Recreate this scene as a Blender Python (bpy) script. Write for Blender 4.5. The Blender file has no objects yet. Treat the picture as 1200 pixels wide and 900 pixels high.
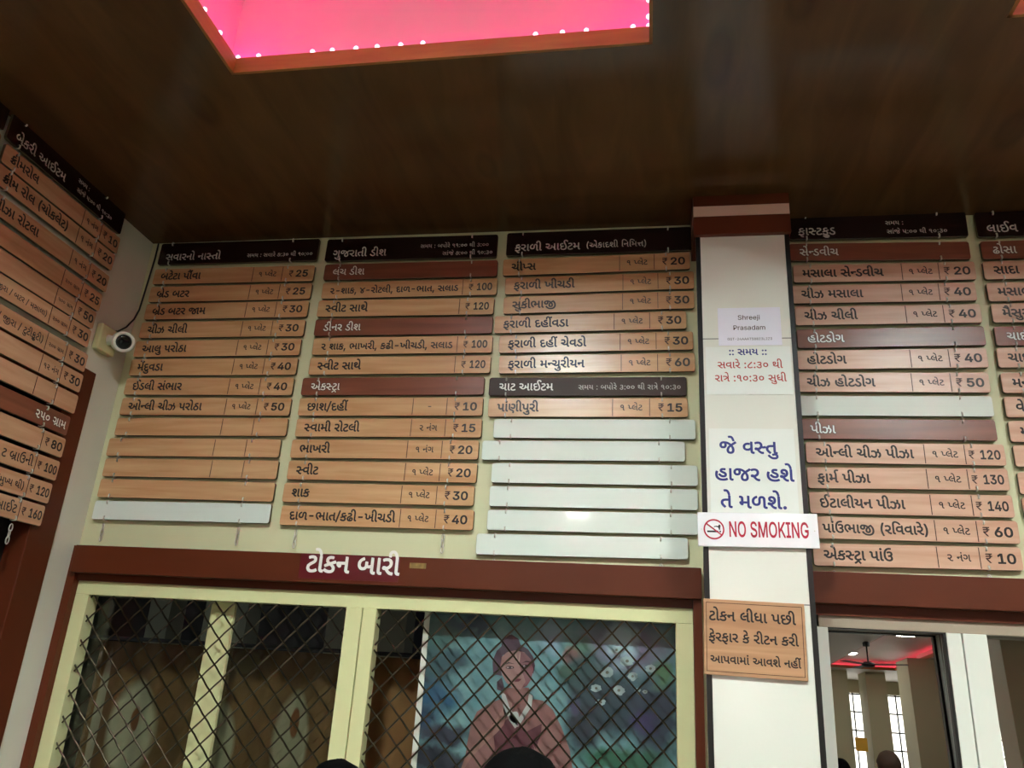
import bpy, bmesh, math, random
from mathutils import Vector, Matrix
C = bpy.context.scene.collection
SC = bpy.context.scene
PI = math.pi
random.seed(7)

# ------------------------------------------------------------------ camera, world, exposure
def make_camera():
    yaw, pitch, roll = -0.18284939, 0.35226536, 0.06216217
    cy, sy, cp, sp, cr, sr = math.cos(yaw), math.sin(yaw), math.cos(pitch), math.sin(pitch), math.cos(roll), math.sin(roll)
    fwd = Vector((sy*cp, cy*cp, sp)); right = Vector((cy, -sy, 0)); up = right.cross(fwd)
    r = cr*right + sr*up; u = -sr*right + cr*up
    cd = bpy.data.cameras.new('camera'); cd.sensor_width = 36; cd.lens = 27.8676; cd.clip_start = 0.05
    cam = bpy.data.objects.new('camera', cd); C.objects.link(cam)
    m = Matrix((r, u, -fwd)).transposed().to_4x4(); m.translation = Vector((0, -2.8, 1.65))
    cam.matrix_world = m
    SC.camera = cam
make_camera()
world = bpy.data.worlds.new('world'); SC.world = world; world.use_nodes = True
world.node_tree.nodes['Background'].inputs[0].default_value = (0.75, 0.85, 1, 1)
world.node_tree.nodes['Background'].inputs[1].default_value = 0.3
vs = SC.view_settings
vs.view_transform = 'Standard'; vs.look = 'None'; vs.gamma = 1; vs.use_curve_mapping = False
vs.exposure = 0.1
NEAR_POWER = 640.0      # emission of the nearest row of panel lamps
LAMP_POWER = 65.0        # emission of the ceiling panel lamps
LED_POWER = 30.0          # emission of the pink LED strips
FILL_TUBE_POWER = 22.0        # emission of the fill tubes added in the coves
DAY_POWER = 5.0          # the daylit windows at the far end of the hall

# ------------------------------------------------------------------ helpers
def lin(c):
    c = c/255
    return c/12.92 if c <= .04045 else ((c+.055)/1.055)**2.4
def rgb(r, g, b): return (lin(r), lin(g), lin(b), 1)
def tag(o, label, cat, group=None):
    o['label'] = label; o['category'] = cat
    if group: o['group'] = group
    return o
def struct(o): o['kind'] = 'structure'; return o
def empty(name, loc=(0,0,0), rz=0):
    o = bpy.data.objects.new(name, None); C.objects.link(o); o.location = loc; o.rotation_euler = (0,0,rz)
    o.empty_display_size = .05
    return o
def link(name, me, parent=None, loc=(0,0,0)):
    o = bpy.data.objects.new(name, me); C.objects.link(o); o.location = loc
    if parent: o.parent = parent
    return o
def obj(name, bm, mat, parent=None, loc=(0,0,0), smooth=False):
    me = bpy.data.meshes.new(name); bm.normal_update(); bm.to_mesh(me); bm.free()
    if mat: me.materials.append(mat)
    if smooth:
        for p in me.polygons: p.use_smooth = True
    return link(name, me, parent, loc)
def box(bm, x0, x1, y0, y1, z0, z1):
    v = [bm.verts.new((x, y, z)) for z in (z0, z1) for y in (y0, y1) for x in (x0, x1)]
    for f in ((0,2,3,1),(4,5,7,6),(0,1,5,4),(2,6,7,3),(0,4,6,2),(1,3,7,5)): bm.faces.new([v[i] for i in f])
def bevel(bm, w, seg=2):
    bmesh.ops.bevel(bm, geom=bm.edges[:], offset=w, segments=seg, affect='EDGES', profile=.5)
def boxes(*bs, bev=0):
    bm = bmesh.new()
    for b in bs:
        if bev:
            t = bmesh.new(); box(t, *b); bevel(t, bev); m = bpy.data.meshes.new('t'); t.to_mesh(m); t.free(); bm.from_mesh(m); bpy.data.meshes.remove(m)
        else: box(bm, *b)
    return bm
def tube(bm, pts, r, n=8, closed=False):
    pts = [Vector(p) for p in pts]; rings = []; N = len(pts)
    ref = None
    for i, p in enumerate(pts):
        a = pts[(i-1) % N] if closed or i > 0 else p
        b = pts[(i+1) % N] if closed or i < N-1 else p
        t = (b-a).normalized()
        if ref is None:
            ref = Vector((0,0,1)) if abs(t.z) < .9 else Vector((1,0,0))
        s = ref - t*ref.dot(t)
        if s.length < 1e-5: s = t.orthogonal()
        s.normalize(); ref = s; q = t.cross(s)
        rr = r[i] if isinstance(r, (list, tuple)) else r
        rings.append([bm.verts.new(p + rr*(math.cos(2*PI*k/n)*s + math.sin(2*PI*k/n)*q)) for k in range(n)])
    for i in range(N if closed else N-1):
        A, B = rings[i], rings[(i+1) % N]
        for k in range(n): bm.faces.new((A[k], A[(k+1) % n], B[(k+1) % n], B[k]))
    if not closed: bm.faces.new(rings[0][::-1]); bm.faces.new(rings[-1])
def lathe(bm, prof, M=None, n=24):
    M = M or Matrix(); rings = []
    for r, h in prof: rings.append([bm.verts.new(M @ Vector((r*math.cos(2*PI*k/n), r*math.sin(2*PI*k/n), h))) for k in range(n)])
    for A, B in zip(rings, rings[1:]):
        for k in range(n): bm.faces.new((A[k], A[(k+1) % n], B[(k+1) % n], B[k]))
    bm.faces.new(rings[0][::-1]); bm.faces.new(rings[-1])
def flat(bm, pts, y=0):
    """a flat printed shape in the x-z plane facing -y"""
    f = bm.faces.new([bm.verts.new((x, y, z)) for x, z in pts]); f.normal_update()
    if f.normal.y > 0: f.normal_flip()
    bmesh.ops.triangulate(bm, faces=[f])
def oval(cx, cz, rx, rz, n=20, rot=0):
    c, s = math.cos(rot), math.sin(rot)
    return [(cx + rx*math.cos(a)*c - rz*math.sin(a)*s, cz + rx*math.cos(a)*s + rz*math.sin(a)*c) for a in (2*PI*k/n for k in range(n))]

# ------------------------------------------------------------------ materials
def mat(name, col, rough=.5, metal=0, spec=.5, emit=None, power=0, noise=0, nscale=8, bump=0):
    m = bpy.data.materials.new(name); m.use_nodes = True; nt = m.node_tree; b = nt.nodes['Principled BSDF']
    b.inputs['Base Color'].default_value = col; b.inputs['Roughness'].default_value = rough; b.inputs['Metallic'].default_value = metal
    b.inputs['Specular IOR Level'].default_value = spec
    if emit: b.inputs['Emission Color'].default_value = emit; b.inputs['Emission Strength'].default_value = power
    if noise or bump:
        tc = nt.nodes.new('ShaderNodeTexCoord'); n = nt.nodes.new('ShaderNodeTexNoise'); n.inputs['Scale'].default_value = nscale; n.inputs['Detail'].default_value = 6
        nt.links.new(tc.outputs['Object'], n.inputs['Vector'])
        if noise:
            mx = nt.nodes.new('ShaderNodeMix'); mx.data_type = 'RGBA'; mx.blend_type = 'MULTIPLY'; mx.inputs[0].default_value = 1
            rp = nt.nodes.new('ShaderNodeValToRGB'); rp.color_ramp.elements[0].position = .3; rp.color_ramp.elements[1].position = .7
            rp.color_ramp.elements[0].color = (1-noise,)*3 + (1,); rp.color_ramp.elements[1].color = (1,1,1,1)
            mx.inputs[6].default_value = col
            nt.links.new(n.outputs['Fac'], rp.inputs[0]); nt.links.new(rp.outputs[0], mx.inputs[7]); nt.links.new(mx.outputs[2], b.inputs['Base Color'])
        if bump:
            bp = nt.nodes.new('ShaderNodeBump'); bp.inputs['Strength'].default_value = bump; bp.inputs['Distance'].default_value = .002
            nt.links.new(n.outputs['Fac'], bp.inputs['Height']); nt.links.new(bp.outputs[0], b.inputs['Normal'])
    return m
def wood(name, light, dark, rough=.3, stretch=(1.2, 6, 16), contrast=(.3, .72), spec=.5):
    """streaky wood-grain vinyl; every board takes its own piece of the grain"""
    m = bpy.data.materials.new(name); m.use_nodes = True; nt = m.node_tree; b = nt.nodes['Principled BSDF']
    tc = nt.nodes.new('ShaderNodeTexCoord'); mp = nt.nodes.new('ShaderNodeMapping'); mp.inputs['Scale'].default_value = stretch
    oi = nt.nodes.new('ShaderNodeObjectInfo'); mu = nt.nodes.new('ShaderNodeMath'); mu.operation = 'MULTIPLY'; mu.inputs[1].default_value = 60
    n = nt.nodes.new('ShaderNodeTexNoise'); n.noise_dimensions = '4D'; n.inputs['Scale'].default_value = 2.2; n.inputs['Detail'].default_value = 7; n.inputs['Distortion'].default_value = .6
    rp = nt.nodes.new('ShaderNodeValToRGB'); e = rp.color_ramp.elements
    e[0].position, e[1].position = contrast; e[0].color, e[1].color = dark, light
    L = nt.links.new
    L(tc.outputs['Object'], mp.inputs[0]); L(mp.outputs[0], n.inputs['Vector']); L(oi.outputs['Random'], mu.inputs[0]); L(mu.outputs[0], n.inputs['W'])
    L(n.outputs['Fac'], rp.inputs[0]); L(rp.outputs[0], b.inputs['Base Color'])
    b.inputs['Roughness'].default_value = rough; b.inputs['Specular IOR Level'].default_value = spec
    return m
M = {}
M['tan'] = wood('tan_wood_vinyl', rgb(216,174,130), rgb(190,140,96), .27)
M['tan_pink_light'] = wood('pink_lit_wood_vinyl', rgb(220,180,154), rgb(198,150,122), .33)  # tan boards with the pink light on the right put into their colour
M['tan_left'] = wood('left_wall_wood_vinyl', rgb(212,168,134), rgb(188,138,102), .25)  # slightly pinker tan for the left wall boards
M['maroon'] = wood('maroon_wood_vinyl', rgb(136,80,58), rgb(112,60,42), .3)
M['dark'] = mat('dark_brown_vinyl', rgb(58,40,34), .5, spec=.25)
M['header'] = mat('header_brown_vinyl', rgb(38,18,14), .22, noise=.2)
M['white_board'] = mat('white_acrylic', rgb(226,234,224), .06, noise=.03, nscale=3)
M['edge'] = mat('board_core', rgb(92,80,52), .6, noise=.2)
M['ink'] = mat('black_lettering', rgb(24,14,12), .5)
M['ink_white'] = mat('white_lettering', rgb(238,236,228), .5)
M['ink_head'] = mat('dimmed_white_lettering', rgb(196,190,184), .5)  # white letters, greyed in colour for the dim light under the ceiling
M['line'] = mat('divider_line', rgb(60,30,16), .5)
M['steel'] = mat('zinc_wire', rgb(214,210,198), .35, metal=.55)
M['wall'] = mat('cream_paint', rgb(216,214,172), .55, noise=.08, nscale=2.5)
M['wall_white'] = mat('white_gloss_paint', rgb(222,218,200), .35, noise=.06, nscale=3)
M['maroon_wood'] = wood('maroon_painted_wood', rgb(100,46,24), rgb(80,34,17), .42, (1,1,1), (.2,.8), .22)
M['cream_frame'] = mat('cream_aluminium', rgb(222,220,166), .3, noise=.06, nscale=6)
M['white_frame'] = mat('white_aluminium', rgb(222,222,210), .3, noise=.05, nscale=6)
M['beige_rail'] = mat('beige_rail', rgb(168,150,130), .4, noise=.1)
M['black'] = mat('black_strip', rgb(14,13,12), .3)
M['hall_wall'] = mat('hall_paint', rgb(186,180,150), .6, noise=.06, nscale=2)
M['floor'] = mat('grey_tile', rgb(112,108,100), .25, noise=.15, nscale=1.5)
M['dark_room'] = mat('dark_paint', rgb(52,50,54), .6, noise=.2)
M['tray_paint'] = mat('white_ceiling_paint', rgb(226,220,214), .6, noise=.03)
M['fascia'] = wood('orange_fascia_wood', rgb(168,112,52), rgb(138,84,36), .4, (1.5,1.5,12))
M['paper'] = mat('white_paper', rgb(228,226,236), .7)
M['paper2'] = mat('white_print_sheet', rgb(226,228,220), .4)
M['blue_ink'] = mat('blue_lettering', rgb(34,40,118), .5)
M['red_ink'] = mat('red_lettering', rgb(176,52,44), .5)
M['sign_red'] = mat('crimson_lettering', rgb(178,18,52), .35)
M['sign_white'] = mat('white_sign_acrylic', rgb(236,234,236), .1)
M['sticker'] = mat('maroon_sticker', rgb(92,18,26), .3)
M['grille'] = mat('dark_steel_lattice', rgb(92,84,70), .3, metal=1)
M['cctv'] = mat('white_camera_plastic', rgb(226,224,208), .3)
M['cctv_box'] = mat('yellowed_box_plastic', rgb(206,200,150), .4)
M['lens'] = mat('black_lens', rgb(8,8,9), .08)
M['cable'] = mat('black_cable', rgb(22,22,20), .5)
M['lamp'] = mat('lamp_diffuser', (1,1,1,1), .5, emit=(.92,1,.9,1), power=LAMP_POWER)
M['lamp_near'] = mat('bright_lamp_diffuser', (1,1,1,1), .5, emit=(.84,1,.97,1), power=NEAR_POWER)
M['lamp_body'] = mat('lamp_body', rgb(230,230,226), .4)
M['led'] = mat('pink_led', (1,.1,.3,1), .5, emit=(1,.0,.24,1), power=LED_POWER)
M['led_far'] = mat('red_led', (1,.1,.2,1), .5, emit=(1,.04,.1,1), power=10)
M['tube'] = mat('fill_tube_light', (1,1,1,1), .4, emit=(.93,1,.97,1), power=FILL_TUBE_POWER)
M['bulb'] = mat('led_bulb', (1,1,1,1), .4, emit=(1,.62,.8,1), power=3.2)
M['day'] = mat('daylit_pane', (1,1,1,1), .4, emit=(1,.97,.88,1), power=DAY_POWER)

def ceiling_mat():
    """dark glossy wood laminate with broad grain, a few oval knots and sheet joints"""
    m = bpy.data.materials.new('dark_wood_laminate'); m.use_nodes = True; nt = m.node_tree; b = nt.nodes['Principled BSDF']; L = nt.links.new
    tc = nt.nodes.new('ShaderNodeTexCoord'); mp = nt.nodes.new('ShaderNodeMapping'); mp.inputs['Scale'].default_value = (7, 1.3, 1)
    n = nt.nodes.new('ShaderNodeTexNoise'); n.inputs['Scale'].default_value = 1.6; n.inputs['Detail'].default_value = 6; n.inputs['Distortion'].default_value = .8
    rp = nt.nodes.new('ShaderNodeValToRGB'); e = rp.color_ramp.elements; e[0].position, e[1].position = .25, .8
    e[0].color, e[1].color = rgb(70,46,26), rgb(94,64,36)
    L(tc.outputs['Object'], mp.inputs[0]); L(mp.outputs[0], n.inputs['Vector']); L(n.outputs['Fac'], rp.inputs[0])
    last = rp.outputs[0]
    for kx, ky, rx, ry in ((-.579,-.446,.045,.10), (.2,-.9,.05,.16), (1.14,-.5,.06,.13), (-1.47,-.85,.06,.12), (.4,-1.1,.05,.1)):
        sb = nt.nodes.new('ShaderNodeVectorMath'); sb.operation = 'SUBTRACT'; sb.inputs[1].default_value = (kx, ky, 0)
        dv = nt.nodes.new('ShaderNodeVectorMath'); dv.operation = 'MULTIPLY'; dv.inputs[1].default_value = (1/rx, 1/ry, 0)
        ln = nt.nodes.new('ShaderNodeVectorMath'); ln.operation = 'LENGTH'
        r2 = nt.nodes.new('ShaderNodeValToRGB'); q = r2.color_ramp.elements; q[0].position, q[1].position = .25, 1
        q[0].color = (.74,.72,.72,1); q[1].color = (1,1,1,1); q.new(.62).color = (.62,.6,.6,1)
        mx = nt.nodes.new('ShaderNodeMix'); mx.data_type = 'RGBA'; mx.blend_type = 'MULTIPLY'; mx.inputs[0].default_value = .8
        L(tc.outputs['Object'], sb.inputs[0]); L(sb.outputs[0], dv.inputs[0]); L(dv.outputs[0], ln.inputs[0]); L(ln.outputs['Value'], r2.inputs[0])
        L(last, mx.inputs[6]); L(r2.outputs[0], mx.inputs[7]); last = mx.outputs[2]
    L(last, b.inputs['Base Color']); b.inputs['Roughness'].default_value = .16; b.inputs['Specular IOR Level'].default_value = .35
    return m
M['ceiling'] = ceiling_mat()

def glass_mat(name, gloss, tint, rough=.02):
    m = bpy.data.materials.new(name); m.use_nodes = True; nt = m.node_tree; L = nt.links.new
    for nd in list(nt.nodes):
        if nd.type == 'BSDF_PRINCIPLED': nt.nodes.remove(nd)
    out = next(nd for nd in nt.nodes if nd.type == 'OUTPUT_MATERIAL')
    t = nt.nodes.new('ShaderNodeBsdfTransparent'); t.inputs[0].default_value = tint
    g = nt.nodes.new('ShaderNodeBsdfGlossy'); g.inputs['Roughness'].default_value = rough
    mx = nt.nodes.new('ShaderNodeMixShader'); mx.inputs[0].default_value = gloss
    L(t.outputs[0], mx.inputs[1]); L(g.outputs[0], mx.inputs[2]); L(mx.outputs[0], out.inputs[0])
    return m
M['glass'] = glass_mat('clear_glass', .07, (.85,.88,.85,1))
M['mirror_glass'] = glass_mat('reflective_film_glass', .62, (.12,.12,.11,1), .004)

def tiled_mat():
    """glossy white wall tiles: joints where the tile courses meet"""
    m = mat('white_gloss_tile', rgb(228,226,214), .12, noise=.03, nscale=3)
    nt = m.node_tree; b = nt.nodes['Principled BSDF']; L = nt.links.new
    src = b.inputs['Base Color'].links[0].from_socket
    tc = nt.nodes.new('ShaderNodeTexCoord'); sx = nt.nodes.new('ShaderNodeSeparateXYZ'); L(tc.outputs['Object'], sx.inputs[0])
    a = nt.nodes.new('ShaderNodeMath'); a.operation = 'SUBTRACT'; a.inputs[1].default_value = .1235
    d = nt.nodes.new('ShaderNodeMath'); d.operation = 'DIVIDE'; d.inputs[1].default_value = .8912
    p = nt.nodes.new('ShaderNodeMath'); p.operation = 'PINGPONG'; p.inputs[1].default_value = .5
    k = nt.nodes.new('ShaderNodeMath'); k.operation = 'LESS_THAN'; k.inputs[1].default_value = .0022
    mx = nt.nodes.new('ShaderNodeMix'); mx.data_type = 'RGBA'; mx.inputs[7].default_value = rgb(140,138,132)
    L(sx.outputs['Z'], a.inputs[0]); L(a.outputs[0], d.inputs[0]); L(d.outputs[0], p.inputs[0]); L(p.outputs[0], k.inputs[0])
    L(k.outputs[0], mx.inputs[0]); L(src, mx.inputs[6]); L(mx.outputs[2], b.inputs['Base Color'])
    return m
M['tile'] = tiled_mat()

# ------------------------------------------------------------------ lettering: glyph outlines and laid-out strings
# each glyph: closed outlines as x, y, x, y ... in thousandths of the letter size
GLYPH = {
0: [[125,296,126,350,132,406,141,463,153,521,168,577,186,631,205,683,227,730,250,772,336,772,312,720,290,667,271,612,254,557,240,503,229,448,220,396,215,345,214,296,215,253,220,209,227,165,237,120,250,73,267,25,287,-26,310,-80,336,-136,250,-136,212,-65,181,7,156,80,139,153,128,225]],
1: [[343,103,299,106,258,116,219,132,183,157,151,192,121,237,117,237,71,244,44,264,35,297,37,310,41,321,50,332,61,340,76,344,94,346,110,345,124,342,137,338,149,331,161,322,172,311,200,322,224,337,244,356,260,379,269,403,272,430,269,460,260,484,244,504,223,518,194,527,158,530,143,529,126,528,108,524,91,520,74,515,58,508,31,576,48,583,68,589,90,595,113,599,137,602,161,603,217,598,264,583,302,557,330,522,346,479,352,428,347,388,333,351,310,318,280,289,244,266,204,250,218,228,236,209,258,194,282,184,309,177,337,175,361,176,383,180,402,186,419,194,434,204,446,216,461,236,472,257,478,280,483,306,485,336,486,371,486,447,566,437,566,349,566,342,566,336,566,329,573,319,581,312,590,306,600,303,611,301,623,300,640,301,655,305,670,310,683,319,696,329,708,341,708,603,788,592,788,152,788,136,789,122,791,112,793,105,796,98,800,92,808,84,819,78,832,76,847,74,861,73,875,73,867,0,856,0,829,1,805,4,784,10,767,17,752,26,739,37,729,49,721,63,716,79,711,98,709,121,708,148,708,252,696,245,684,239,671,234,657,231,641,229,624,228,611,229,599,230,587,233,575,237,563,243,552,250,534,205,508,168,474,140,435,119,391,107],[710,641,691,701,672,748,652,782,629,805,601,819,569,824,561,824,553,823,544,822,535,820,526,818,517,815,493,884,507,888,521,891,535,894,549,895,562,896,574,896,604,894,632,887,658,876,683,859,705,834,726,801,746,759,764,705,781,641]],
2: [[65,211,38,282,180,333,158,351,139,370,124,390,112,411,105,435,103,461,108,500,124,535,150,564,186,585,228,599,277,603,298,603,318,601,338,600,357,597,376,593,394,589,379,517,362,521,347,524,332,526,318,528,303,529,286,529,255,527,230,520,210,509,196,494,188,476,185,454,187,438,193,423,202,408,216,392,235,377,259,361,464,438,496,368,331,311,368,286,398,261,422,234,439,206,450,175,453,142,451,118,445,94,434,70,420,48,399,29,374,12,342,0,304,-8,259,-10,209,-7,163,1,122,14,84,32,50,51,18,73,63,135,95,112,127,94,158,80,190,71,222,65,254,63,291,65,321,72,343,84,359,100,368,120,371,144,370,157,367,171,362,184,353,199,342,213,326,229,306,246,281,263,251,282]],
3: [[239,0,212,1,188,4,168,10,150,17,135,26,122,37,112,49,104,63,98,79,93,98,91,121,90,148,90,603,170,593,170,152,170,135,171,122,173,112,176,104,180,97,185,90,193,83,203,78,216,75,229,74,243,73,257,73,249,0]],
4: [[298,-10,237,-4,185,13,143,42,112,80,93,125,87,176,89,201,93,224,102,246,112,266,126,285,142,301,116,321,92,342,72,366,56,393,47,423,44,457,46,482,53,505,64,528,79,549,100,567,125,582,156,594,192,601,233,603,252,602,272,601,293,598,313,595,329,592,343,589,329,518,318,521,305,523,290,526,275,527,259,529,244,529,205,526,175,519,152,506,137,490,128,471,125,451,127,430,134,411,144,392,161,375,183,358,211,342,242,351,274,357,308,359,323,359,337,358,350,357,361,356,373,354,383,353,369,281,350,284,331,285,310,286,286,285,263,281,240,274,220,265,203,254,188,239,177,221,170,200,168,176,172,142,183,114,202,92,227,76,260,66,299,63,312,63,323,64,334,65,344,67,353,69,361,71,359,78,357,85,357,94,359,110,364,123,373,134,385,142,399,146,415,148,433,146,447,140,458,130,467,118,471,105,473,90,470,69,462,50,448,34,430,20,409,9,384,0,357,-5,328,-9]],
5: [[651,0,624,1,600,4,580,10,562,17,547,26,534,37,524,49,516,63,510,79,505,98,503,121,502,148,502,603,583,592,583,152,583,136,584,123,586,113,588,105,591,98,595,92,603,84,613,78,626,76,641,74,655,73,669,73,661,0],[387,0,352,3,319,12,288,26,260,46,233,69,208,95,184,123,162,153,141,183,136,183,131,183,126,183,97,185,74,189,55,198,42,209,34,225,31,244,33,258,39,270,48,280,60,288,75,292,91,294,104,293,118,291,132,288,146,283,160,274,176,263,217,277,251,295,278,318,298,346,310,379,314,417,312,444,307,466,298,485,287,500,274,512,260,520,244,526,228,530,212,531,190,529,172,524,160,515,151,504,146,493,144,482,145,471,148,460,152,450,160,440,171,430,186,422,205,413,229,406,258,399,232,332,181,347,140,366,108,388,84,415,71,447,66,484,68,504,73,523,82,541,95,558,111,573,131,585,155,594,183,600,214,602,244,600,273,593,302,582,328,565,350,545,370,519,384,489,393,453,396,413,393,378,386,346,372,316,355,289,334,264,309,242,281,224,251,209,219,197,247,162,275,132,302,108,331,89,363,79,398,75,411,75,402,0]],
6: [[239,0,216,1,194,3,174,8,154,14,137,24,122,37,110,51,102,67,96,84,93,103,91,124,90,148,90,611,78,673,61,725,40,768,16,799,-11,818,-41,824,-60,822,-77,814,-92,802,-103,783,-110,759,-112,729,-112,719,-112,709,-111,699,-110,688,-109,678,-107,668,-184,668,-186,678,-188,690,-189,702,-190,716,-191,728,-191,739,-187,785,-173,823,-151,854,-121,878,-84,891,-41,896,-2,892,33,878,64,856,91,827,114,793,134,752,150,708,162,662,170,614,170,152,170,135,171,122,173,113,175,106,179,99,183,92,192,84,202,78,216,76,230,74,244,73,257,73,249,0]],
7: [],
8: [[238,0,215,1,193,3,172,8,153,14,136,24,121,37,110,51,101,66,96,82,93,100,91,122,90,148,90,672,92,710,96,745,104,776,115,805,133,831,156,854,173,866,192,877,214,885,238,891,264,895,292,896,350,891,405,874,458,847,509,810,560,764,612,710,553,665,527,693,500,719,472,744,444,766,415,786,386,802,357,814,328,822,298,824,281,823,264,821,249,818,235,813,222,806,210,797,197,783,186,765,179,743,174,716,171,683,170,643,170,152,170,136,171,122,173,112,175,105,178,98,182,92,190,84,201,78,214,76,228,74,242,73,256,73,248,0]],
9: [[140,214,124,216,107,224,89,236,72,251,57,268,43,288,32,308,26,328,24,348,26,362,30,375,38,386,49,394,64,398,84,400,372,400,372,603,452,592,452,152,452,136,453,122,455,112,457,105,460,98,464,92,472,84,483,78,496,76,510,74,524,73,538,73,530,0,520,0,497,1,475,3,454,8,435,14,418,24,403,37,392,51,383,66,378,82,375,100,373,122,372,148,372,328,191,328,191,271,189,253,185,239,177,228,167,220,154,216]],
10: [[166,152,149,154,131,161,113,172,96,186,81,202,68,220,59,239,53,257,51,274,52,285,57,295,64,304,75,310,89,315,107,316,131,316,131,440,131,457,130,470,128,480,126,488,123,494,119,500,111,508,100,514,87,517,72,519,58,520,44,520,52,592,63,592,113,588,152,576,180,556,190,544,198,530,204,514,208,494,210,471,211,444,211,316,420,316,420,603,500,592,500,152,500,136,501,122,503,112,505,105,508,98,512,92,520,84,531,78,544,76,559,74,572,73,586,73,579,0,568,0,541,1,517,4,496,10,479,17,464,26,451,37,441,49,433,63,428,79,423,98,421,121,420,148,420,244,211,244,211,215,209,195,205,178,197,166,187,158,177,154]],
11: [[320,12,292,36,265,61,239,86,215,113,195,141,178,170,164,199,157,230,154,261,156,285,160,305,168,323,178,338,190,351,204,363,30,359,38,433,494,433,494,603,574,593,574,152,574,135,575,122,577,112,580,104,584,97,589,90,597,83,607,78,618,75,631,74,645,73,661,73,653,0,643,0,616,1,592,4,572,10,554,17,539,26,526,37,516,49,508,63,502,79,497,98,495,121,494,148,494,360,411,360,383,360,359,359,339,357,322,355,308,352,296,348,286,343,276,338,267,331,250,312,239,289,236,261,238,239,243,218,252,198,264,179,280,159,298,138,320,117,345,94,373,68]],
12: [[55,-136,82,-78,105,-24,125,28,141,76,154,123,164,168,171,212,175,254,177,296,175,345,170,396,162,448,151,503,137,557,120,612,101,667,79,720,55,772,140,772,164,730,185,683,205,631,223,576,238,520,250,463,259,406,264,350,266,296,263,224,252,151,234,78,209,5,178,-66,140,-136]],
13: [[557,37,521,40,489,48,463,61,441,79,424,100,410,124,401,151,396,180,394,209,397,250,408,290,424,329,448,366,476,403,511,438,457,475,396,504,330,523,337,510,343,496,348,480,353,464,355,447,356,428,354,403,349,378,341,354,329,331,312,311,290,294,263,280,230,273,191,270,144,275,105,291,74,316,51,350,38,388,33,430,36,461,44,490,57,517,75,541,99,562,127,580,160,593,198,600,240,603,302,600,362,589,419,572,473,549,523,520,569,485,594,504,619,523,646,540,674,558,704,576,736,593,764,593,815,540,858,483,896,422,924,356,940,285,946,208,941,135,925,70,899,13,864,-35,820,-75,768,-106,708,-127,643,-141,571,-145,488,-139,409,-120,336,-89,268,-44,206,15,150,90,222,134,269,70,319,18,374,-21,433,-49,498,-65,568,-71,653,-63,726,-40,786,-2,830,52,857,121,866,206,862,265,851,320,832,372,805,421,773,466,735,509,713,496,693,484,673,472,654,459,636,447,619,435,652,395,678,356,696,318,708,279,716,240,718,199,713,151,699,111,674,79,642,56,603,42],[113,429,115,403,123,381,135,364,151,353,170,345,191,343,219,346,241,354,256,367,267,385,274,407,276,434,275,452,272,470,268,487,261,503,254,519,245,533,241,533,237,533,234,533,195,530,164,519,141,502,125,479,116,455],[475,210,477,181,484,157,494,136,510,121,530,112,555,109,579,112,599,120,616,133,628,152,636,176,638,206,636,235,631,264,622,294,607,326,587,357,561,388,513,333,485,273]],
14: [[412,0,370,3,332,12,296,28,264,48,234,71,208,98,183,128,160,158,139,189,133,188,127,188,121,188,93,190,70,194,52,202,39,213,32,229,29,249,31,264,37,277,46,288,58,295,73,300,90,301,103,300,116,298,129,295,142,290,156,282,170,271,195,278,218,287,240,298,261,312,278,328,293,346,304,367,311,391,313,417,309,451,298,479,279,502,254,517,224,527,189,530,144,527,99,516,55,499,29,568,54,578,80,586,108,594,135,599,163,602,191,603,248,598,298,582,340,556,371,520,390,474,396,418,393,383,385,350,372,320,353,293,332,269,306,248,279,229,249,215,217,203,242,172,265,145,286,124,308,108,329,95,350,86,373,80,397,76,422,75,436,75,427,0]],
15: [[338,762,104,-109,22,-109,257,762]],
16: [[233,151,198,154,165,162,136,176,109,194,87,218,68,246,55,278,47,314,44,354,50,413,69,464,100,510,143,548,196,579,259,603,282,531,229,510,189,486,160,457,141,425,130,390,126,353,128,323,133,298,142,276,154,259,167,246,183,236,200,229,217,224,234,223,267,227,294,239,314,258,322,270,328,284,332,299,335,317,336,341,337,369,337,447,417,437,417,335,417,333,417,331,417,329,424,319,433,312,442,306,452,303,463,301,475,300,492,301,507,304,522,310,535,318,548,327,560,339,560,603,640,592,640,152,640,136,641,122,643,112,645,105,648,98,652,92,660,84,671,78,684,76,698,74,712,73,726,73,718,0,708,0,685,1,663,3,642,8,623,14,606,24,591,37,580,51,571,66,566,82,563,100,561,122,560,148,560,252,548,245,536,239,522,234,508,231,492,229,475,228,462,229,449,230,436,233,424,237,413,243,402,250,387,222,367,198,342,178,311,163,275,154]],
17: [[249,-10,190,-5,140,11,100,37,70,72,52,113,46,162,51,205,65,242,89,274,121,304,161,332,208,359,245,379,275,397,296,412,311,428,320,446,323,467,320,488,312,504,299,516,281,524,261,528,237,530,214,529,193,527,172,524,153,519,133,512,113,504,88,572,111,581,134,588,158,594,184,599,211,602,239,603,290,599,331,586,362,566,385,538,398,506,403,469,401,443,395,419,386,398,373,380,358,364,340,348,321,334,299,320,275,307,241,288,212,270,188,254,169,239,154,224,142,209,135,193,130,174,129,154,133,129,143,107,161,88,185,74,215,66,251,63,282,65,311,69,338,76,364,87,390,100,417,115,454,44,423,28,392,15,360,4,327,-4,290,-8]],
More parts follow.
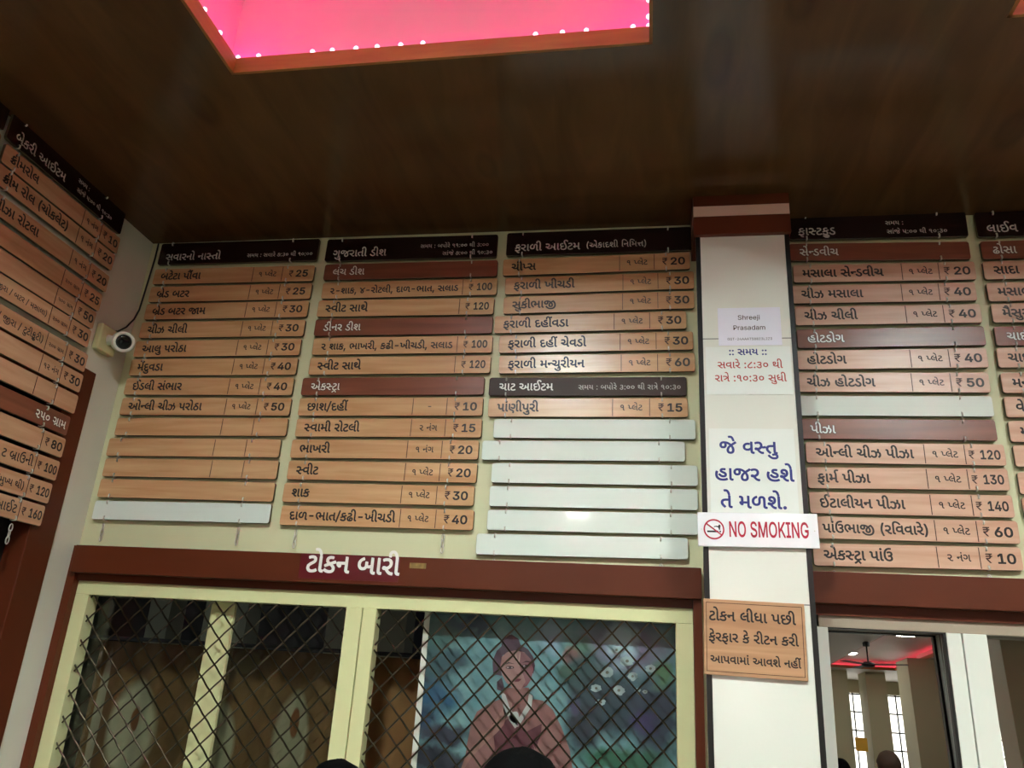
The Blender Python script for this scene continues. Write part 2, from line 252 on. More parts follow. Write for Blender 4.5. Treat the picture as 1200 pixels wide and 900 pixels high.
18: [[413,0,371,3,332,12,296,28,264,48,234,71,208,98,183,128,160,158,139,189,133,188,127,188,121,188,93,190,70,194,52,202,39,214,32,230,29,249,31,264,37,277,46,288,58,295,73,300,90,301,103,300,115,298,128,295,140,290,154,283,168,273,191,280,212,289,233,300,252,314,268,330,282,348,292,368,298,391,300,416,296,450,286,479,268,501,244,517,216,527,183,530,161,529,140,527,120,523,99,517,78,509,55,499,29,568,54,578,80,586,106,594,133,599,159,602,186,603,241,598,288,582,328,556,357,520,375,474,381,418,380,400,378,383,375,366,384,364,393,361,402,360,412,358,422,357,432,357,454,358,473,360,490,363,506,368,522,375,537,383,537,603,617,592,617,152,617,136,618,122,620,112,622,105,625,98,629,92,637,84,648,78,661,76,675,74,689,73,703,73,695,0,685,0,662,1,640,3,620,8,600,14,583,24,568,37,557,51,548,66,543,82,540,100,538,122,537,148,537,306,523,300,508,295,492,291,475,288,456,287,435,286,404,288,375,293,347,302,330,280,311,260,290,242,267,227,242,214,216,204,241,173,264,146,286,125,307,108,329,95,350,86,372,80,396,76,422,75,436,75,427,0]],
19: [[279,105,212,112,155,133,108,167,72,213,51,270,44,337,51,401,74,457,110,507,161,548,224,580,299,603,319,528,262,512,214,490,176,462,148,427,132,384,126,333,131,285,145,247,169,217,200,196,236,183,276,179,297,180,316,181,333,184,349,188,365,193,380,199,411,132,392,124,372,117,350,112,328,108,304,106],[244,304,226,377,477,428,477,603,557,592,557,152,557,136,558,122,560,112,562,105,565,98,569,92,577,84,588,78,601,76,615,74,629,73,643,73,635,0,625,0,602,1,580,3,560,8,540,14,523,24,508,37,497,51,488,66,483,82,480,100,478,122,477,148,477,352]],
20: [[482,351,482,270,163,270,163,351]],
21: [[-162,-268,-224,-263,-280,-248,-330,-222,-377,-189,-420,-148,-461,-100,-399,-57,-361,-101,-324,-137,-288,-163,-250,-181,-208,-192,-162,-196,-128,-194,-101,-188,-82,-178,-68,-165,-60,-148,-57,-127,-60,-109,-67,-94,-80,-82,-96,-74,-115,-70,-137,-68,-154,-69,-170,-70,-185,-74,-199,-78,-213,-83,-227,-90,-253,-23,-217,-10,-180,-3,-142,0,-95,-4,-55,-16,-24,-37,-1,-64,12,-97,17,-135,12,-171,-3,-203,-28,-230,-63,-251,-108,-264]],
22: [[196,125,131,167,243,298,240,300,54,237,32,310,174,349,157,365,143,382,131,400,122,419,117,440,115,462,120,501,136,535,162,564,198,585,240,599,290,603,311,603,331,601,350,600,369,597,388,593,406,589,391,517,374,521,359,524,344,526,330,528,315,529,298,529,267,527,242,520,222,509,208,494,200,476,197,455,199,441,203,427,210,414,221,400,236,386,255,372,476,439,502,369,327,324,370,296,404,268,431,240,450,210,461,177,465,142,463,118,457,94,446,70,432,48,411,29,386,12,354,0,316,-8,271,-10,257,-10,242,-10,225,-9,250,-40,274,-64,298,-82,322,-93,349,-101,378,-103,404,-103,395,-178,379,-178,342,-175,308,-168,278,-155,250,-138,225,-117,202,-92,180,-64,160,-35,140,-3,115,2,94,8,78,16,66,25,56,35,50,45,46,55,44,65,43,73,45,87,50,99,58,109,70,116,82,121,96,122,114,120,130,116,146,108,160,97,175,84,190,68,213,64,240,62,269,61,304,63,333,71,355,83,371,100,380,120,383,144,381,161,376,178,366,196,351,215,328,236,297,261]],
23: [[110,0,110,78,560,78,560,0],[396,728,396,0,305,0,305,642,300,642,124,511,124,611,282,728]],
24: [[324,-10,273,-5,227,10,186,34,151,68,122,110,99,162,83,221,73,288,69,363,73,438,83,505,100,565,123,616,152,659,187,693,227,718,273,732,324,737,375,732,421,718,462,693,497,659,526,616,549,565,566,505,576,438,579,363,576,288,566,221,549,162,526,110,498,68,463,34,422,10,376,-5],[324,71,358,75,388,87,415,106,437,132,456,165,471,206,482,252,488,305,490,363,488,422,482,475,471,522,456,562,437,596,415,622,388,641,358,653,324,657,291,653,260,641,234,622,211,596,192,562,177,522,167,475,160,422,158,363,160,305,167,252,177,206,192,165,211,132,234,106,260,87,291,75]],
25: [[92,0,92,67,334,329,359,357,382,383,401,406,418,428,431,449,442,469,449,490,454,511,456,533,454,557,448,579,438,599,424,616,408,630,389,642,367,650,344,655,319,657,292,655,268,649,247,640,228,627,212,611,200,593,190,571,185,547,183,521,94,521,98,562,107,600,124,634,146,664,173,690,205,710,241,725,280,734,321,737,363,734,401,725,436,710,467,690,493,666,515,637,531,605,540,571,543,534,542,508,537,482,529,457,517,431,501,403,479,373,453,339,419,300,379,257,220,87,220,82,556,82,556,0]],
26: [[310,-10,267,-7,227,0,189,13,155,31,125,53,100,79,80,110,67,145,61,184,156,184,160,161,169,140,181,122,196,107,215,94,236,84,259,77,284,73,311,72,340,73,366,79,391,87,413,99,432,114,448,132,459,153,466,178,468,206,466,231,460,255,450,278,435,299,416,316,392,332,362,343,327,350,286,352,226,352,226,426,410,640,410,646,97,646,97,728,532,728,532,660,303,396,303,411,353,412,399,406,440,392,475,372,505,346,529,316,547,281,557,244,561,205,557,165,546,128,528,94,504,64,475,39,440,18,400,2,357,-7]],
27: [[59,148,59,224,349,728,440,728,157,235,157,229,589,229,589,148],[402,0,402,170,402,206,402,454,490,454,490,0]],
28: [[315,-10,274,-7,236,1,201,15,169,34,142,57,120,84,103,115,92,148,87,184,177,184,181,163,188,144,199,126,213,110,229,97,248,86,269,78,292,73,315,72,344,74,370,81,394,92,415,108,433,127,448,149,459,174,465,201,467,231,465,261,458,289,447,315,431,338,413,357,391,373,366,385,339,392,310,395,287,393,264,390,241,384,220,376,201,367,185,356,98,367,141,728,524,728,524,646,219,646,194,434,198,434,215,445,233,455,255,464,278,471,302,475,327,476,359,474,390,468,419,458,446,444,470,427,492,407,511,384,528,358,541,330,550,299,556,267,558,232,555,188,544,146,527,108,503,74,474,45,440,22,402,4,361,-6]],
29: [[324,-10,281,-6,241,4,205,21,172,44,145,73,123,106,106,144,96,186,93,231,95,266,103,303,115,341,134,382,161,430,196,485,361,728,461,728,218,373,209,373,216,386,226,398,238,410,251,420,265,429,281,437,299,442,317,446,336,447,378,444,417,435,451,419,482,398,507,372,528,342,543,306,552,267,555,224,552,180,542,140,525,104,503,71,475,43,443,21,407,4,367,-6],[324,70,351,72,376,79,398,90,418,105,435,123,448,145,459,169,465,195,467,224,465,253,459,280,448,304,435,325,418,343,398,358,376,369,351,375,324,377,297,375,272,369,250,358,230,344,213,326,199,305,189,281,183,254,181,226,183,196,189,170,199,145,213,123,230,105,250,90,272,79,297,72]],
30: [[324,-10,277,-7,233,2,194,16,159,36,129,60,106,88,88,120,78,155,74,193,76,223,82,252,93,279,107,303,124,325,144,344,166,360,190,371,216,378,216,382,183,394,155,414,132,441,114,473,104,507,101,544,104,580,113,613,129,643,151,670,177,693,208,712,244,726,282,735,324,737,365,735,403,726,438,712,469,693,496,670,517,643,533,613,543,580,546,544,543,507,532,473,515,441,492,414,464,394,432,382,432,378,457,371,481,360,503,344,523,325,541,303,555,279,565,252,572,223,574,193,570,155,560,120,542,88,518,60,488,36,453,16,414,2,371,-7],[324,71,354,73,382,78,407,87,429,99,447,113,462,131,472,151,479,174,481,198,479,224,472,248,460,270,445,289,426,305,404,319,380,329,353,334,324,336,294,334,267,329,242,319,220,305,201,289,186,270,175,248,168,224,166,198,168,174,174,151,185,131,199,113,217,99,239,87,264,78,293,73],[324,414,348,416,371,421,392,429,411,441,426,455,439,473,449,492,455,514,457,537,455,560,449,582,440,601,427,617,412,631,393,642,372,651,349,656,324,657,298,656,275,651,254,642,235,631,220,617,207,601,198,582,192,560,190,537,192,514,198,492,207,473,220,455,236,441,254,429,276,421,299,416]],
31: [[136,-6,119,-4,103,2,90,13,79,27,72,42,70,60,72,77,79,92,90,106,103,117,119,123,136,125,154,123,169,117,183,106,194,92,200,77,202,60,200,42,194,27,183,13,169,2,154,-4],[136,389,119,391,103,397,90,408,79,422,72,437,70,455,72,472,79,487,90,501,103,512,119,518,136,521,154,518,169,512,183,501,194,487,200,472,202,455,200,437,194,422,183,408,169,397,154,391]],
32: [[271,161,218,166,170,182,130,208,95,242,66,284,43,333,80,346,112,361,138,378,158,399,170,423,174,452,171,475,163,494,150,510,131,522,109,529,83,531,72,531,62,530,54,530,47,528,40,527,32,526,14,594,22,596,32,598,42,600,55,602,70,603,88,603,136,599,176,585,210,564,235,534,250,497,255,453,252,419,242,388,226,361,204,337,178,317,147,299,159,282,174,266,194,252,216,242,241,235,269,233,302,235,332,242,358,252,381,266,402,281,419,298,419,603,499,593,499,152,499,135,500,122,502,112,505,104,509,97,514,90,522,83,532,78,544,75,558,74,572,73,586,73,578,0,568,0,541,1,517,4,497,10,479,17,464,26,451,37,441,49,433,63,426,79,422,98,420,121,419,148,419,208,400,195,379,184,357,174,332,167,303,162]],
33: [[385,-10,323,-5,266,10,215,36,170,70,132,113,101,165,78,224,64,290,60,363,64,437,78,503,101,563,131,614,169,657,214,692,264,717,320,732,379,737,417,735,453,730,487,720,519,707,549,691,577,671,602,649,623,624,642,596,658,566,670,534,678,500,583,500,574,522,564,543,553,562,540,580,525,596,509,610,491,623,471,633,451,641,428,647,405,650,380,651,339,648,300,637,264,618,231,593,204,561,181,521,164,475,153,422,150,363,153,305,164,252,181,207,204,167,232,135,265,109,302,91,342,80,385,76,425,79,461,88,494,102,523,122,547,147,567,177,581,211,590,248,593,290,621,285,404,285,404,366,684,366,684,286,679,229,666,176,645,129,616,88,581,54,539,27,492,6,441,-6]],
34: [[321,-13,271,-10,225,-1,184,13,149,32,118,56,94,84,75,116,63,151,57,190,152,190,157,165,166,142,180,123,197,107,218,93,241,83,266,76,293,72,321,70,353,72,382,77,409,86,434,99,455,114,472,132,484,152,492,175,495,200,492,222,486,241,475,257,460,271,443,283,422,293,400,302,376,310,351,318,263,343,208,362,163,386,126,414,99,448,83,487,77,533,81,572,92,608,110,640,135,669,165,693,200,712,239,726,282,734,327,737,373,734,415,726,454,712,488,693,517,670,541,643,559,612,571,579,575,544,484,544,476,577,459,604,434,626,402,642,365,652,324,655,294,654,267,648,242,640,220,628,202,614,187,598,176,579,170,559,167,537,170,513,178,493,191,476,208,462,227,449,247,440,268,432,288,425,306,419,379,399,399,394,421,386,444,378,467,368,489,356,511,342,531,325,549,306,564,284,576,259,583,230,585,198,582,160,571,124,554,91,530,61,500,36,464,15,422,0,374,-10]],
35: [[48,646,48,728,598,728,598,646,370,646,370,0,277,0,277,646]],
36: [[25,0,290,728,397,728,665,0,567,0,413,432,403,461,392,494,380,531,366,575,351,626,334,684,352,684,335,625,320,574,306,530,294,492,283,459,274,432,124,0],[158,203,158,284,532,284,532,203]],
37: [[88,0,88,728,181,728,181,82,518,82,518,0]],
38: [[63,0,63,65,389,549,404,571,419,593,436,615,452,637,469,659,485,680,496,650,466,648,435,647,405,646,375,646,345,646,315,646,60,646,60,728,565,728,565,661,245,185,229,162,213,139,196,116,178,93,161,70,144,47,133,78,163,79,193,81,223,81,253,82,283,82,312,82,569,82,569,0]],
39: [[88,0,88,728,197,728,493,262,502,249,511,234,521,216,533,196,545,175,557,152,570,128,583,102,595,76,582,76,579,103,577,130,576,156,575,181,574,204,573,227,573,247,573,265,573,281,573,728,666,728,666,0,555,0,292,414,279,433,267,453,255,473,242,495,228,519,213,546,197,576,177,610,155,649,172,649,174,614,175,580,177,549,178,520,179,493,180,469,181,448,181,430,181,415,181,0]],
40: [[383,-10,323,-5,267,10,217,35,171,70,133,113,102,164,78,224,64,290,60,363,64,437,78,503,102,563,133,614,171,657,217,692,267,717,323,732,383,737,443,732,498,717,549,692,594,657,632,614,663,563,687,503,700,437,705,363,700,290,687,224,663,164,632,113,594,70,549,35,498,10,443,-5],[383,76,425,80,464,91,500,109,533,135,561,167,584,206,601,252,611,305,615,363,611,422,601,475,584,521,561,561,533,593,500,618,464,637,425,648,383,651,341,648,301,637,265,618,232,593,204,560,181,521,164,475,153,422,150,363,153,305,164,252,181,207,204,167,232,135,265,109,301,91,341,80]],
41: [[88,0,88,728,220,728,399,269,403,257,408,243,413,228,419,212,425,194,430,176,436,157,442,138,448,119,453,101,458,84,462,67,442,67,447,83,452,100,457,117,463,136,468,155,474,174,480,192,486,210,492,227,497,243,502,257,506,269,683,728,815,728,815,0,724,0,724,416,724,431,724,448,724,467,725,486,725,507,725,527,726,549,726,570,727,592,727,613,728,635,728,655,736,655,729,633,722,610,714,587,707,564,699,541,692,519,684,498,678,478,671,460,665,443,659,428,654,416,492,0,411,0,246,416,241,428,236,442,230,459,224,477,217,496,210,517,202,539,195,561,187,584,179,608,171,632,163,655,172,655,172,637,173,617,174,596,174,575,174,554,175,532,175,511,175,490,176,469,176,450,176,432,176,416,176,0]],
42: [[151,208,151,307,168,330,184,351,201,373,218,393,234,414,251,434,269,453,287,473,305,493,522,728,644,728,333,395,328,395],[88,0,88,728,181,728,181,479,179,322,181,276,181,0],[534,0,271,370,329,442,644,0]],
43: [[45,0,45,82,174,82,174,646,45,646,45,728,396,728,396,646,267,646,267,82,396,82,396,0]],
44: [[88,0,88,728,337,728,390,724,437,714,477,697,510,674,537,646,558,613,573,577,582,538,585,496,582,454,573,415,558,378,537,346,510,318,477,294,437,277,391,267,337,263,161,263,161,345,333,345,369,347,400,354,426,365,447,379,464,397,477,419,486,443,491,468,493,496,491,524,486,549,477,573,464,594,447,612,426,626,399,637,368,644,332,646,181,646,181,0]],
45: [[77,0,77,546,162,546,162,462,168,462,181,488,199,510,222,529,249,543,278,551,310,554,316,554,324,553,333,553,341,553,348,553,354,552,354,464,350,465,344,466,334,467,324,468,313,469,301,469,276,467,253,461,231,452,212,440,196,425,183,407,173,387,167,366,165,342,165,0]],
46: [[230,-13,197,-11,165,-4,136,7,110,22,87,41,69,64,55,91,47,121,44,155,46,185,52,210,62,231,76,250,93,265,112,278,133,288,156,296,181,303,206,308,231,312,256,316,287,320,313,323,336,326,355,329,370,332,382,337,390,344,395,354,396,366,396,369,395,390,391,410,384,427,374,441,361,453,346,463,327,470,306,474,282,476,257,474,235,470,215,463,198,455,183,444,170,433,160,421,151,408,144,396,60,423,75,454,94,480,116,501,141,518,167,531,195,541,223,548,252,551,280,553,299,552,320,550,342,546,365,540,388,532,409,520,430,505,448,486,463,462,475,434,482,400,484,360,484,0,398,0,398,74,392,74,385,61,375,48,362,35,347,22,330,11,309,1,286,-7,259,-11],[245,65,276,67,303,73,328,84,348,98,365,114,379,134,389,154,395,175,396,197,396,273,391,269,384,265,373,261,360,258,347,255,332,252,316,250,302,248,287,246,273,244,262,243,252,242,232,238,212,234,193,228,176,221,161,212,149,200,140,187,134,170,132,151,134,133,139,117,147,104,158,92,171,82,187,75,205,69,224,66]],
47: [[263,-12,227,-10,193,-4,163,5,135,17,111,34,91,53,74,76,61,103,53,132,136,152,146,125,161,103,180,86,204,75,231,68,262,65,297,68,328,76,353,90,372,107,383,127,387,148,385,166,378,181,367,195,351,207,331,216,307,223,216,245,171,258,134,277,105,299,85,326,73,357,69,394,72,424,81,451,96,476,115,499,139,517,168,532,200,544,234,550,271,553,307,551,339,545,367,536,392,523,413,508,431,490,446,469,458,446,468,421,388,401,379,420,367,438,351,454,330,467,304,475,272,478,241,476,214,468,191,456,173,439,162,420,158,399,161,380,168,364,180,350,198,339,221,329,250,321,333,301,378,287,414,269,442,247,462,220,474,189,478,154,475,123,466,95,451,69,430,45,405,26,375,10,341,-2,304,-9]],
48: [[282,-12,238,-8,198,4,162,23,129,49,102,82,80,121,64,166,54,216,51,271,54,327,64,376,80,421,103,460,130,493,162,519,199,538,239,549,282,553,315,551,343,545,367,535,386,523,402,510,415,495,425,481,434,469,440,458,447,458,447,728,535,728,535,0,450,0,450,84,440,84,434,74,425,61,414,47,401,32,385,19,365,6,342,-4,314,-10],[295,67,326,70,354,79,379,93,400,113,417,137,431,166,440,198,446,234,448,272,446,311,441,346,431,378,417,406,400,430,379,449,355,463,327,471,295,474,262,471,234,462,209,447,188,427,171,403,157,375,148,343,142,309,140,272,142,236,148,201,157,169,171,140,188,115,209,94,234,79,263,70]],
49: [[77,0,77,546,163,546,163,424,156,424,165,452,177,476,192,497,209,515,228,530,248,541,270,549,293,554,316,556,353,552,385,539,412,519,434,492,450,460,460,423,448,423,457,449,468,473,484,494,502,512,523,527,547,540,572,549,599,554,627,556,658,553,686,547,713,535,738,519,758,498,776,473,789,443,796,408,799,368,799,0,711,0,711,366,707,401,696,430,678,450,654,464,629,473,601,476,577,474,556,469,537,460,521,449,507,435,496,418,488,399,484,379,482,356,482,0,394,0,394,375,391,403,381,427,364,448,342,463,316,472,287,476,266,474,246,469,227,461,210,449,195,434,182,417,173,395,167,371,165,344,165,0]],
50: [[165,327,165,0,77,0,77,728,165,728,165,414,150,414,169,459,193,495,221,521,253,539,290,549,329,553,364,550,397,543,426,530,452,512,473,490,491,462,504,429,512,390,514,347,514,0,426,0,426,339,422,378,411,411,393,438,368,458,338,470,303,474,278,472,254,466,232,457,213,443,197,427,183,407,173,383,167,357]],
51: [[307,-12,256,-8,211,4,170,23,135,50,105,83,82,122,65,166,54,215,51,269,54,322,64,372,81,417,104,456,133,489,167,517,206,537,249,549,296,553,325,551,354,546,382,538,409,527,435,511,459,492,480,468,498,440,514,408,525,370,532,328,534,280,534,243,110,243,110,317,487,317,446,290,444,325,438,356,429,385,416,411,399,433,379,451,355,464,327,472,296,475,265,472,237,464,212,450,190,433,172,412,158,387,148,361,142,333,140,304,140,255,142,217,149,182,161,152,177,126,196,105,219,88,246,76,275,69,307,66,328,67,347,71,366,76,382,83,398,92,411,104,423,117,433,133,440,150,525,127,515,101,501,77,482,55,461,35,436,19,407,6,376,-4,343,-10]],
52: [[77,546,165,546,165,-39,163,-72,157,-102,147,-128,133,-151,116,-170,94,-185,68,-195,38,-202,5,-204,-13,-204,-13,-123,3,-123,27,-121,45,-113,59,-101,69,-85,75,-64,77,-39],[121,635,105,637,91,643,78,652,68,664,62,678,60,693,62,709,68,723,78,735,91,744,105,750,121,751,137,750,152,744,165,735,175,723,181,709,183,693,181,678,175,664,165,652,152,643,137,637]],
53: [[77,0,77,546,165,546,165,0],[122,635,106,637,91,643,79,652,69,664,63,678,61,693,63,709,69,723,79,735,91,744,106,750,122,751,138,750,152,744,165,735,175,723,181,709,183,693,181,678,175,664,165,652,152,643,138,637]],
54: [[343,103,299,106,258,116,219,132,183,157,151,192,121,237,117,237,71,244,44,264,35,297,37,310,41,321,50,332,61,340,76,344,94,346,110,345,124,342,137,338,149,331,161,322,172,311,200,322,224,337,244,356,260,379,269,403,272,430,269,460,260,484,244,504,223,518,194,527,158,530,143,529,126,528,108,524,91,520,74,515,58,508,31,576,48,583,68,589,90,595,113,599,137,602,161,603,217,598,264,583,302,557,330,522,346,479,352,428,347,388,333,351,310,318,280,289,244,266,204,250,218,228,236,209,258,194,282,184,309,177,337,175,361,176,383,180,402,186,419,194,434,204,446,216,461,236,472,257,478,280,483,306,485,336,486,371,486,447,566,437,566,349,566,342,566,336,566,329,573,319,581,312,590,306,600,303,611,301,623,300,640,301,655,305,670,310,683,319,696,329,708,341,708,603,788,592,788,152,788,136,789,122,791,112,793,105,796,98,800,92,808,84,819,78,832,76,847,74,861,73,875,73,867,0,856,0,829,1,805,4,784,10,767,17,752,26,739,37,729,49,721,63,716,79,711,98,709,121,708,148,708,252,696,245,684,239,671,234,657,231,641,229,624,228,611,229,599,230,587,233,575,237,563,243,552,250,534,205,508,168,474,140,435,119,391,107],[1122,0,1095,1,1071,4,1050,10,1032,17,1017,26,1004,37,994,49,986,63,980,79,976,98,974,121,973,148,973,603,1053,592,1053,152,1053,136,1054,122,1056,112,1058,105,1061,98,1065,92,1074,84,1084,78,1098,76,1112,74,1126,73,1140,73,1132,0]],
55: [[264,161,239,162,216,166,194,173,175,182,158,192,143,204,128,222,115,241,106,262,99,286,94,316,93,350,93,440,93,456,92,470,90,480,88,487,85,494,81,500,73,508,62,514,49,516,34,518,20,519,6,519,14,592,24,592,52,591,76,588,96,582,114,575,129,566,142,555,152,543,160,529,166,513,170,494,172,471,173,443,173,357,174,329,177,306,181,288,187,275,194,263,202,253,219,242,242,235,272,233,295,235,317,240,338,248,359,260,377,272,393,286,393,603,473,592,473,152,473,136,474,122,476,112,478,105,481,98,485,92,494,84,504,78,518,76,532,74,546,73,560,73,552,0,542,0,515,1,491,4,470,10,452,17,437,26,424,37,414,49,406,63,400,79,396,98,394,121,393,148,393,199,375,188,356,179,336,172,314,166,290,162]],
56: [[244,161,189,167,141,183,100,210,69,247,50,292,44,345,47,385,57,420,72,451,94,477,120,499,150,516,185,529,222,536,263,539,278,539,295,538,313,536,331,534,346,531,359,528,346,458,334,460,322,462,310,464,297,465,282,466,266,466,225,463,190,452,162,435,141,411,129,382,125,346,129,311,140,282,159,260,183,245,211,236,243,233,277,235,307,241,333,250,357,264,380,280,403,299,403,603,483,592,483,152,483,136,484,122,486,112,488,105,491,98,495,92,504,84,514,78,528,76,542,74,556,73,569,73,562,0,551,0,524,1,500,4,480,10,462,17,447,26,434,37,424,49,416,63,410,79,406,98,404,121,403,148,403,207,382,195,360,184,337,174,311,167,280,162]],
57: [[-133,703,-148,705,-161,710,-173,719,-182,731,-187,745,-189,762,-187,779,-182,793,-173,805,-161,814,-148,819,-133,821,-118,819,-105,814,-94,805,-84,793,-79,779,-77,762,-79,745,-84,731,-94,719,-105,710,-118,705]],
58: [[-173,641,-192,701,-211,748,-232,782,-254,805,-282,819,-314,824,-322,824,-330,823,-339,822,-348,820,-357,818,-366,815,-390,884,-376,888,-362,891,-348,894,-334,895,-321,896,-309,896,-279,894,-251,887,-224,876,-200,859,-178,834,-156,801,-137,759,-119,705,-102,641]],
59: [[422,161,380,164,339,174,299,191,260,215,223,249,189,291,257,332,307,277,362,244,423,233,443,234,461,238,476,244,488,254,495,267,497,284,495,301,488,316,478,328,460,340,434,352,400,366,361,382,329,400,304,419,287,441,276,465,273,493,277,524,290,551,312,572,342,589,380,599,427,602,444,602,461,600,479,598,496,596,512,593,526,590,511,518,481,525,449,529,415,530,381,526,360,514,353,494,355,483,361,473,370,464,385,455,407,444,436,433,484,413,521,392,547,369,564,344,574,316,577,285,572,248,558,217,535,193,504,175,466,165],[396,-10,321,-5,256,8,200,32,152,62,114,99,84,141,63,188,50,237,46,289,47,325,50,358,56,389,64,417,73,444,85,468,161,433,152,412,145,390,138,366,134,342,131,316,130,289,134,246,144,207,162,171,186,140,216,113,252,92,294,76,341,66,394,63,430,64,464,68,498,74,530,82,562,93,595,106,628,35,602,25,577,16,553,9,529,3,505,-2,481,-6,455,-8,427,-10]],
60: [[239,0,216,1,194,3,174,8,154,14,137,24,122,37,110,51,102,67,96,84,93,103,91,124,90,148,90,611,78,673,61,725,40,768,16,799,-11,818,-41,824,-60,822,-77,814,-92,802,-103,783,-110,759,-112,729,-112,719,-112,709,-111,699,-110,688,-109,678,-107,668,-184,668,-186,678,-188,690,-189,702,-190,716,-191,728,-191,739,-187,785,-173,823,-151,854,-121,878,-84,891,-41,896,-2,892,33,878,64,856,91,827,114,793,134,752,150,708,162,662,170,614,170,152,170,135,171,122,173,113,175,106,179,99,183,92,192,84,202,78,216,76,230,74,244,73,257,73,249,0],[207,756,192,758,179,764,168,773,159,785,154,799,152,814,154,829,159,843,168,855,179,864,192,870,207,872,222,870,235,864,246,855,255,843,260,829,262,814,260,799,255,785,246,773,235,764,222,758]],
61: [[239,0,212,1,188,4,168,10,150,17,135,26,122,37,112,49,104,63,98,79,93,98,91,121,90,148,90,603,170,593,170,152,170,135,171,122,173,112,176,104,180,97,185,90,193,83,203,78,216,75,229,74,243,73,257,73,249,0],[92,641,73,701,54,748,34,782,11,805,-17,819,-49,824,-57,824,-65,823,-74,822,-83,820,-92,818,-101,815,-125,884,-111,888,-97,891,-83,894,-69,895,-56,896,-44,896,-14,894,14,887,40,876,65,859,87,834,108,801,128,759,146,705,163,641]],
62: [[265,-10,197,-4,142,13,99,42,68,81,50,125,44,175,49,218,65,257,90,292,126,321,171,344,225,360,205,375,187,392,170,412,156,433,148,457,145,483,149,515,163,543,184,568,215,587,254,599,302,603,320,603,338,602,358,600,377,598,396,595,414,591,399,520,383,524,367,526,350,528,333,529,318,530,304,530,279,529,259,524,244,517,233,507,227,495,225,481,227,465,235,450,247,436,266,421,293,402,328,380,376,348,416,316,446,284,468,249,481,210,485,165,479,116,460,74,428,38,385,12,330,-5],[126,173,130,141,142,114,162,92,189,76,222,66,263,63,300,66,333,74,362,87,385,107,398,133,403,167,401,195,393,220,380,242,362,262,337,284,306,306,303,306,301,306,299,306,268,304,239,299,212,290,187,279,166,264,149,246,136,224,129,200]],
63: [[311,-10,265,-7,224,1,188,14,157,33,132,55,113,81,99,110,91,142,88,176,94,224,111,266,139,302,113,321,91,343,71,367,56,394,47,426,44,461,46,486,52,509,63,532,78,552,96,569,119,584,146,594,176,601,210,603,225,603,241,602,258,600,275,598,290,595,304,592,290,520,280,522,268,525,256,526,243,528,231,529,219,529,191,527,167,520,149,508,136,494,128,476,125,456,127,434,133,414,144,395,159,377,180,360,207,344,236,352,267,357,299,359,305,359,311,359,318,359,325,359,331,358,338,357,329,285,324,286,320,286,315,286,310,286,305,286,300,286,266,283,235,274,208,260,186,239,172,212,168,177,172,143,184,115,204,92,233,76,269,66,314,63,372,68,420,84,458,110,486,144,502,186,508,236,507,264,505,290,500,315,495,339,487,364,478,389,466,416,453,445,437,476,416,518,397,555,382,587,369,615,359,642,351,666,345,690,342,714,341,739,346,781,360,818,384,850,416,876,456,891,505,896,538,894,568,887,594,876,616,862,636,846,652,826,667,806,680,784,691,761,617,734,605,757,591,778,574,797,555,813,532,822,506,825,486,823,467,816,450,806,435,789,427,766,424,737,426,706,433,674,445,642,461,606,481,565,504,518,528,469,548,422,566,377,579,332,587,285,590,236,587,194,578,154,564,116,543,80,514,50,477,24,431,5,376,-6]],
64: [[215,-10,179,-7,143,2,109,16,75,39,43,72,11,115,74,158,94,130,114,107,134,88,156,74,182,66,213,63,241,67,265,80,286,102,303,134,313,178,316,235,312,290,302,335,284,372,259,398,227,414,188,419,165,418,144,416,126,412,110,406,94,400,78,392,52,460,74,469,98,476,122,483,148,488,172,491,195,492,267,481,324,447,366,390,380,396,394,401,408,405,424,408,440,411,456,412,456,603,536,592,536,402,572,387,601,366,625,338,642,303,653,263,656,218,653,176,644,137,628,100,606,64,576,29,537,-6,481,55,512,80,536,106,554,131,566,158,574,188,576,221,573,256,563,285,546,309,525,327,498,337,467,341,440,339,415,332,390,320,394,292,397,263,398,232,396,185,390,144,381,110,369,80,354,56,336,36,318,20,298,8,277,0,256,-6,235,-9]],
65: [[264,-10,207,-5,157,10,114,34,75,66,40,103,9,145,79,188,110,146,140,113,169,90,198,75,229,66,261,63,291,66,316,73,337,86,353,103,362,124,365,150,364,169,360,186,354,201,345,216,332,231,316,246,296,261,271,278,241,296,197,325,164,352,140,378,124,405,115,434,112,466,117,503,132,536,158,564,192,586,235,599,286,603,303,603,321,602,338,600,355,598,373,595,391,591,376,521,359,524,344,527,329,528,315,529,300,530,285,530,257,528,235,522,216,512,203,499,196,483,193,464,194,451,197,438,203,428,211,417,222,406,236,396,254,384,275,370,300,354,347,323,385,292,414,262,434,231,446,194,450,153,445,107,429,68,402,35,366,10,320,-5]],
66: [[234,48,199,80,167,113,138,146,111,181,89,217,70,255,56,295,48,338,45,384,48,426,57,464,72,499,92,529,116,555,146,576,179,591,215,600,255,603,283,602,309,598,332,591,352,582,372,570,389,556,407,536,422,514,434,488,442,457,447,420,449,377,449,365,634,365,634,602,714,592,714,152,714,135,715,122,717,112,720,104,724,97,729,90,737,83,747,78,758,75,771,74,786,73,801,73,793,0,783,0,756,1,732,4,712,10,694,17,679,26,666,37,656,49,648,63,642,79,637,98,635,121,634,148,634,293,449,293,449,263,447,243,443,227,435,215,425,207,415,203,403,201,386,203,368,210,350,221,334,235,319,251,306,270,297,288,291,306,289,323,290,334,295,344,302,352,313,359,327,364,345,365,369,365,369,372,366,424,357,464,341,494,331,505,320,513,307,520,292,526,275,529,255,530,226,528,201,520,180,508,163,493,149,474,139,453,132,430,127,406,126,382,128,343,136,307,148,274,164,242,184,212,208,184,233,156,261,129,290,102]],
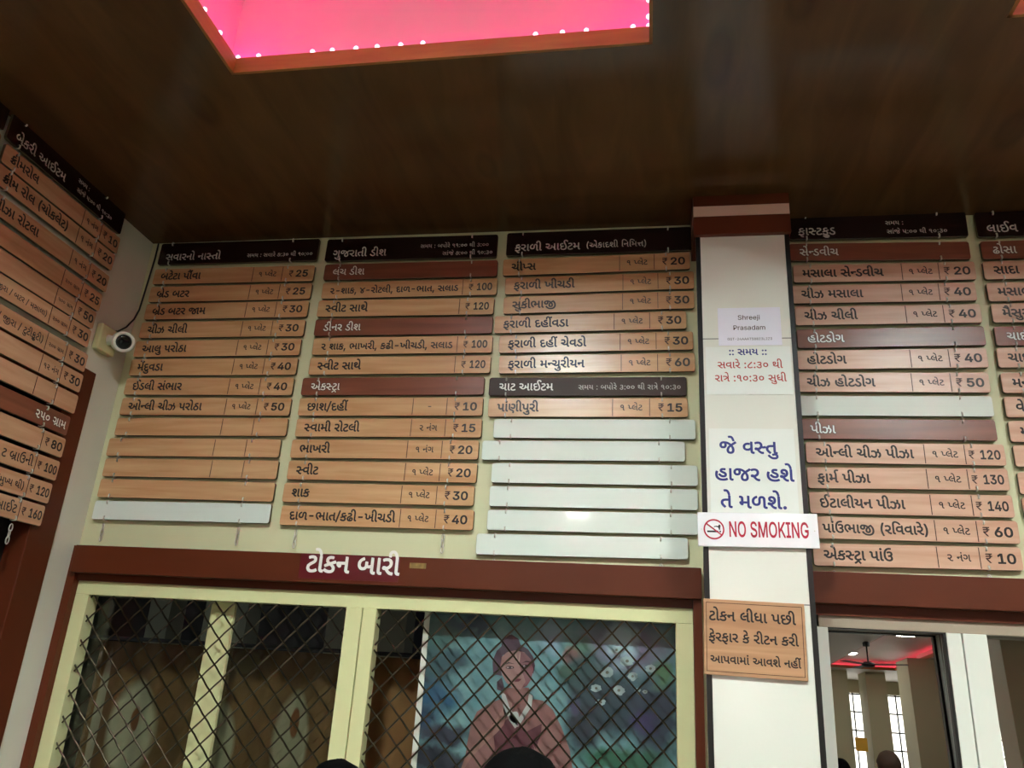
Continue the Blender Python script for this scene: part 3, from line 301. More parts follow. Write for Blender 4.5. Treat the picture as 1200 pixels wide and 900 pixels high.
67: [[413,0,371,3,332,12,296,28,264,48,234,71,208,98,183,128,160,158,139,189,133,188,127,188,121,188,93,190,70,194,52,202,39,214,32,230,29,249,31,264,37,277,46,288,58,295,73,300,90,301,103,300,115,298,128,295,140,290,154,283,168,273,191,280,212,289,233,300,252,314,268,330,282,348,292,368,298,391,300,416,296,450,286,479,268,501,244,517,216,527,183,530,161,529,140,527,120,523,99,517,78,509,55,499,29,568,54,578,80,586,106,594,133,599,159,602,186,603,241,598,288,582,328,556,357,520,375,474,381,418,380,401,378,384,375,367,384,364,393,362,402,360,412,359,422,358,432,358,452,359,471,361,488,365,504,370,518,376,529,382,550,312,532,303,513,296,494,291,475,288,455,287,435,286,404,288,375,293,347,302,330,280,311,260,290,242,267,227,242,214,216,204,241,173,264,146,286,125,307,108,329,95,350,86,372,80,396,76,422,75,436,75,427,0]],
68: [[249,-10,190,-5,140,11,100,37,70,72,52,113,46,162,51,205,65,242,89,274,121,304,161,332,208,359,245,379,275,397,296,412,311,428,320,446,323,467,320,488,312,504,299,516,281,524,261,528,237,530,214,529,193,527,172,524,153,519,133,512,113,504,88,572,111,581,134,588,158,594,184,599,211,602,239,603,290,599,331,586,362,566,385,538,398,506,403,469,401,443,395,419,386,398,373,380,358,364,340,348,321,334,299,320,275,307,241,288,212,270,188,254,169,239,154,224,142,209,135,193,130,174,129,154,133,129,143,107,161,88,185,74,215,66,251,63,282,65,311,69,338,76,364,87,390,100,417,115,454,44,423,28,392,15,360,4,327,-4,290,-8],[72,-230,21,-168,257,-12,286,-12,432,-192,373,-230,262,-89]],
69: [[367,-10,307,-5,253,9,204,33,161,67,125,111,96,165,75,230,62,305,58,392,60,447,66,502,77,555,92,606,113,653,138,697,169,736,206,769,248,797,297,818,352,830,414,834,435,834,454,833,470,831,485,829,500,826,514,823,500,751,489,754,476,756,462,758,447,759,432,760,417,760,367,756,322,746,284,728,250,704,222,675,199,642,180,604,165,565,154,522,147,478,142,434,141,389,144,318,153,256,169,203,190,159,216,124,248,97,283,78,322,67,364,63,401,66,433,75,460,90,479,110,491,138,495,171,493,195,487,217,478,237,465,255,450,272,431,286,401,278,370,273,338,270,323,343,353,346,382,351,409,357,433,366,454,377,472,390,485,406,492,425,495,446,492,470,483,490,468,507,449,519,424,527,395,529,374,528,354,526,334,522,314,517,292,509,270,499,244,567,268,577,293,586,318,593,343,599,369,602,396,603,452,598,497,583,532,559,556,527,570,491,575,449,573,421,566,396,556,373,541,353,524,335,504,320,526,297,544,273,558,247,568,220,574,194,576,167,570,116,551,73,520,38,479,11,428,-5]],
70: [[343,103,299,106,258,116,219,132,183,157,151,192,121,237,117,237,71,244,44,264,35,297,37,310,41,321,50,332,61,340,76,344,94,346,110,345,124,342,137,338,149,331,161,322,172,311,200,322,224,337,244,356,260,379,269,403,272,430,269,460,260,484,244,504,223,518,194,527,158,530,143,529,126,528,108,524,91,520,74,515,58,508,31,576,48,583,68,589,90,595,113,599,137,602,161,603,217,598,264,583,302,557,330,522,346,479,352,428,347,388,333,351,310,318,280,289,244,266,204,250,218,228,236,209,258,194,282,184,309,177,337,175,361,176,383,180,402,186,419,194,434,204,446,216,461,236,472,257,478,280,483,306,485,336,486,371,486,447,566,437,566,349,566,342,566,336,566,329,573,319,581,312,590,306,600,303,611,301,623,300,640,301,655,305,670,310,683,319,696,329,708,341,708,603,788,592,788,152,788,136,789,122,791,112,793,105,796,98,800,92,808,84,819,78,832,76,847,74,861,73,875,73,867,0,856,0,829,1,805,4,784,10,767,17,752,26,739,37,729,49,721,63,716,79,711,98,709,121,708,148,708,252,696,245,684,239,671,234,657,231,641,229,624,228,611,229,599,230,587,233,575,237,563,243,552,250,534,205,508,168,474,140,435,119,391,107],[1122,0,1095,1,1071,4,1050,10,1032,17,1017,26,1004,37,994,49,986,63,980,79,976,98,974,121,973,148,973,603,1053,592,1053,152,1053,136,1054,122,1056,112,1058,105,1061,98,1065,92,1074,84,1084,78,1098,76,1112,74,1126,73,1140,73,1132,0],[975,641,956,701,937,748,916,782,894,805,866,819,834,824,826,824,818,823,809,822,800,820,791,818,782,815,758,884,772,888,786,891,800,894,814,895,827,896,839,896,869,894,897,887,924,876,948,859,970,834,992,801,1011,759,1029,705,1046,641]],
71: [[140,214,124,216,107,224,89,236,72,251,57,268,43,288,32,308,26,328,24,348,26,362,30,375,38,386,49,394,64,398,84,400,372,400,372,328,191,328,191,271,189,253,185,239,177,228,167,220,154,216]],
72: [[326,131,287,134,250,143,214,157,180,177,150,204,124,237,122,237,120,237,117,237,93,239,73,244,56,252,45,264,37,279,35,297,37,309,41,321,50,331,61,339,76,344,94,346,110,345,124,342,137,337,149,330,161,321,172,311,200,322,224,337,244,356,260,379,269,403,272,430,269,460,260,484,244,504,223,518,194,527,158,530,143,529,126,528,108,524,91,520,74,515,58,508,31,576,48,583,68,589,90,595,113,599,137,602,161,603,217,598,264,583,302,557,330,522,346,479,352,428,347,388,334,351,311,318,281,290,247,268,207,251,222,237,238,226,255,216,274,209,297,204,323,203,361,206,394,213,421,226,445,242,466,259,486,278,486,603,566,592,566,152,566,136,567,122,569,112,571,105,574,98,578,92,587,84,597,78,610,76,625,74,638,73,652,73,645,0,634,0,607,1,583,4,562,10,545,17,530,26,517,37,507,49,499,63,494,79,489,98,487,121,486,148,486,184,466,170,444,157,420,146,392,138,361,133]],
73: [[187,112,122,155,243,298,240,300,54,237,32,310,174,349,157,365,143,382,131,400,122,419,117,440,115,462,120,501,136,535,162,564,198,585,240,599,290,603,311,603,331,601,350,600,369,597,388,593,406,589,391,517,374,521,359,524,344,526,330,528,315,529,298,529,267,527,242,520,222,509,208,494,200,476,197,455,199,441,203,427,210,414,221,400,236,386,255,372,476,439,502,369,327,324,370,296,404,268,431,240,450,210,461,177,465,142,463,118,457,94,446,70,431,48,411,29,384,12,352,0,312,-8,266,-10,215,-7,168,1,125,14,86,32,50,51,18,73,63,135,97,112,130,94,162,80,195,71,228,65,262,63,301,65,332,72,354,84,370,100,380,120,383,144,381,161,376,178,366,196,351,215,328,236,297,261]],
74: [[210,178,174,181,139,191,105,207,72,231,41,263,11,303,74,346,96,315,118,291,138,273,159,261,182,253,206,251,232,254,254,265,273,282,287,307,296,341,299,384,296,431,286,468,270,496,247,515,220,526,188,530,168,529,148,527,129,522,111,517,94,510,79,503,54,570,76,580,100,589,124,595,147,599,170,602,192,603,244,597,289,579,328,550,357,507,374,452,380,383,378,343,373,308,364,279,353,254,340,234,324,217,307,204,288,194,269,186,249,182,229,179],[627,0,600,1,576,4,556,10,538,17,523,26,510,37,500,49,492,63,486,79,482,98,480,121,479,148,479,603,559,592,559,152,559,136,560,122,562,112,564,105,567,98,571,92,580,84,590,78,604,76,618,74,632,73,646,73,638,0]],
75: [[549,-10,509,-7,475,1,446,14,422,32,404,54,390,78,380,104,374,132,372,160,376,207,389,252,410,294,439,334,477,375,523,416,495,441,465,464,434,484,401,500,366,513,330,523,337,510,343,496,348,480,353,464,355,447,356,428,354,403,349,378,340,354,328,331,311,311,289,294,262,280,229,273,191,270,144,275,105,291,74,316,51,350,38,388,33,430,36,461,44,489,57,516,75,541,99,562,127,580,160,593,198,600,240,603,307,599,369,587,428,566,482,539,533,503,581,461,611,484,642,506,673,529,706,552,742,577,782,604,827,539,790,515,755,492,722,470,690,449,660,428,630,407,656,370,678,333,696,294,710,253,718,212,721,169,716,117,700,73,674,37,640,11,598,-5],[113,429,115,403,123,381,135,364,151,353,170,345,191,343,219,346,241,354,256,367,267,385,274,407,276,434,275,452,272,470,268,487,261,503,254,519,245,533,241,533,237,533,234,533,195,530,164,519,141,502,125,479,116,455],[454,161,456,133,464,109,476,89,494,75,517,66,547,63,573,66,595,74,614,88,628,109,636,136,639,170,637,206,631,241,622,274,608,305,591,334,571,363,540,338,515,313,496,290,481,267,470,245,462,223,458,202,455,181]],
76: [[209,12,180,36,152,62,126,88,103,114,83,142,66,170,53,199,46,230,43,261,44,286,49,309,56,330,66,349,78,366,93,381,115,397,141,410,170,420,207,427,252,432,306,433,398,433,398,603,478,592,478,152,478,136,479,122,481,112,483,105,486,98,490,92,499,84,509,78,522,76,537,74,550,73,564,73,557,0,546,0,519,1,495,4,474,10,457,17,442,26,429,37,419,49,411,63,406,79,401,98,399,121,398,148,398,360,300,360,272,360,248,359,228,357,211,355,197,351,185,348,175,343,165,337,156,331,139,312,128,289,125,261,129,227,141,195,162,164,189,134,222,102,262,68]],
77: [[264,161,239,162,216,166,194,173,175,182,158,192,143,204,128,222,115,241,106,262,99,286,94,316,93,350,93,440,93,456,92,470,90,480,88,487,85,494,81,500,73,508,62,514,49,516,34,518,20,519,6,519,14,592,24,592,52,591,76,588,96,582,114,575,129,566,142,555,152,543,160,529,166,513,170,494,172,471,173,443,173,357,174,329,177,306,181,288,187,275,194,263,202,253,219,242,242,235,272,233,293,234,313,238,332,245,349,253,364,263,378,273,407,206,388,193,367,182,344,173,320,166,293,162]],
78: [[318,-10,247,-4,189,13,144,42,113,80,94,125,88,176,94,224,111,266,139,302,113,321,91,343,71,367,56,394,47,426,44,461,46,486,52,509,63,532,78,552,96,569,119,584,146,594,176,601,210,603,244,602,275,598,304,592,290,520,280,522,269,525,258,526,246,528,233,529,219,529,191,527,167,520,149,508,136,494,128,476,125,456,127,434,133,414,144,395,159,377,180,360,207,344,236,352,267,357,299,359,305,359,311,359,318,358,325,358,331,358,338,357,329,285,324,286,320,286,315,286,310,286,305,286,300,286,266,283,235,274,208,260,186,239,172,212,168,177,184,114,234,77,316,64,366,67,412,77,452,94,489,115,520,141,547,171,570,204,588,238,602,274,611,311,617,347,619,382,617,421,612,452,604,476,593,495,580,509,566,519,552,525,539,529,526,530,504,528,486,520,472,508,463,492,457,475,455,455,459,430,469,406,488,386,514,367,550,351,596,338,571,267,539,278,508,291,478,305,450,322,425,342,404,366,389,393,379,425,376,461,378,486,383,509,392,531,405,551,422,568,443,583,468,594,496,601,528,603,556,601,583,594,610,582,634,565,656,541,675,511,689,474,698,428,701,375,698,329,691,282,678,236,659,192,635,151,606,112,571,77,531,48,486,23,435,5,379,-6]],
79: [[233,151,198,154,165,162,136,176,109,194,87,218,68,246,55,278,47,314,44,354,50,413,69,464,100,510,143,548,196,579,259,603,282,531,229,510,189,486,160,457,141,425,130,390,126,353,128,323,133,298,142,276,154,259,167,246,183,236,200,229,217,224,234,223,267,227,294,239,314,258,322,270,328,284,332,299,335,317,336,341,337,369,337,447,417,437,417,367,425,358,433,351,442,346,453,342,463,340,475,339,492,340,507,343,522,349,535,357,548,366,560,378,560,603,640,592,640,152,640,136,641,122,643,112,645,105,648,98,652,92,660,84,671,78,684,76,698,74,712,73,726,73,718,0,708,0,685,1,663,3,642,8,623,14,606,24,591,37,580,50,572,63,567,78,564,95,561,115,560,138,337,-8,289,60,560,218,560,291,548,284,536,278,522,273,508,270,492,268,475,267,464,267,453,269,442,270,432,273,422,278,412,283,400,246,381,214,355,188,322,167,281,155]],
80: [[273,107,217,112,171,126,133,150,105,182,89,219,83,261,86,296,97,328,114,355,96,371,79,388,64,408,53,430,46,454,44,481,48,516,62,549,84,578,115,605,156,627,206,646,235,574,206,565,182,555,164,544,150,532,139,520,132,508,128,496,126,485,125,474,130,444,146,418,172,396,198,404,227,409,259,411,269,411,279,410,290,409,301,408,311,406,320,405,308,333,292,336,275,337,257,338,232,336,210,330,190,320,176,306,167,288,164,264,176,217,212,188,273,179,302,181,330,186,356,194,381,207,406,223,431,244,431,603,511,592,511,152,511,136,512,122,514,112,516,105,519,98,523,92,532,84,542,78,556,76,570,74,584,73,598,73,590,0,580,0,553,1,529,4,508,10,490,17,475,26,462,37,452,49,444,63,438,79,434,98,432,121,431,148,431,154,411,142,389,131,366,121,339,113,308,109]],
81: [[278,-10,227,-7,183,1,145,14,113,32,88,54,68,79,55,108,47,139,44,172,49,217,63,255,86,286,119,314,158,341,205,367,233,381,267,399,292,415,310,428,320,442,327,456,329,472,326,490,319,505,306,516,288,524,268,528,245,530,223,529,202,527,183,524,165,519,146,513,127,505,102,572,125,581,147,588,169,594,192,599,218,602,247,603,296,599,336,587,368,566,391,540,404,509,409,474,407,448,401,425,391,405,377,387,360,370,340,355,316,340,290,325,261,310,239,299,204,280,175,261,153,242,137,222,128,198,125,171,128,144,137,121,151,100,172,82,200,70,236,62,231,75,227,88,224,101,222,115,220,129,220,144,224,179,238,210,260,235,288,254,322,265,360,269,399,265,432,254,460,234,480,209,492,177,496,140,494,113,486,88,474,65,456,44,433,26,404,10,369,-1,327,-8],[294,127,296,105,301,83,310,61,341,65,367,72,390,84,406,99,417,118,420,141,418,158,413,172,405,184,394,192,380,197,364,199,344,197,327,191,313,180,302,166,296,148]],
82: [[724,0,697,1,673,4,652,10,634,17,619,26,606,37,596,49,588,63,582,79,578,98,576,121,575,148,575,398,574,426,573,449,570,466,566,481,559,493,551,503,538,514,522,520,503,522,493,521,484,520,476,516,468,513,461,508,455,503,447,493,440,481,436,468,433,450,432,427,431,398,431,375,430,337,427,302,422,269,413,239,398,212,378,188,362,175,344,164,323,154,299,147,272,142,242,141,205,144,171,152,140,166,112,185,89,210,70,239,55,273,47,311,44,354,50,410,68,460,99,506,141,545,195,577,259,603,282,530,230,509,189,484,160,454,141,422,130,387,126,350,128,318,133,291,142,269,155,251,169,237,186,226,203,219,222,214,241,213,260,214,277,217,292,222,304,229,316,237,325,246,333,258,340,272,345,287,348,305,350,328,351,356,351,410,352,437,354,464,357,490,364,514,379,538,400,559,413,569,427,577,444,584,461,589,481,592,503,593,524,592,544,589,562,584,578,577,593,569,606,559,622,543,634,526,644,506,650,484,654,456,655,423,655,152,655,136,656,122,658,112,660,105,663,98,667,92,676,84,686,78,700,76,714,74,728,73,742,73,734,0]],
83: [[136,-6,119,-4,103,2,90,13,79,27,72,42,70,60,72,77,79,92,90,106,103,117,119,123,136,125,154,123,169,117,183,106,194,92,200,77,202,60,200,42,194,27,183,13,169,2,154,-4]],
84: [[261,161,212,166,172,180,140,203,125,221,113,240,104,260,98,285,94,315,93,351,93,440,93,456,92,470,90,480,88,487,85,494,81,500,73,508,62,514,49,516,34,518,20,519,6,519,14,592,24,592,52,591,76,588,96,582,114,575,129,566,142,555,152,543,160,529,166,513,170,494,172,471,173,443,173,351,174,326,176,306,180,289,185,275,192,263,200,253,217,242,237,235,262,233,275,234,287,236,298,239,309,244,318,250,327,258,334,267,339,278,344,290,347,306,348,326,349,351,349,481,429,471,429,362,436,352,444,345,454,340,464,337,474,335,486,334,503,335,519,339,533,344,546,352,559,362,571,374,571,603,651,592,651,152,651,136,653,123,654,113,657,105,660,98,664,92,672,84,682,78,696,76,710,74,724,73,738,73,730,0,720,0,693,1,669,4,648,10,631,17,616,26,603,37,593,49,585,63,578,79,574,98,572,121,571,148,571,285,559,278,547,273,534,268,519,265,503,263,486,262,475,262,464,264,453,266,443,268,433,273,423,278,410,245,391,217,366,193,335,175,300,165]],
85: [[425,-142,360,-97,368,-87,375,-77,380,-67,385,-57,387,-46,388,-35,386,-18,379,-2,368,12,352,25,330,38,302,52,163,114,131,132,107,152,92,176,82,203,77,236,75,276,75,603,155,592,155,291,155,273,156,256,157,241,159,228,164,215,170,204,179,195,191,185,207,177,346,113,388,92,421,70,444,49,460,26,469,0,472,-30,470,-52,465,-73,457,-92,447,-110,436,-127],[398,210,367,213,335,222,303,236,272,256,243,280,217,310,277,355,294,335,312,318,330,303,350,291,372,284,396,282,417,285,436,293,452,307,465,329,472,361,475,404,472,445,464,478,450,502,430,519,407,529,380,532,346,529,314,522,284,509,259,574,280,584,302,591,324,596,345,600,365,602,385,603,432,597,473,581,508,552,534,514,550,464,555,404,553,366,549,333,541,305,531,282,518,262,504,246,488,234,471,225,453,218,434,214,416,211],[795,0,768,1,744,4,724,10,706,17,691,26,678,37,668,49,660,63,654,79,650,98,648,121,647,148,647,603,727,592,727,152,727,136,728,122,730,112,732,105,735,98,739,92,748,84,758,78,772,76,786,74,800,73,813,73,806,0]],
86: [[65,211,38,282,180,333,158,351,139,370,124,390,112,411,105,435,103,462,108,501,124,535,150,564,186,585,228,599,277,603,298,603,318,601,338,600,357,597,376,593,394,589,379,517,362,521,347,524,332,526,318,528,303,529,286,529,255,527,230,520,210,509,196,494,188,476,185,455,187,439,193,423,202,408,216,393,235,377,259,361,464,438,496,368,331,311,368,286,398,261,422,234,439,206,450,175,453,142,451,118,445,94,434,70,420,48,399,29,374,12,342,0,304,-8,259,-10,249,-10,238,-10,226,-9,250,-40,274,-64,298,-82,322,-93,349,-101,378,-103,404,-103,395,-178,379,-178,342,-175,308,-168,278,-154,250,-137,225,-116,202,-91,180,-63,160,-34,140,-3,115,2,94,8,78,16,66,25,56,35,50,45,46,55,44,65,43,73,45,87,50,99,58,109,70,116,82,121,96,122,114,120,130,116,146,108,161,97,176,84,191,68,211,64,233,62,257,61,292,63,320,71,342,83,358,100,368,120,371,144,370,157,367,170,362,184,353,198,342,213,326,229,306,246,281,263,251,282]],
87: [[-183,632,-193,651,-202,670,-210,691,-215,712,-219,733,-220,754,-215,798,-201,834,-176,862,-145,881,-108,892,-67,896,-46,895,-26,893,-8,890,9,885,25,879,39,872,17,808,5,814,-7,819,-19,823,-32,826,-46,828,-60,829,-86,826,-106,819,-122,806,-133,788,-140,769,-142,746,-141,728,-138,711,-132,694,-125,678,-117,660,-107,641]],
88: [[239,0,212,1,188,4,168,10,150,17,135,26,122,37,112,49,104,63,98,79,93,98,91,121,90,148,90,603,170,593,170,152,170,135,171,122,173,112,176,104,180,97,185,90,193,83,203,78,216,75,229,74,243,73,257,73,249,0],[55,624,21,652,-11,675,-40,691,-67,702,-95,709,-124,711,-136,711,-148,710,-158,708,-167,706,-175,704,-182,701,-205,770,-194,773,-182,776,-170,778,-156,780,-141,781,-125,781,-87,778,-52,769,-18,755,16,734,54,704,94,667,84,705,73,737,62,762,51,783,38,800,24,812,8,820,-10,824,-30,826,-37,826,-45,825,-54,824,-64,822,-73,819,-82,816,-105,884,-92,888,-78,891,-64,894,-50,895,-37,896,-25,896,6,894,33,886,58,874,81,855,102,829,120,796,136,754,151,702,164,641,100,641,98,649,96,657,95,664],[197,748,183,750,170,756,158,765,149,777,144,791,142,806,144,821,149,835,158,847,170,856,183,862,197,864,212,862,225,856,236,847,245,835,250,821,252,806,250,791,245,777,236,765,225,756,212,750]],
89: [[548,-10,509,-7,475,1,446,14,422,32,404,54,390,78,380,104,374,132,372,160,376,207,389,251,410,291,439,330,478,370,525,411,497,437,468,460,436,480,403,498,368,512,330,522,337,509,343,496,348,480,353,464,355,447,356,428,354,403,349,378,341,354,329,331,312,311,290,294,263,280,230,273,191,270,144,275,105,291,74,316,51,350,38,388,33,430,36,461,44,490,57,517,75,541,99,562,127,580,160,593,198,600,240,603,308,599,371,586,430,564,484,535,536,499,584,455,623,481,664,507,708,533,752,558,797,581,842,603,922,592,922,152,922,136,924,123,926,113,928,105,931,98,935,92,943,84,953,78,966,76,981,74,995,73,1009,73,1001,0,991,0,964,1,940,4,920,10,902,17,887,26,874,37,864,49,856,63,850,79,845,98,843,121,842,148,842,524,803,503,766,482,730,461,696,440,663,420,632,400,657,364,679,327,697,290,710,251,718,210,721,169,716,117,700,73,674,37,640,11,598,-5],[113,429,115,403,123,381,135,364,151,353,170,345,191,343,219,346,241,354,256,367,267,385,274,407,276,434,275,452,272,470,268,487,261,503,254,519,245,533,241,533,237,533,234,533,195,530,164,519,141,502,125,479,116,455],[454,161,456,133,464,109,476,89,494,75,517,66,546,63,573,66,595,74,614,88,628,109,636,136,639,170,637,205,631,238,622,270,609,300,593,329,573,357,530,321,499,287,478,255,464,224,457,192]],
90: [[-173,641,-192,701,-211,748,-232,782,-254,805,-282,819,-314,824,-322,824,-330,823,-339,822,-348,820,-357,818,-366,815,-390,884,-376,888,-362,891,-348,894,-334,895,-321,896,-309,896,-278,894,-250,887,-224,876,-199,859,-177,834,-156,801,-137,759,-119,705,-102,641],[-68,748,-83,750,-96,756,-108,765,-117,777,-122,791,-124,806,-122,821,-117,835,-108,847,-96,856,-83,862,-68,864,-53,862,-40,856,-29,847,-20,835,-15,821,-13,806,-15,791,-20,777,-29,765,-40,756,-53,750]],
91: [[-210,624,-244,652,-276,675,-304,691,-332,702,-360,709,-389,711,-401,711,-413,710,-423,708,-432,706,-440,704,-447,701,-470,770,-459,773,-447,776,-434,778,-421,780,-406,781,-390,781,-352,778,-317,769,-283,755,-249,734,-211,704,-171,667,-181,705,-192,737,-202,762,-214,783,-227,800,-241,812,-257,820,-275,824,-295,826,-302,826,-310,825,-320,824,-329,822,-338,819,-347,816,-370,884,-357,888,-343,891,-329,894,-315,895,-302,896,-290,896,-259,894,-232,886,-206,874,-184,855,-163,829,-145,796,-129,754,-114,702,-101,641,-165,641,-167,649,-169,657,-170,664]],
92: [[261,161,212,166,172,180,140,203,125,221,113,240,104,260,98,285,94,315,93,351,93,440,93,456,92,470,90,480,88,487,85,494,81,500,73,508,62,514,49,516,34,518,20,519,6,519,14,592,24,592,52,591,76,588,96,582,114,575,129,566,142,555,152,543,160,529,166,513,170,494,172,471,173,443,173,351,174,326,176,306,180,289,185,275,192,263,200,253,217,242,237,235,262,233,275,234,287,236,298,239,309,244,318,250,327,258,334,267,339,278,344,290,347,306,348,326,349,351,349,481,429,471,429,363,437,353,447,346,458,340,470,337,483,335,497,334,501,334,505,334,509,335,544,348,575,362,600,380,618,400,629,424,633,451,630,474,622,493,609,510,591,521,569,529,543,531,531,531,521,530,514,530,506,528,499,527,492,526,474,594,482,596,492,598,502,600,515,602,530,603,548,603,596,599,636,585,670,563,694,533,709,496,714,452,711,418,701,387,684,360,663,337,636,316,606,299,618,282,633,266,652,252,675,242,700,235,728,233,762,235,792,242,818,252,841,266,862,281,879,298,879,603,959,592,959,152,959,136,960,122,962,112,964,105,967,98,971,92,980,84,990,78,1004,76,1018,74,1032,73,1045,73,1038,0,1027,0,1000,1,976,4,956,10,938,17,923,26,910,37,900,49,892,63,886,79,882,98,880,121,879,148,879,207,860,194,839,183,816,174,792,167,763,162,731,161,688,164,650,174,615,190,584,211,557,238,534,269,521,265,507,263,492,262,480,262,468,264,456,266,445,269,434,274,423,279,410,246,391,217,366,194,335,175,300,165]],
93: [[275,146,220,151,172,166,132,192,98,227,70,270,48,321,106,341,154,362,192,386,218,412,235,442,240,477,238,495,232,509,222,520,210,529,195,533,179,535,161,534,146,529,134,522,124,513,119,502,117,489,118,478,121,468,126,458,135,449,146,439,162,430,116,376,92,391,72,408,58,426,48,446,42,468,40,491,44,520,56,546,76,570,103,588,137,599,178,603,210,601,237,595,260,584,278,570,293,554,304,536,312,516,316,495,318,474,313,432,299,395,274,362,241,332,200,305,151,281,164,263,180,248,198,235,220,226,246,220,276,218,314,220,348,228,378,240,404,255,428,272,450,292,450,603,530,592,530,152,530,136,531,122,533,112,535,105,538,98,542,92,551,84,561,78,574,76,589,74,603,73,617,73,609,0,599,0,572,1,548,4,527,10,509,17,494,26,481,37,471,49,463,63,458,79,453,98,451,121,450,148,450,201,429,187,405,174,379,162,349,153,315,148]],
94: [[146,135,96,205,338,349,317,377,296,400,276,418,258,432,239,443,221,450,203,454,184,457,165,458,141,457,120,454,100,449,81,442,61,433,40,423,11,493,37,505,63,515,89,523,114,529,138,532,161,533,194,531,224,527,250,518,275,507,299,491,322,472,346,448,372,419,399,385,407,390,407,603,487,592,487,152,487,135,488,122,490,113,492,106,496,99,500,92,509,84,520,78,533,76,547,74,561,73,574,73,566,0,556,0,529,1,505,4,484,10,466,17,451,26,438,37,428,49,420,63,414,79,410,98,408,121,407,148,407,308]],
95: [[484,0,457,1,433,4,412,10,395,17,380,26,367,37,357,49,349,63,344,79,339,98,337,121,336,148,336,293,324,289,311,285,298,282,285,280,271,278,256,278,225,280,196,287,169,298,145,314,124,333,108,356,95,382,88,411,85,442,87,470,94,496,104,522,120,544,138,564,162,580,188,593,218,600,251,603,274,602,295,599,314,594,330,587,346,579,359,569,377,552,391,531,402,508,410,480,414,448,416,411,416,152,416,136,417,122,419,112,421,105,424,98,428,92,437,84,447,78,460,76,475,74,488,73,502,73,495,0],[166,437,169,412,177,391,192,374,210,361,232,354,258,351,286,353,312,361,336,373,336,394,335,421,333,445,330,465,325,482,318,497,308,509,301,515,293,520,284,524,275,528,264,529,252,530,227,527,206,519,189,505,176,486,169,464]],
96: [[276,98,236,101,200,110,166,124,136,144,112,169,92,198,77,231,68,267,65,306,68,345,77,380,92,412,112,441,137,466,166,486,200,501,236,510,275,513,315,510,352,501,386,486,415,467,439,442,459,413,473,380,482,344,485,305,482,266,473,230,458,198,437,169,412,144,383,124,350,110,315,101],[273,172,309,176,341,189,367,210,387,238,399,271,403,308,399,345,388,376,369,402,344,422,313,434,277,438,241,434,210,421,184,400,163,373,151,341,147,304,151,268,162,236,182,209,207,188,238,176]],
97: [[281,-10,244,-8,210,-1,178,10,150,25,124,44,100,66,78,90,57,117,38,145,107,187,138,145,166,112,194,90,221,75,249,66,279,63,310,66,338,74,362,88,380,107,390,133,394,166,392,189,387,211,379,231,368,249,354,266,338,280,318,273,298,266,276,261,254,257,231,253,208,251,193,328,245,335,291,345,329,359,358,379,375,406,381,440,378,465,369,487,353,505,331,518,303,526,269,529,244,528,222,526,202,522,181,517,159,509,135,499,110,567,136,578,162,586,188,594,215,599,243,602,271,603,333,598,381,583,417,557,441,524,456,485,461,442,459,416,454,392,446,370,435,351,421,334,404,318,425,296,443,272,456,246,466,218,472,191,474,164,468,116,452,74,424,38,385,12,338,-5]],
98: [[295,-9,251,-6,211,3,173,18,139,41,108,71,82,108,59,155,40,210,25,275,107,286,123,220,144,165,170,122,202,90,243,70,292,64,339,71,374,91,398,124,414,170,424,227,427,296,425,334,421,371,412,408,401,441,386,470,368,496,345,515,320,526,290,530,266,527,246,520,229,507,217,490,209,471,207,448,210,421,218,399,232,380,252,366,275,354,304,346,335,340,370,336,408,335,406,261,322,266,253,282,197,309,156,346,132,393,124,451,126,478,132,503,142,526,157,548,175,566,198,582,225,594,256,601,292,603,333,599,370,587,404,567,435,539,461,503,482,460,498,409,508,350,511,284,508,218,499,161,484,114,464,74,438,43,408,20,374,4,336,-6]],
99: [[268,-10,235,-8,203,-1,172,10,144,25,120,45,100,68,84,96,75,127,72,162,73,184,76,204,81,224,89,244,99,264,113,286,131,309,153,334,179,362,417,603,479,543,269,337,242,310,219,285,200,264,185,245,173,227,164,210,159,194,155,177,154,160,158,131,169,106,188,88,212,74,240,66,272,63,310,65,344,71,374,80,403,93,431,108,460,124,497,55,467,38,435,23,399,10,360,-1,316,-8]],
100: [[248,161,205,165,169,179,140,201,127,217,116,236,107,256,101,280,97,308,96,341,96,440,96,456,95,470,93,480,91,487,88,494,84,500,76,508,66,514,52,516,38,518,24,519,10,519,18,592,28,592,55,591,79,588,100,582,117,575,132,566,145,555,155,543,163,529,169,513,173,494,175,471,176,443,176,345,177,319,179,299,183,282,188,270,194,259,201,251,216,241,235,235,260,233,280,235,300,239,319,247,337,257,353,270,367,284,367,603,447,592,447,152,447,136,448,122,450,112,452,105,455,98,459,92,468,84,478,78,492,76,506,74,520,73,534,73,526,0,516,0,489,1,465,4,444,10,426,17,411,26,398,37,388,49,380,63,374,79,370,98,368,121,367,148,367,195,351,185,333,177,314,170,294,165,272,162]],
101: [[420,0,382,3,348,12,318,26,290,45,266,69,244,96,223,126,204,158,185,192,179,192,173,192,168,192,140,194,117,198,100,206,87,217,80,233,77,252,79,267,85,279,94,290,106,297,121,302,137,303,150,302,163,301,176,298,189,293,203,285,218,275,242,281,265,290,288,300,308,313,325,329,340,346,351,367,358,389,360,414,356,449,345,478,326,500,302,516,271,526,236,529,213,528,190,526,168,522,147,517,125,509,102,499,77,567,102,577,128,586,155,593,183,599,211,602,238,603,295,598,345,582,386,556,418,519,437,471,443,413,440,379,432,347,418,318,400,292,379,269,354,248,326,231,296,217,264,206,282,176,299,150,316,129,331,112,348,98,364,88,382,81,402,76,424,75,437,76,451,78,464,81,477,85,489,90,500,95,527,26,508,17,489,10,472,5,454,2,437,1]],
102: [[53,-175,96,102,196,102,120,-175]],
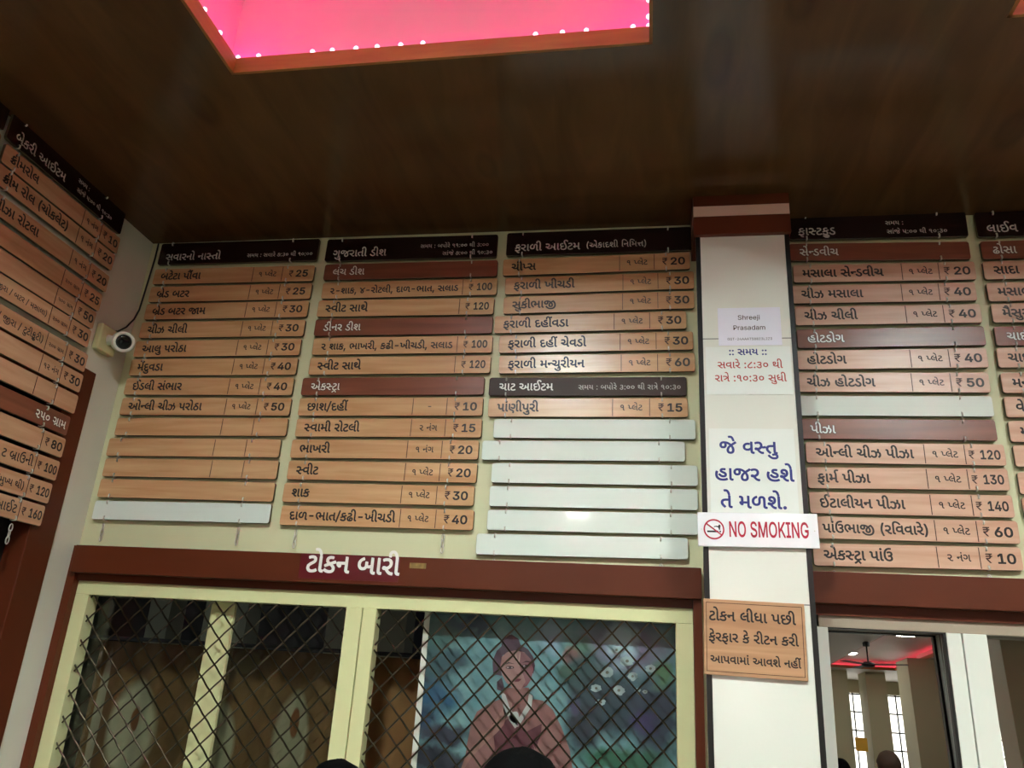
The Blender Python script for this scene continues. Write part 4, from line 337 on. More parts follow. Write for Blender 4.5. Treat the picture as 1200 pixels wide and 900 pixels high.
103: [[268,-10,234,-8,205,0,180,12,159,28,142,46,130,68,120,90,115,113,113,137,114,160,117,182,123,204,131,225,143,247,157,270,175,294,197,320,223,348,197,375,166,403,132,434,95,468,53,505,8,544,60,603,103,565,143,530,180,496,213,464,245,432,275,400,305,430,337,461,372,494,408,528,448,565,490,603,543,544,498,504,457,468,420,434,385,403,354,374,325,348,358,309,384,272,401,238,412,206,419,171,421,136,419,112,415,89,406,66,395,46,379,27,358,12,334,0,303,-8],[267,62,290,64,309,72,323,84,333,100,339,118,341,138,339,163,335,187,327,210,315,235,296,262,272,293,252,271,236,250,222,232,212,215,204,199,199,184,196,169,194,153,193,136,195,115,202,97,212,82,227,71,245,64]],
104: [[210,178,174,181,139,191,105,207,72,231,41,263,11,303,74,346,96,315,118,291,138,273,159,261,182,253,206,251,232,254,254,265,273,282,287,307,296,341,299,384,296,431,286,468,270,496,247,515,220,526,188,530,168,529,148,527,129,522,111,517,94,510,79,503,54,570,76,580,100,589,124,595,147,599,170,602,192,603,244,597,289,579,328,550,357,507,374,452,380,383,378,343,373,308,364,279,353,254,340,234,324,217,307,204,288,194,269,186,249,182,229,179],[257,-7,208,60,479,220,479,603,559,592,559,152,559,136,560,122,562,112,564,105,567,98,571,92,580,84,590,78,604,76,618,74,632,73,646,73,638,0,627,0,600,1,576,4,556,10,538,17,523,26,510,37,501,48,493,61,488,76,483,93,480,114,479,138]],
105: [[514,555,489,471,28,471,53,555],[296,0,38,316,36,378,165,378,196,380,224,384,249,392,271,404,289,418,303,436,313,456,319,480,321,507,317,547,304,580,283,608,253,628,213,640,165,644,28,644,53,728,165,728,219,724,267,715,307,699,341,678,369,652,390,621,405,586,414,549,417,508,415,471,407,436,393,403,374,373,348,348,315,326,276,311,229,301,175,298,173,298,411,6,411,0],[514,728,489,643,125,646,149,728]]}
# each string: its advance width and the glyphs as (glyph, x, y)
LAID = {
'(એકાદશી નિમિત્ત)': (6487,[(0,0,0),(1,391,0),(2,1274,0),(3,1785,0),(4,2050,0),(5,2517,0),(6,3194,0),(8,3758,0),(9,4023,0),(8,4569,0),(10,4834,0),(11,5428,0),(12,6097,0)]),
'(જીરા / બટર / મસાલા)': (8516,[(0,0,0),(13,391,0),(14,1383,0),(3,1828,0),(15,2392,0),(16,3051,0),(17,3785,0),(14,4236,0),(15,4980,0),(10,5639,0),(18,6233,0),(3,6944,0),(19,7209,0),(3,7860,0),(12,8125,0)]),
'-': (648,[(20,0,0)]),
'/ જીરા / ટુટીફ્રુટી)': (6110,[(15,0,0),(13,659,0),(14,1651,0),(3,2096,0),(15,2660,0),(17,3320,0),(21,3763,0),(17,3771,0),(6,4222,0),(22,4487,0),(21,5004,0),(17,5004,0),(6,5455,0),(12,5720,0)]),
'10': (1297,[(23,0,0),(24,648,0)]),
'100': (1945,[(23,0,0),(24,648,0),(24,1297,0)]),
'120': (1945,[(23,0,0),(25,648,0),(24,1297,0)]),
'130': (1945,[(23,0,0),(26,648,0),(24,1297,0)]),
'140': (1945,[(23,0,0),(27,648,0),(24,1297,0)]),
'15': (1297,[(23,0,0),(28,648,0)]),
'160': (1945,[(23,0,0),(29,648,0),(24,1297,0)]),
'20': (1297,[(25,0,0),(24,648,0)]),
'25': (1297,[(25,0,0),(28,648,0)]),
'30': (1297,[(26,0,0),(24,648,0)]),
'40': (1297,[(27,0,0),(24,648,0)]),
'50': (1297,[(28,0,0),(24,648,0)]),
'60': (1297,[(29,0,0),(24,648,0)]),
'80': (1297,[(30,0,0),(24,648,0)]),
':: સમય ::': (3571,[(31,0,0),(31,269,0),(18,836,0),(10,1547,0),(32,2141,0),(31,3034,0),(31,3303,0)]),
'GST-24AAATS8823L2Z3': (12420,[(33,0,0),(34,746,0),(35,1388,0),(20,2033,0),(25,2682,0),(27,3330,0),(36,3979,0),(36,4668,0),(36,5358,0),(35,6048,0),(34,6694,0),(30,7335,0),(30,7984,0),(25,8632,0),(26,9281,0),(37,9929,0),(25,10495,0),(38,11143,0),(26,11772,0)]),
'NO SMOKING': (6739,[(39,0,0),(40,753,0),(34,1817,0),(41,2459,0),(40,3362,0),(42,4127,0),(43,4799,0),(39,5239,0),(33,5993,0)]),
'Prasadam': (4716,[(44,0,0),(45,639,0),(46,1015,0),(47,1577,0),(46,2104,0),(48,2666,0),(46,3278,0),(49,3840,0)]),
'Shreeji': (3260,[(34,0,0),(50,642,0),(45,1233,0),(51,1609,0),(51,2192,0),(52,2775,0),(53,3018,0)]),
'આપવામાં આવશે નહીં': (7861,[(54,0,0),(55,1148,0),(56,1716,0),(3,2293,0),(10,2558,0),(3,3152,0),(57,3417,0),(54,3716,0),(56,4864,0),(5,5441,0),(58,6118,0),(9,6417,0),(59,6963,0),(60,7596,0)]),
'આલુ પરોઠા': (4158,[(54,0,0),(19,1148,0),(21,1799,0),(55,2098,0),(14,2666,0),(61,3111,0),(62,3376,0),(3,3893,0)]),
'ઈટાલીયન પીઝા': (5501,[(63,0,0),(17,634,0),(3,1085,0),(19,1350,0),(6,2001,0),(32,2266,0),(9,2860,0),(55,3705,0),(6,4273,0),(64,4538,0),(3,5236,0)]),
'ઈડલી સંભાર': (4560,[(63,0,0),(65,634,0),(19,1115,0),(6,1766,0),(18,2330,0),(57,3041,0),(66,3041,0),(3,3850,0),(14,4115,0)]),
'એકસ્ટ્રા': (2639,[(1,0,0),(2,883,0),(67,1394,0),(68,1923,0),(3,2374,0)]),
'એકસ્ટ્રા પાંઉ': (4396,[(1,0,0),(2,883,0),(67,1394,0),(68,1923,0),(3,2374,0),(55,2938,0),(3,3506,0),(57,3771,0),(69,3771,0)]),
'ઓન્લી ચીઝ પરોઠા': (6697,[(70,0,0),(71,1148,0),(19,1500,0),(6,2151,0),(72,2715,0),(6,3375,0),(64,3640,0),(55,4637,0),(14,5205,0),(61,5650,0),(62,5915,0),(3,6432,0)]),
'ઓન્લી ચીઝ પીઝા': (6433,[(70,0,0),(71,1148,0),(19,1500,0),(6,2151,0),(72,2715,0),(6,3375,0),(64,3640,0),(55,4637,0),(6,5205,0),(64,5470,0),(3,6168,0)]),
'ક્રીમ રોલ (ચોકલેટ)': (6654,[(73,0,0),(6,517,0),(10,782,0),(14,1675,0),(61,2120,0),(19,2385,0),(0,3335,0),(72,3726,0),(61,4386,0),(2,4651,0),(19,5162,0),(58,5813,0),(17,5813,0),(12,6264,0)]),
'ક્રીમરોલ': (2737,[(73,0,0),(6,517,0),(10,782,0),(14,1376,0),(61,1821,0),(19,2086,0)]),
'ગુજરાતી ડીશ': (4745,[(74,0,0),(21,654,0),(75,654,0),(14,1476,0),(3,1921,0),(76,2186,0),(6,2758,0),(65,3322,0),(6,3803,0),(5,4068,0)]),
'ચાઈ': (1559,[(72,0,0),(3,660,0),(63,925,0)]),
'ચાટ આઈટમ': (4502,[(72,0,0),(3,660,0),(17,925,0),(54,1675,0),(63,2823,0),(17,3457,0),(10,3908,0)]),
'ચીઝ ચીલી': (3763,[(72,0,0),(6,660,0),(64,925,0),(72,1922,0),(6,2582,0),(19,2847,0),(6,3498,0)]),
'ચીઝ મસાલા': (4408,[(72,0,0),(6,660,0),(64,925,0),(10,1922,0),(18,2516,0),(3,3227,0),(19,3492,0),(3,4143,0)]),
'ચીઝ હોટડોગ': (4671,[(72,0,0),(6,660,0),(64,925,0),(59,1922,0),(61,2555,0),(17,2820,0),(65,3271,0),(61,3752,0),(74,4017,0)]),
'ચીપ્સ': (2024,[(72,0,0),(6,660,0),(77,925,0),(18,1313,0)]),
'છાશ/દહીં': (3405,[(78,0,0),(3,738,0),(5,1003,0),(15,1680,0),(4,2040,0),(59,2507,0),(60,3140,0)]),
'જે વસ્તુ': (2799,[(75,0,0),(58,842,0),(56,1121,0),(67,1698,0),(76,2227,0),(21,2799,0)]),
'ટ બ્રાઉની': (3185,[(17,0,0),(79,750,0),(3,1484,0),(69,1749,0),(9,2374,0),(6,2920,0)]),
'ટોકન બારી': (3781,[(17,0,0),(61,451,0),(2,716,0),(9,1227,0),(16,2072,0),(3,2806,0),(14,3071,0),(6,3516,0)]),
'ટોકન લીધા પછી': (5729,[(17,0,0),(61,451,0),(2,716,0),(9,1227,0),(19,2072,0),(6,2723,0),(80,2988,0),(3,3594,0),(55,4158,0),(78,4726,0),(6,5464,0)]),
'ડીનર ડીશ': (3459,[(65,0,0),(6,481,0),(9,746,0),(14,1292,0),(65,2036,0),(6,2517,0),(5,2782,0)]),
'ઢોસા': (1757,[(81,0,0),(61,516,0),(18,781,0),(3,1492,0)]),
'તે મળશે.': (3161,[(76,0,0),(58,572,0),(10,871,0),(82,1465,0),(5,2215,0),(58,2892,0),(83,2892,0)]),
'દાળ-ભાત/કઢી-ખીચડી': (8494,[(4,0,0),(3,467,0),(82,732,0),(20,1482,0),(66,2130,0),(3,2939,0),(76,3204,0),(15,3776,0),(2,4137,0),(81,4648,0),(6,5164,0),(20,5429,0),(84,6077,0),(6,6823,0),(72,7088,0),(65,7748,0),(6,8229,0)]),
'પાંઉભાજી (રવિવારે)': (7178,[(55,0,0),(3,568,0),(57,833,0),(69,833,0),(66,1458,0),(3,2267,0),(13,2532,0),(0,3823,0),(14,4214,0),(8,4659,0),(56,4924,0),(56,5501,0),(3,6078,0),(14,6343,0),(58,6753,0),(12,6788,0)]),
'પાંણીપુરી': (3197,[(55,0,0),(3,568,0),(57,833,0),(85,833,0),(6,1654,0),(55,1919,0),(21,2487,0),(14,2487,0),(6,2932,0)]),
'પીઝા': (1796,[(55,0,0),(6,568,0),(64,833,0),(3,1531,0)]),
'પીઝા રોટલા': (4172,[(55,0,0),(6,568,0),(64,833,0),(3,1531,0),(14,2095,0),(61,2540,0),(17,2805,0),(19,3256,0),(3,3907,0)]),
'ફરાળી આઈટમ': (5362,[(86,0,0),(14,511,0),(3,956,0),(82,1221,0),(6,1971,0),(54,2535,0),(63,3683,0),(17,4317,0),(10,4768,0)]),
'ફરાળી ખીચડી': (4952,[(86,0,0),(14,511,0),(3,956,0),(82,1221,0),(6,1971,0),(84,2535,0),(6,3281,0),(72,3546,0),(65,4206,0),(6,4687,0)]),
'ફરાળી દહીં ચેવડો': (6182,[(86,0,0),(14,511,0),(3,956,0),(82,1221,0),(6,1971,0),(4,2535,0),(59,3002,0),(60,3635,0),(72,4199,0),(58,4859,0),(56,4859,0),(65,5436,0),(61,5917,0)]),
'ફરાળી દહીંવડા': (5223,[(86,0,0),(14,511,0),(3,956,0),(82,1221,0),(6,1971,0),(4,2535,0),(59,3002,0),(60,3635,0),(56,3900,0),(65,4477,0),(3,4958,0)]),
'ફરાળી મન્ચુરીયન': (5991,[(86,0,0),(14,511,0),(3,956,0),(82,1221,0),(6,1971,0),(10,2535,0),(71,3129,0),(72,3481,0),(21,4141,0),(14,4141,0),(6,4586,0),(32,4851,0),(9,5445,0)]),
'ફાર્મ પીઝા': (3465,[(86,0,0),(3,511,0),(10,776,0),(87,1370,0),(55,1669,0),(6,2237,0),(64,2502,0),(3,3200,0)]),
'ફાસ્ટફુડ': (2748,[(86,0,0),(3,511,0),(67,776,0),(17,1305,0),(86,1756,0),(21,2267,0),(65,2267,0)]),
'ફેરફાર કે રીટન કરી': (6513,[(86,0,0),(58,489,0),(14,511,0),(86,956,0),(3,1467,0),(14,1732,0),(2,2476,0),(58,2965,0),(14,3286,0),(6,3731,0),(17,3996,0),(9,4447,0),(2,5292,0),(14,5803,0),(6,6248,0)]),
'બટેટા પૌંવા': (3875,[(16,0,0),(17,734,0),(58,1183,0),(17,1185,0),(3,1636,0),(55,2200,0),(88,2768,0),(56,3033,0),(3,3610,0)]),
'બાઈટ': (2084,[(16,0,0),(3,734,0),(63,999,0),(17,1633,0)]),
'બેકરી આઈટમ': (5081,[(16,0,0),(58,734,0),(2,734,0),(14,1245,0),(6,1690,0),(54,2254,0),(63,3402,0),(17,4036,0),(10,4487,0)]),
'બ્રેડ બટર': (3144,[(79,0,0),(58,734,0),(65,734,0),(16,1514,0),(17,2248,0),(14,2699,0)]),
'બ્રેડ બટર જામ': (5054,[(79,0,0),(58,734,0),(65,734,0),(16,1514,0),(17,2248,0),(14,2699,0),(89,3443,0),(10,4460,0)]),
'ભાખરી': (2530,[(66,0,0),(3,809,0),(84,1074,0),(14,1820,0),(6,2265,0)]),
'મ': (594,[(10,0,0)]),
'મન': (1140,[(10,0,0),(9,594,0)]),
'મસાલા': (2486,[(10,0,0),(18,594,0),(3,1305,0),(19,1570,0),(3,2221,0)]),
'મસાલા સેન્ડવીચ': (5831,[(10,0,0),(18,594,0),(3,1305,0),(19,1570,0),(3,2221,0),(18,2785,0),(58,3496,0),(71,3496,0),(65,3848,0),(56,4329,0),(6,4906,0),(72,5171,0)]),
'મેંદુવડા': (2384,[(10,0,0),(90,594,0),(4,594,0),(21,1081,0),(56,1061,0),(65,1638,0),(3,2119,0)]),
'મૈસુર': (1750,[(10,0,0),(91,594,0),(18,594,0),(21,1305,0),(14,1305,0)]),
'રા (મુખ્ય થી)': (4626,[(14,0,0),(3,445,0),(0,1009,0),(10,1400,0),(21,1994,0),(92,1994,0),(93,3346,0),(6,3971,0),(12,4236,0)]),
'રાત્રે :૧૦:૩૦ સુધી': (6213,[(14,0,0),(3,445,0),(94,710,0),(58,1292,0),(31,1591,0),(95,1860,0),(96,2411,0),(31,2962,0),(97,3230,0),(96,3781,0),(18,4631,0),(21,5342,0),(80,5342,0),(6,5948,0)]),
'લંચ ડીશ': (3033,[(19,0,0),(57,651,0),(72,651,0),(65,1610,0),(6,2091,0),(5,2356,0)]),
'લાઈવ': (2127,[(19,0,0),(3,651,0),(63,916,0),(56,1550,0)]),
'વેજ': (1399,[(56,0,0),(58,577,0),(75,577,0)]),
'શાક': (1453,[(5,0,0),(3,677,0),(2,942,0)]),
'સમય :': (2467,[(18,0,0),(10,711,0),(32,1305,0),(31,2198,0)]),
'સમય : બપોરે ૧૧:૦૦ થી ૩:૦૦': (10959,[(18,0,0),(10,711,0),(32,1305,0),(31,2198,0),(16,2766,0),(55,3500,0),(61,4068,0),(14,4333,0),(58,4743,0),(95,5077,0),(95,5628,0),(31,6179,0),(96,6447,0),(96,6998,0),(93,7848,0),(6,8473,0),(97,9037,0),(31,9588,0),(96,9857,0),(96,10408,0)]),
'સમય : બપોરે ૩:૦૦ થી રાત્રે ૧૦:૩૦': (12550,[(18,0,0),(10,711,0),(32,1305,0),(31,2198,0),(16,2766,0),(55,3500,0),(61,4068,0),(14,4333,0),(58,4743,0),(97,5077,0),(31,5628,0),(96,5896,0),(96,6447,0),(93,7297,0),(6,7922,0),(14,8486,0),(3,8931,0),(94,9196,0),(58,9778,0),(95,10077,0),(96,10628,0),(31,11179,0),(97,11448,0),(96,11999,0)]),
'સમય : સવારે ૭:૩૦ થી ૧૦:૦૦': (10945,[(18,0,0),(10,711,0),(32,1305,0),(31,2198,0),(18,2766,0),(56,3477,0),(3,4054,0),(14,4319,0),(58,4729,0),(98,5063,0),(31,5614,0),(97,5882,0),(96,6433,0),(93,7283,0),(6,7908,0),(95,8472,0),(96,9023,0),(31,9574,0),(96,9843,0),(96,10394,0)]),
'સવારનો નાસ્તો': (5285,[(18,0,0),(56,711,0),(3,1288,0),(14,1553,0),(9,1998,0),(61,2544,0),(9,3108,0),(3,3654,0),(67,3919,0),(76,4448,0),(61,5020,0)]),
'સવારે :૮:૩૦ થી': (5676,[(18,0,0),(56,711,0),(3,1288,0),(14,1553,0),(58,1963,0),(31,2297,0),(99,2566,0),(31,3117,0),(97,3385,0),(96,3936,0),(93,4786,0),(6,5411,0)]),
'સાંજે ૫:૦૦ થી ૧૦:૩૦': (7979,[(18,0,0),(3,711,0),(57,976,0),(75,976,0),(58,1818,0),(100,2097,0),(31,2648,0),(96,2917,0),(96,3468,0),(93,4318,0),(6,4943,0),(95,5507,0),(96,6058,0),(31,6609,0),(97,6877,0),(96,7428,0)]),
'સાંજે ૭:૦૦ થી ૧૦:૩૦': (7979,[(18,0,0),(3,711,0),(57,976,0),(75,976,0),(58,1818,0),(98,2097,0),(31,2648,0),(96,2917,0),(96,3468,0),(93,4318,0),(6,4943,0),(95,5507,0),(96,6058,0),(31,6609,0),(97,6877,0),(96,7428,0)]),
'સાદા': (1708,[(18,0,0),(3,711,0),(4,976,0),(3,1443,0)]),
'સુકીભાજી': (3553,[(18,0,0),(21,711,0),(2,711,0),(6,1222,0),(66,1487,0),(3,2296,0),(13,2561,0)]),
'સેન્ડવીચ': (3046,[(18,0,0),(58,711,0),(71,711,0),(65,1063,0),(56,1544,0),(6,2121,0),(72,2386,0)]),
'સ્વામી રોટલી': (4606,[(67,0,0),(56,529,0),(3,1106,0),(10,1371,0),(6,1965,0),(14,2529,0),(61,2974,0),(17,3239,0),(19,3690,0),(6,4341,0)]),
'સ્વીટ': (1822,[(67,0,0),(56,529,0),(6,1106,0),(17,1371,0)]),
'સ્વીટ સાથે': (3722,[(67,0,0),(56,529,0),(6,1106,0),(17,1371,0),(18,2121,0),(3,2832,0),(93,3097,0),(58,3722,0)]),
'હાજર હશે': (3774,[(59,0,0),(3,633,0),(75,898,0),(14,1720,0),(59,2464,0),(5,3097,0),(58,3774,0)]),
'હોટડોગ': (2749,[(59,0,0),(61,633,0),(17,898,0),(65,1349,0),(61,1830,0),(74,2095,0)]),
'૧ નંગ': (2050,[(95,0,0),(9,850,0),(57,1396,0),(74,1396,0)]),
'૧ પ્લેટ': (2340,[(95,0,0),(77,850,0),(19,1238,0),(58,1889,0),(17,1889,0)]),
'૧૨ નંગ': (2601,[(95,0,0),(101,551,0),(9,1401,0),(57,1947,0),(74,1947,0)]),
'૨ નંગ': (2050,[(101,0,0),(9,850,0),(57,1396,0),(74,1396,0)]),
'૨ શાક, ભાખરી, કઢી-ખીચડી, સલાડ': (13001,[(101,0,0),(5,850,0),(3,1527,0),(2,1792,0),(102,2303,0),(66,2871,0),(3,3680,0),(84,3945,0),(14,4691,0),(6,5136,0),(102,5401,0),(2,5968,0),(81,6479,0),(6,6995,0),(20,7260,0),(84,7909,0),(6,8655,0),(72,8920,0),(65,9580,0),(6,10061,0),(102,10326,0),(18,10893,0),(19,11604,0),(3,12255,0),(65,12520,0)]),
'૨-શાક, ૪-રોટલી, દાળ-ભાત, સલાડ': (13516,[(101,0,0),(20,551,0),(5,1199,0),(3,1876,0),(2,2141,0),(102,2652,0),(103,3220,0),(20,3771,0),(14,4419,0),(61,4864,0),(17,5129,0),(19,5580,0),(6,6231,0),(102,6496,0),(4,7064,0),(3,7531,0),(82,7796,0),(20,8546,0),(66,9194,0),(3,10003,0),(76,10268,0),(102,10840,0),(18,11408,0),(19,12119,0),(3,12770,0),(65,13035,0)]),
'૨૦૦ ગ્રામ': (3465,[(101,0,0),(96,551,0),(96,1102,0),(104,1952,0),(3,2606,0),(10,2871,0)]),
'૨૫૦ ગ્રામ': (3465,[(101,0,0),(100,551,0),(96,1102,0),(104,1952,0),(3,2606,0),(10,2871,0)]),
'૫૦૦ ગ્રામ': (3465,[(100,0,0),(96,551,0),(96,1102,0),(104,1952,0),(3,2606,0),(10,2871,0)]),
'₹': (542,[(105,0,0)])}
_gc = {}
def glyph(k, bold):
    if (k, bold) in _gc: return _gc[(k, bold)]
    cu = bpy.data.curves.new('glyph', 'CURVE'); cu.dimensions = '2D'; cu.fill_mode = 'BOTH'
    loops = [[(c[i]/1000, c[i+1]/1000) for i in range(0, len(c), 2)] for c in GLYPH[k]]
    area = lambda p: sum(a[0]*b[1] - b[0]*a[1] for a, b in zip(p, p[1:] + p[:1]))
    def inside(q, p):
        r = False
        for a, b in zip(p, p[1:] + p[:1]):
            if (a[1] > q[1]) != (b[1] > q[1]) and q[0] < (b[0]-a[0])*(q[1]-a[1])/(b[1]-a[1]) + a[0]: r = not r
        return r
    v0, f0 = [], []
    solid = [p for p in loops if area(p) < 0]; holes = [p for p in loops if area(p) >= 0]
    for s_i, outer in enumerate(solid):                    # every solid stroke is filled by itself, with its own holes
        cu.splines.clear()
        for pts in [outer] + [h_ for h_ in holes if inside(h_[0], outer)]:
            sp = cu.splines.new('POLY'); sp.points.add(len(pts)-1); sp.use_cyclic_u = True
            for q, (x, y) in zip(sp.points, pts): q.co = (x, y, 0, 1)
        ob = bpy.data.objects.new('glyph', cu); me = bpy.data.meshes.new_from_object(ob); n0 = len(v0)
        v0 += [(v.co.x, v.co.y, s_i) for v in me.vertices]; f0 += [tuple(i+n0 for i in p.vertices) for p in me.polygons]
        bpy.data.objects.remove(ob); bpy.data.meshes.remove(me)
    steps = [(0, 0)] if not bold else [(0, 0)] + [(bold*math.cos(PI/4*(j+.5)), bold*math.sin(PI/4*(j+.5))) for j in range(8)]
    v1, f1 = [], []
    for j, (dx, dy) in enumerate(steps):                                   # heavier strokes: the outline laid side by side
        n0 = len(v1); v1 += [(x+dx, y+dy, j + .5*s) for x, y, s in v0]; f1 += [tuple(i+n0 for i in p) for p in f0]
    r = (v1, f1)
    bpy.data.curves.remove(cu)
    _gc[(k, bold)] = r
    return r
_tc = {}
def text_mesh(text, em, bold=0, xs=1, align='l'):
    key = (text, round(em, 5), bold, xs, align)
    if key in _tc: return _tc[key]
    w, items = LAID[text]; V, F = [], []
    off = {'l': 0, 'c': -w/2000, 'r': -w/1000}[align]
    for g_i, (k, x, y) in enumerate(items):
        v, f = glyph(k, bold); n = len(V)
        V += [((a + x/1000 + off)*em*xs, -.00004*c - .00002*(g_i % 2), (b + y/1000)*em) for a, b, c in v]
        for p in f:
            p = [i+n for i in p]
            a, b, c = (V[i] for i in p[:3])
            if (b[0]-a[0])*(c[2]-a[2]) - (b[2]-a[2])*(c[0]-a[0]) < 0: p.reverse()
            F.append(p)
    me = bpy.data.meshes.new('lettering'); me.from_pydata(V, [], F); _tc[key] = me
    return me
def width(text, em, xs=1): return LAID[text][0]/1000*em*xs
def letter(name, text, parent, x, z, em, mt, bold=0, xs=1, align='l', y=-.0008):
    me = text_mesh(text, em, bold, xs, align)
    if me.users and me.materials and me.materials[0] != mt: me = me.copy()
    if not me.materials: me.materials.append(mt)
    else: me.materials[0] = mt
    return link(name, me, parent, (x, y, z))

# ------------------------------------------------------------------ room shell
H = 3.37
XL, XR, YB = -2.189, 8.4, -16.5
struct(obj('floor', boxes((XL-.4, XR+.2, YB-.2, .6, -.1, 0)), M['floor']))
TRAYS = [(x0, x1, y0, y1) for y0, y1 in ((-8.5,-.98), (-14.4,-9.6)) for x0, x1 in ((-1.292,.011), (.94,2.24), (3.42,4.72), (5.62,6.9))]
def ceiling():
    xs = sorted({XL-.2, XR+.2} | {t[0] for t in TRAYS} | {t[1] for t in TRAYS}); ys = sorted({YB-.2, .2} | {t[2] for t in TRAYS} | {t[3] for t in TRAYS})
    bm = bmesh.new(); far = bmesh.new(); ys.append(-9.05); ys.sort()
    for a, b in zip(xs, xs[1:]):
        for c, d in zip(ys, ys[1:]):
            if not any(t[0] <= a and b <= t[1] and t[2] <= c and d <= t[3] for t in TRAYS): box(far if d < -9 else bm, a, b, c, d, H, H+.05)
    bmesh.ops.remove_doubles(far, verts=far.verts[:], dist=1e-5)
    struct(obj('ceiling', far, M['tray_paint']))
    bmesh.ops.remove_doubles(bm, verts=bm.verts[:], dist=1e-5)
    struct(obj('ceiling', bm, M['ceiling']))
ceiling()
t_n = [0]
def trim(bm, m):
    t_n[0] += 1
    return struct(obj('trim_%d' % t_n[0], bm, m))
E_, EY, TOP = .3, .06, H+.45
for i, (x0, x1, y0, y1) in enumerate(TRAYS):
    a, b, c, d = x0-E_, x1+E_, y0-EY, y1+EY
    top = TOP if y1 > -5 else H+.15
    m_ = -3.6 if y1 > -5 else y0 + 1.2      # behind this line the cove is wide enough for the added tubes
    # recessed tray above the opening, wider than it, so that the strips lie hidden on the lip
    struct(obj('ceiling_tray', boxes((a-.02, b+.02, c-.02, d+.02, top, top+.02), (a-.02, a, c, m_, H+.05, top), (b, b+.02, c, m_, H+.05, top), (a, b, c-.02, c, H+.05, top), (x0-.06, x1+.06, d, d+.02, H+.05, top), (x0-.08, x0-.06, m_, d+.02, H+.05, top), (x1+.06, x1+.08, m_, d+.02, H+.05, top), (a-.02, x0-.06, m_-.02, m_, H+.05, top), (x1+.06, b+.02, m_-.02, m_, H+.05, top)), M['tray_paint']))
    trim(boxes((x0, x0+.01, y0, y1, H-.001, H+.056), (x1-.01, x1, y0, y1, H-.001, H+.056), (x0, x1, y1-.01, y1, H-.001, H+.056), (x0, x1, y0, y0+.01, H-.001, H+.056)), M['fascia'])
    e = .042
    strip = obj('led_strip', boxes((x0-e, x1+e, y1+e, y1+e+.012, H+.052, H+.062), (x0-e, x1+e, y0-e-.012, y0-e, H+.052, H+.062), (x0-e-.012, x0-e, y0-e, y1+e, H+.052, H+.062), (x1+e, x1+e+.012, y0-e, y1+e, H+.052, H+.062)), M['led'] if i < 2 else M['led_far'])
    where = ('over the leftmost boards', 'over the fast food boards', 'third from the left wall', 'nearest the right wall')[i % 4]
    tag(strip, 'pink light strip round the %s ceiling recess %s' % (('near', 'far')[i//4], where), 'light strip', 'pink strips in the ceiling recesses')
    if i < 2:
        bx = [(-1.286,-1.18), (-1.286,-1.09), (-1.28,-.986), (-1.21,-.986), (-1.03,-.986), (-.965,-.986), (-.888,-.986), (-.82,-.986), (-.745,-.986), (-.675,-.986), (-.33,-.986), (-.25,-.986), (-.18,-.986), (-.045,-.986), (.0,-.985), (.0,-1.08), (.0,-1.02)] if i == 0 else [(x0+.02+.1*k, -.986) for k in range(12)]
        for x, y in bx:
            bm = bmesh.new(); bmesh.ops.create_uvsphere(bm, u_segments=10, v_segments=8, radius=.0072)
            obj('bulb', bm, M['bulb'], strip, (x, y, H+.062), True)

# unseen tubes added to brighten the recess ceilings, then the panel lamps
for i, (x0, x1, y0, y1) in enumerate(TRAYS[:2]):
    for j, x in enumerate((x0-.2, x1+.2)):
        for k, (a, b) in enumerate(((-5.0,-3.8), (-6.2,-5.0), (-7.4,-6.2), (-8.6,-7.4))):
            o = empty('fill_tube_light', (x, (a+b)/2, H+.05))
            tag(o, 'white tube light added in the %s cove of the %s recess, %s from the front' % (('left','right')[j], ('leftmost','middle','third')[i], ('first','second','third','fourth')[k]), 'tube light', 'added white tubes in the ceiling coves')
            bm = bmesh.new(); tube(bm, [(0,(a-b)/2+.03,.032), (0,(b-a)/2-.03,.032)], .013, 10); obj('tube', bm, M['tube'], o, smooth=True)
            obj('batten', boxes((-.018,.018,(a-b)/2,(b-a)/2,0,.014), (-.016,.016,(a-b)/2,(a-b)/2+.03,.012,.048), (-.016,.016,(b-a)/2-.03,(b-a)/2,.012,.048)), M['lamp_body'], o)
LAMPS = [(-.6,-2.5,'near end of the leftmost recess'), (1.7,-2.5,'near end of the middle recess'), (4.1,-2.5,'near end of the third recess'), (-.98,-8.1,'far end of the leftmost recess'), (1.7,-8.1,'far end of the fast food recess'),
         (4.1,-4.0,'middle of the third near recess'), (6.3,-4.0,'middle of the rightmost near recess'), (-.7,-12.4,'far recess behind the leftmost one'), (1.6,-12.4,'far recess behind the fast food one'),
         (3.6,-13.2,'back of the third far recess'), (3.95,-10.7,'front of the third far recess'), (6.0,-13.4,'rightmost far recess')]
for x, y, s in LAMPS:
    r = empty('panel_lamp', (x, y, TOP if y > -9 else H+.15)); tag(r, 'square white panel lamp in the %s' % s, 'ceiling lamp', 'panel lamps in the ceiling recesses')
    hs = obj('housing', boxes((-.15,.15,-.15,.15,-.03,-.001), bev=.004), M['lamp_body'], r)
    if y > -3: obj('light_baffle', boxes((-.15,.15,-.15,-.142,-.09,-.028), (-.15,.15,.142,.15,-.09,-.028), (-.15,-.142,-.142,.142,-.09,-.028), (.142,.15,-.142,.142,-.09,-.028)), M['lamp_body'], hs)  # baffle added to keep grazing lamp light off the cove walls
    obj('diffuser', boxes((-.13,.13,-.13,.13,-.034,-.030)), M['lamp_near'] if y > -3 else M['lamp'], hs)

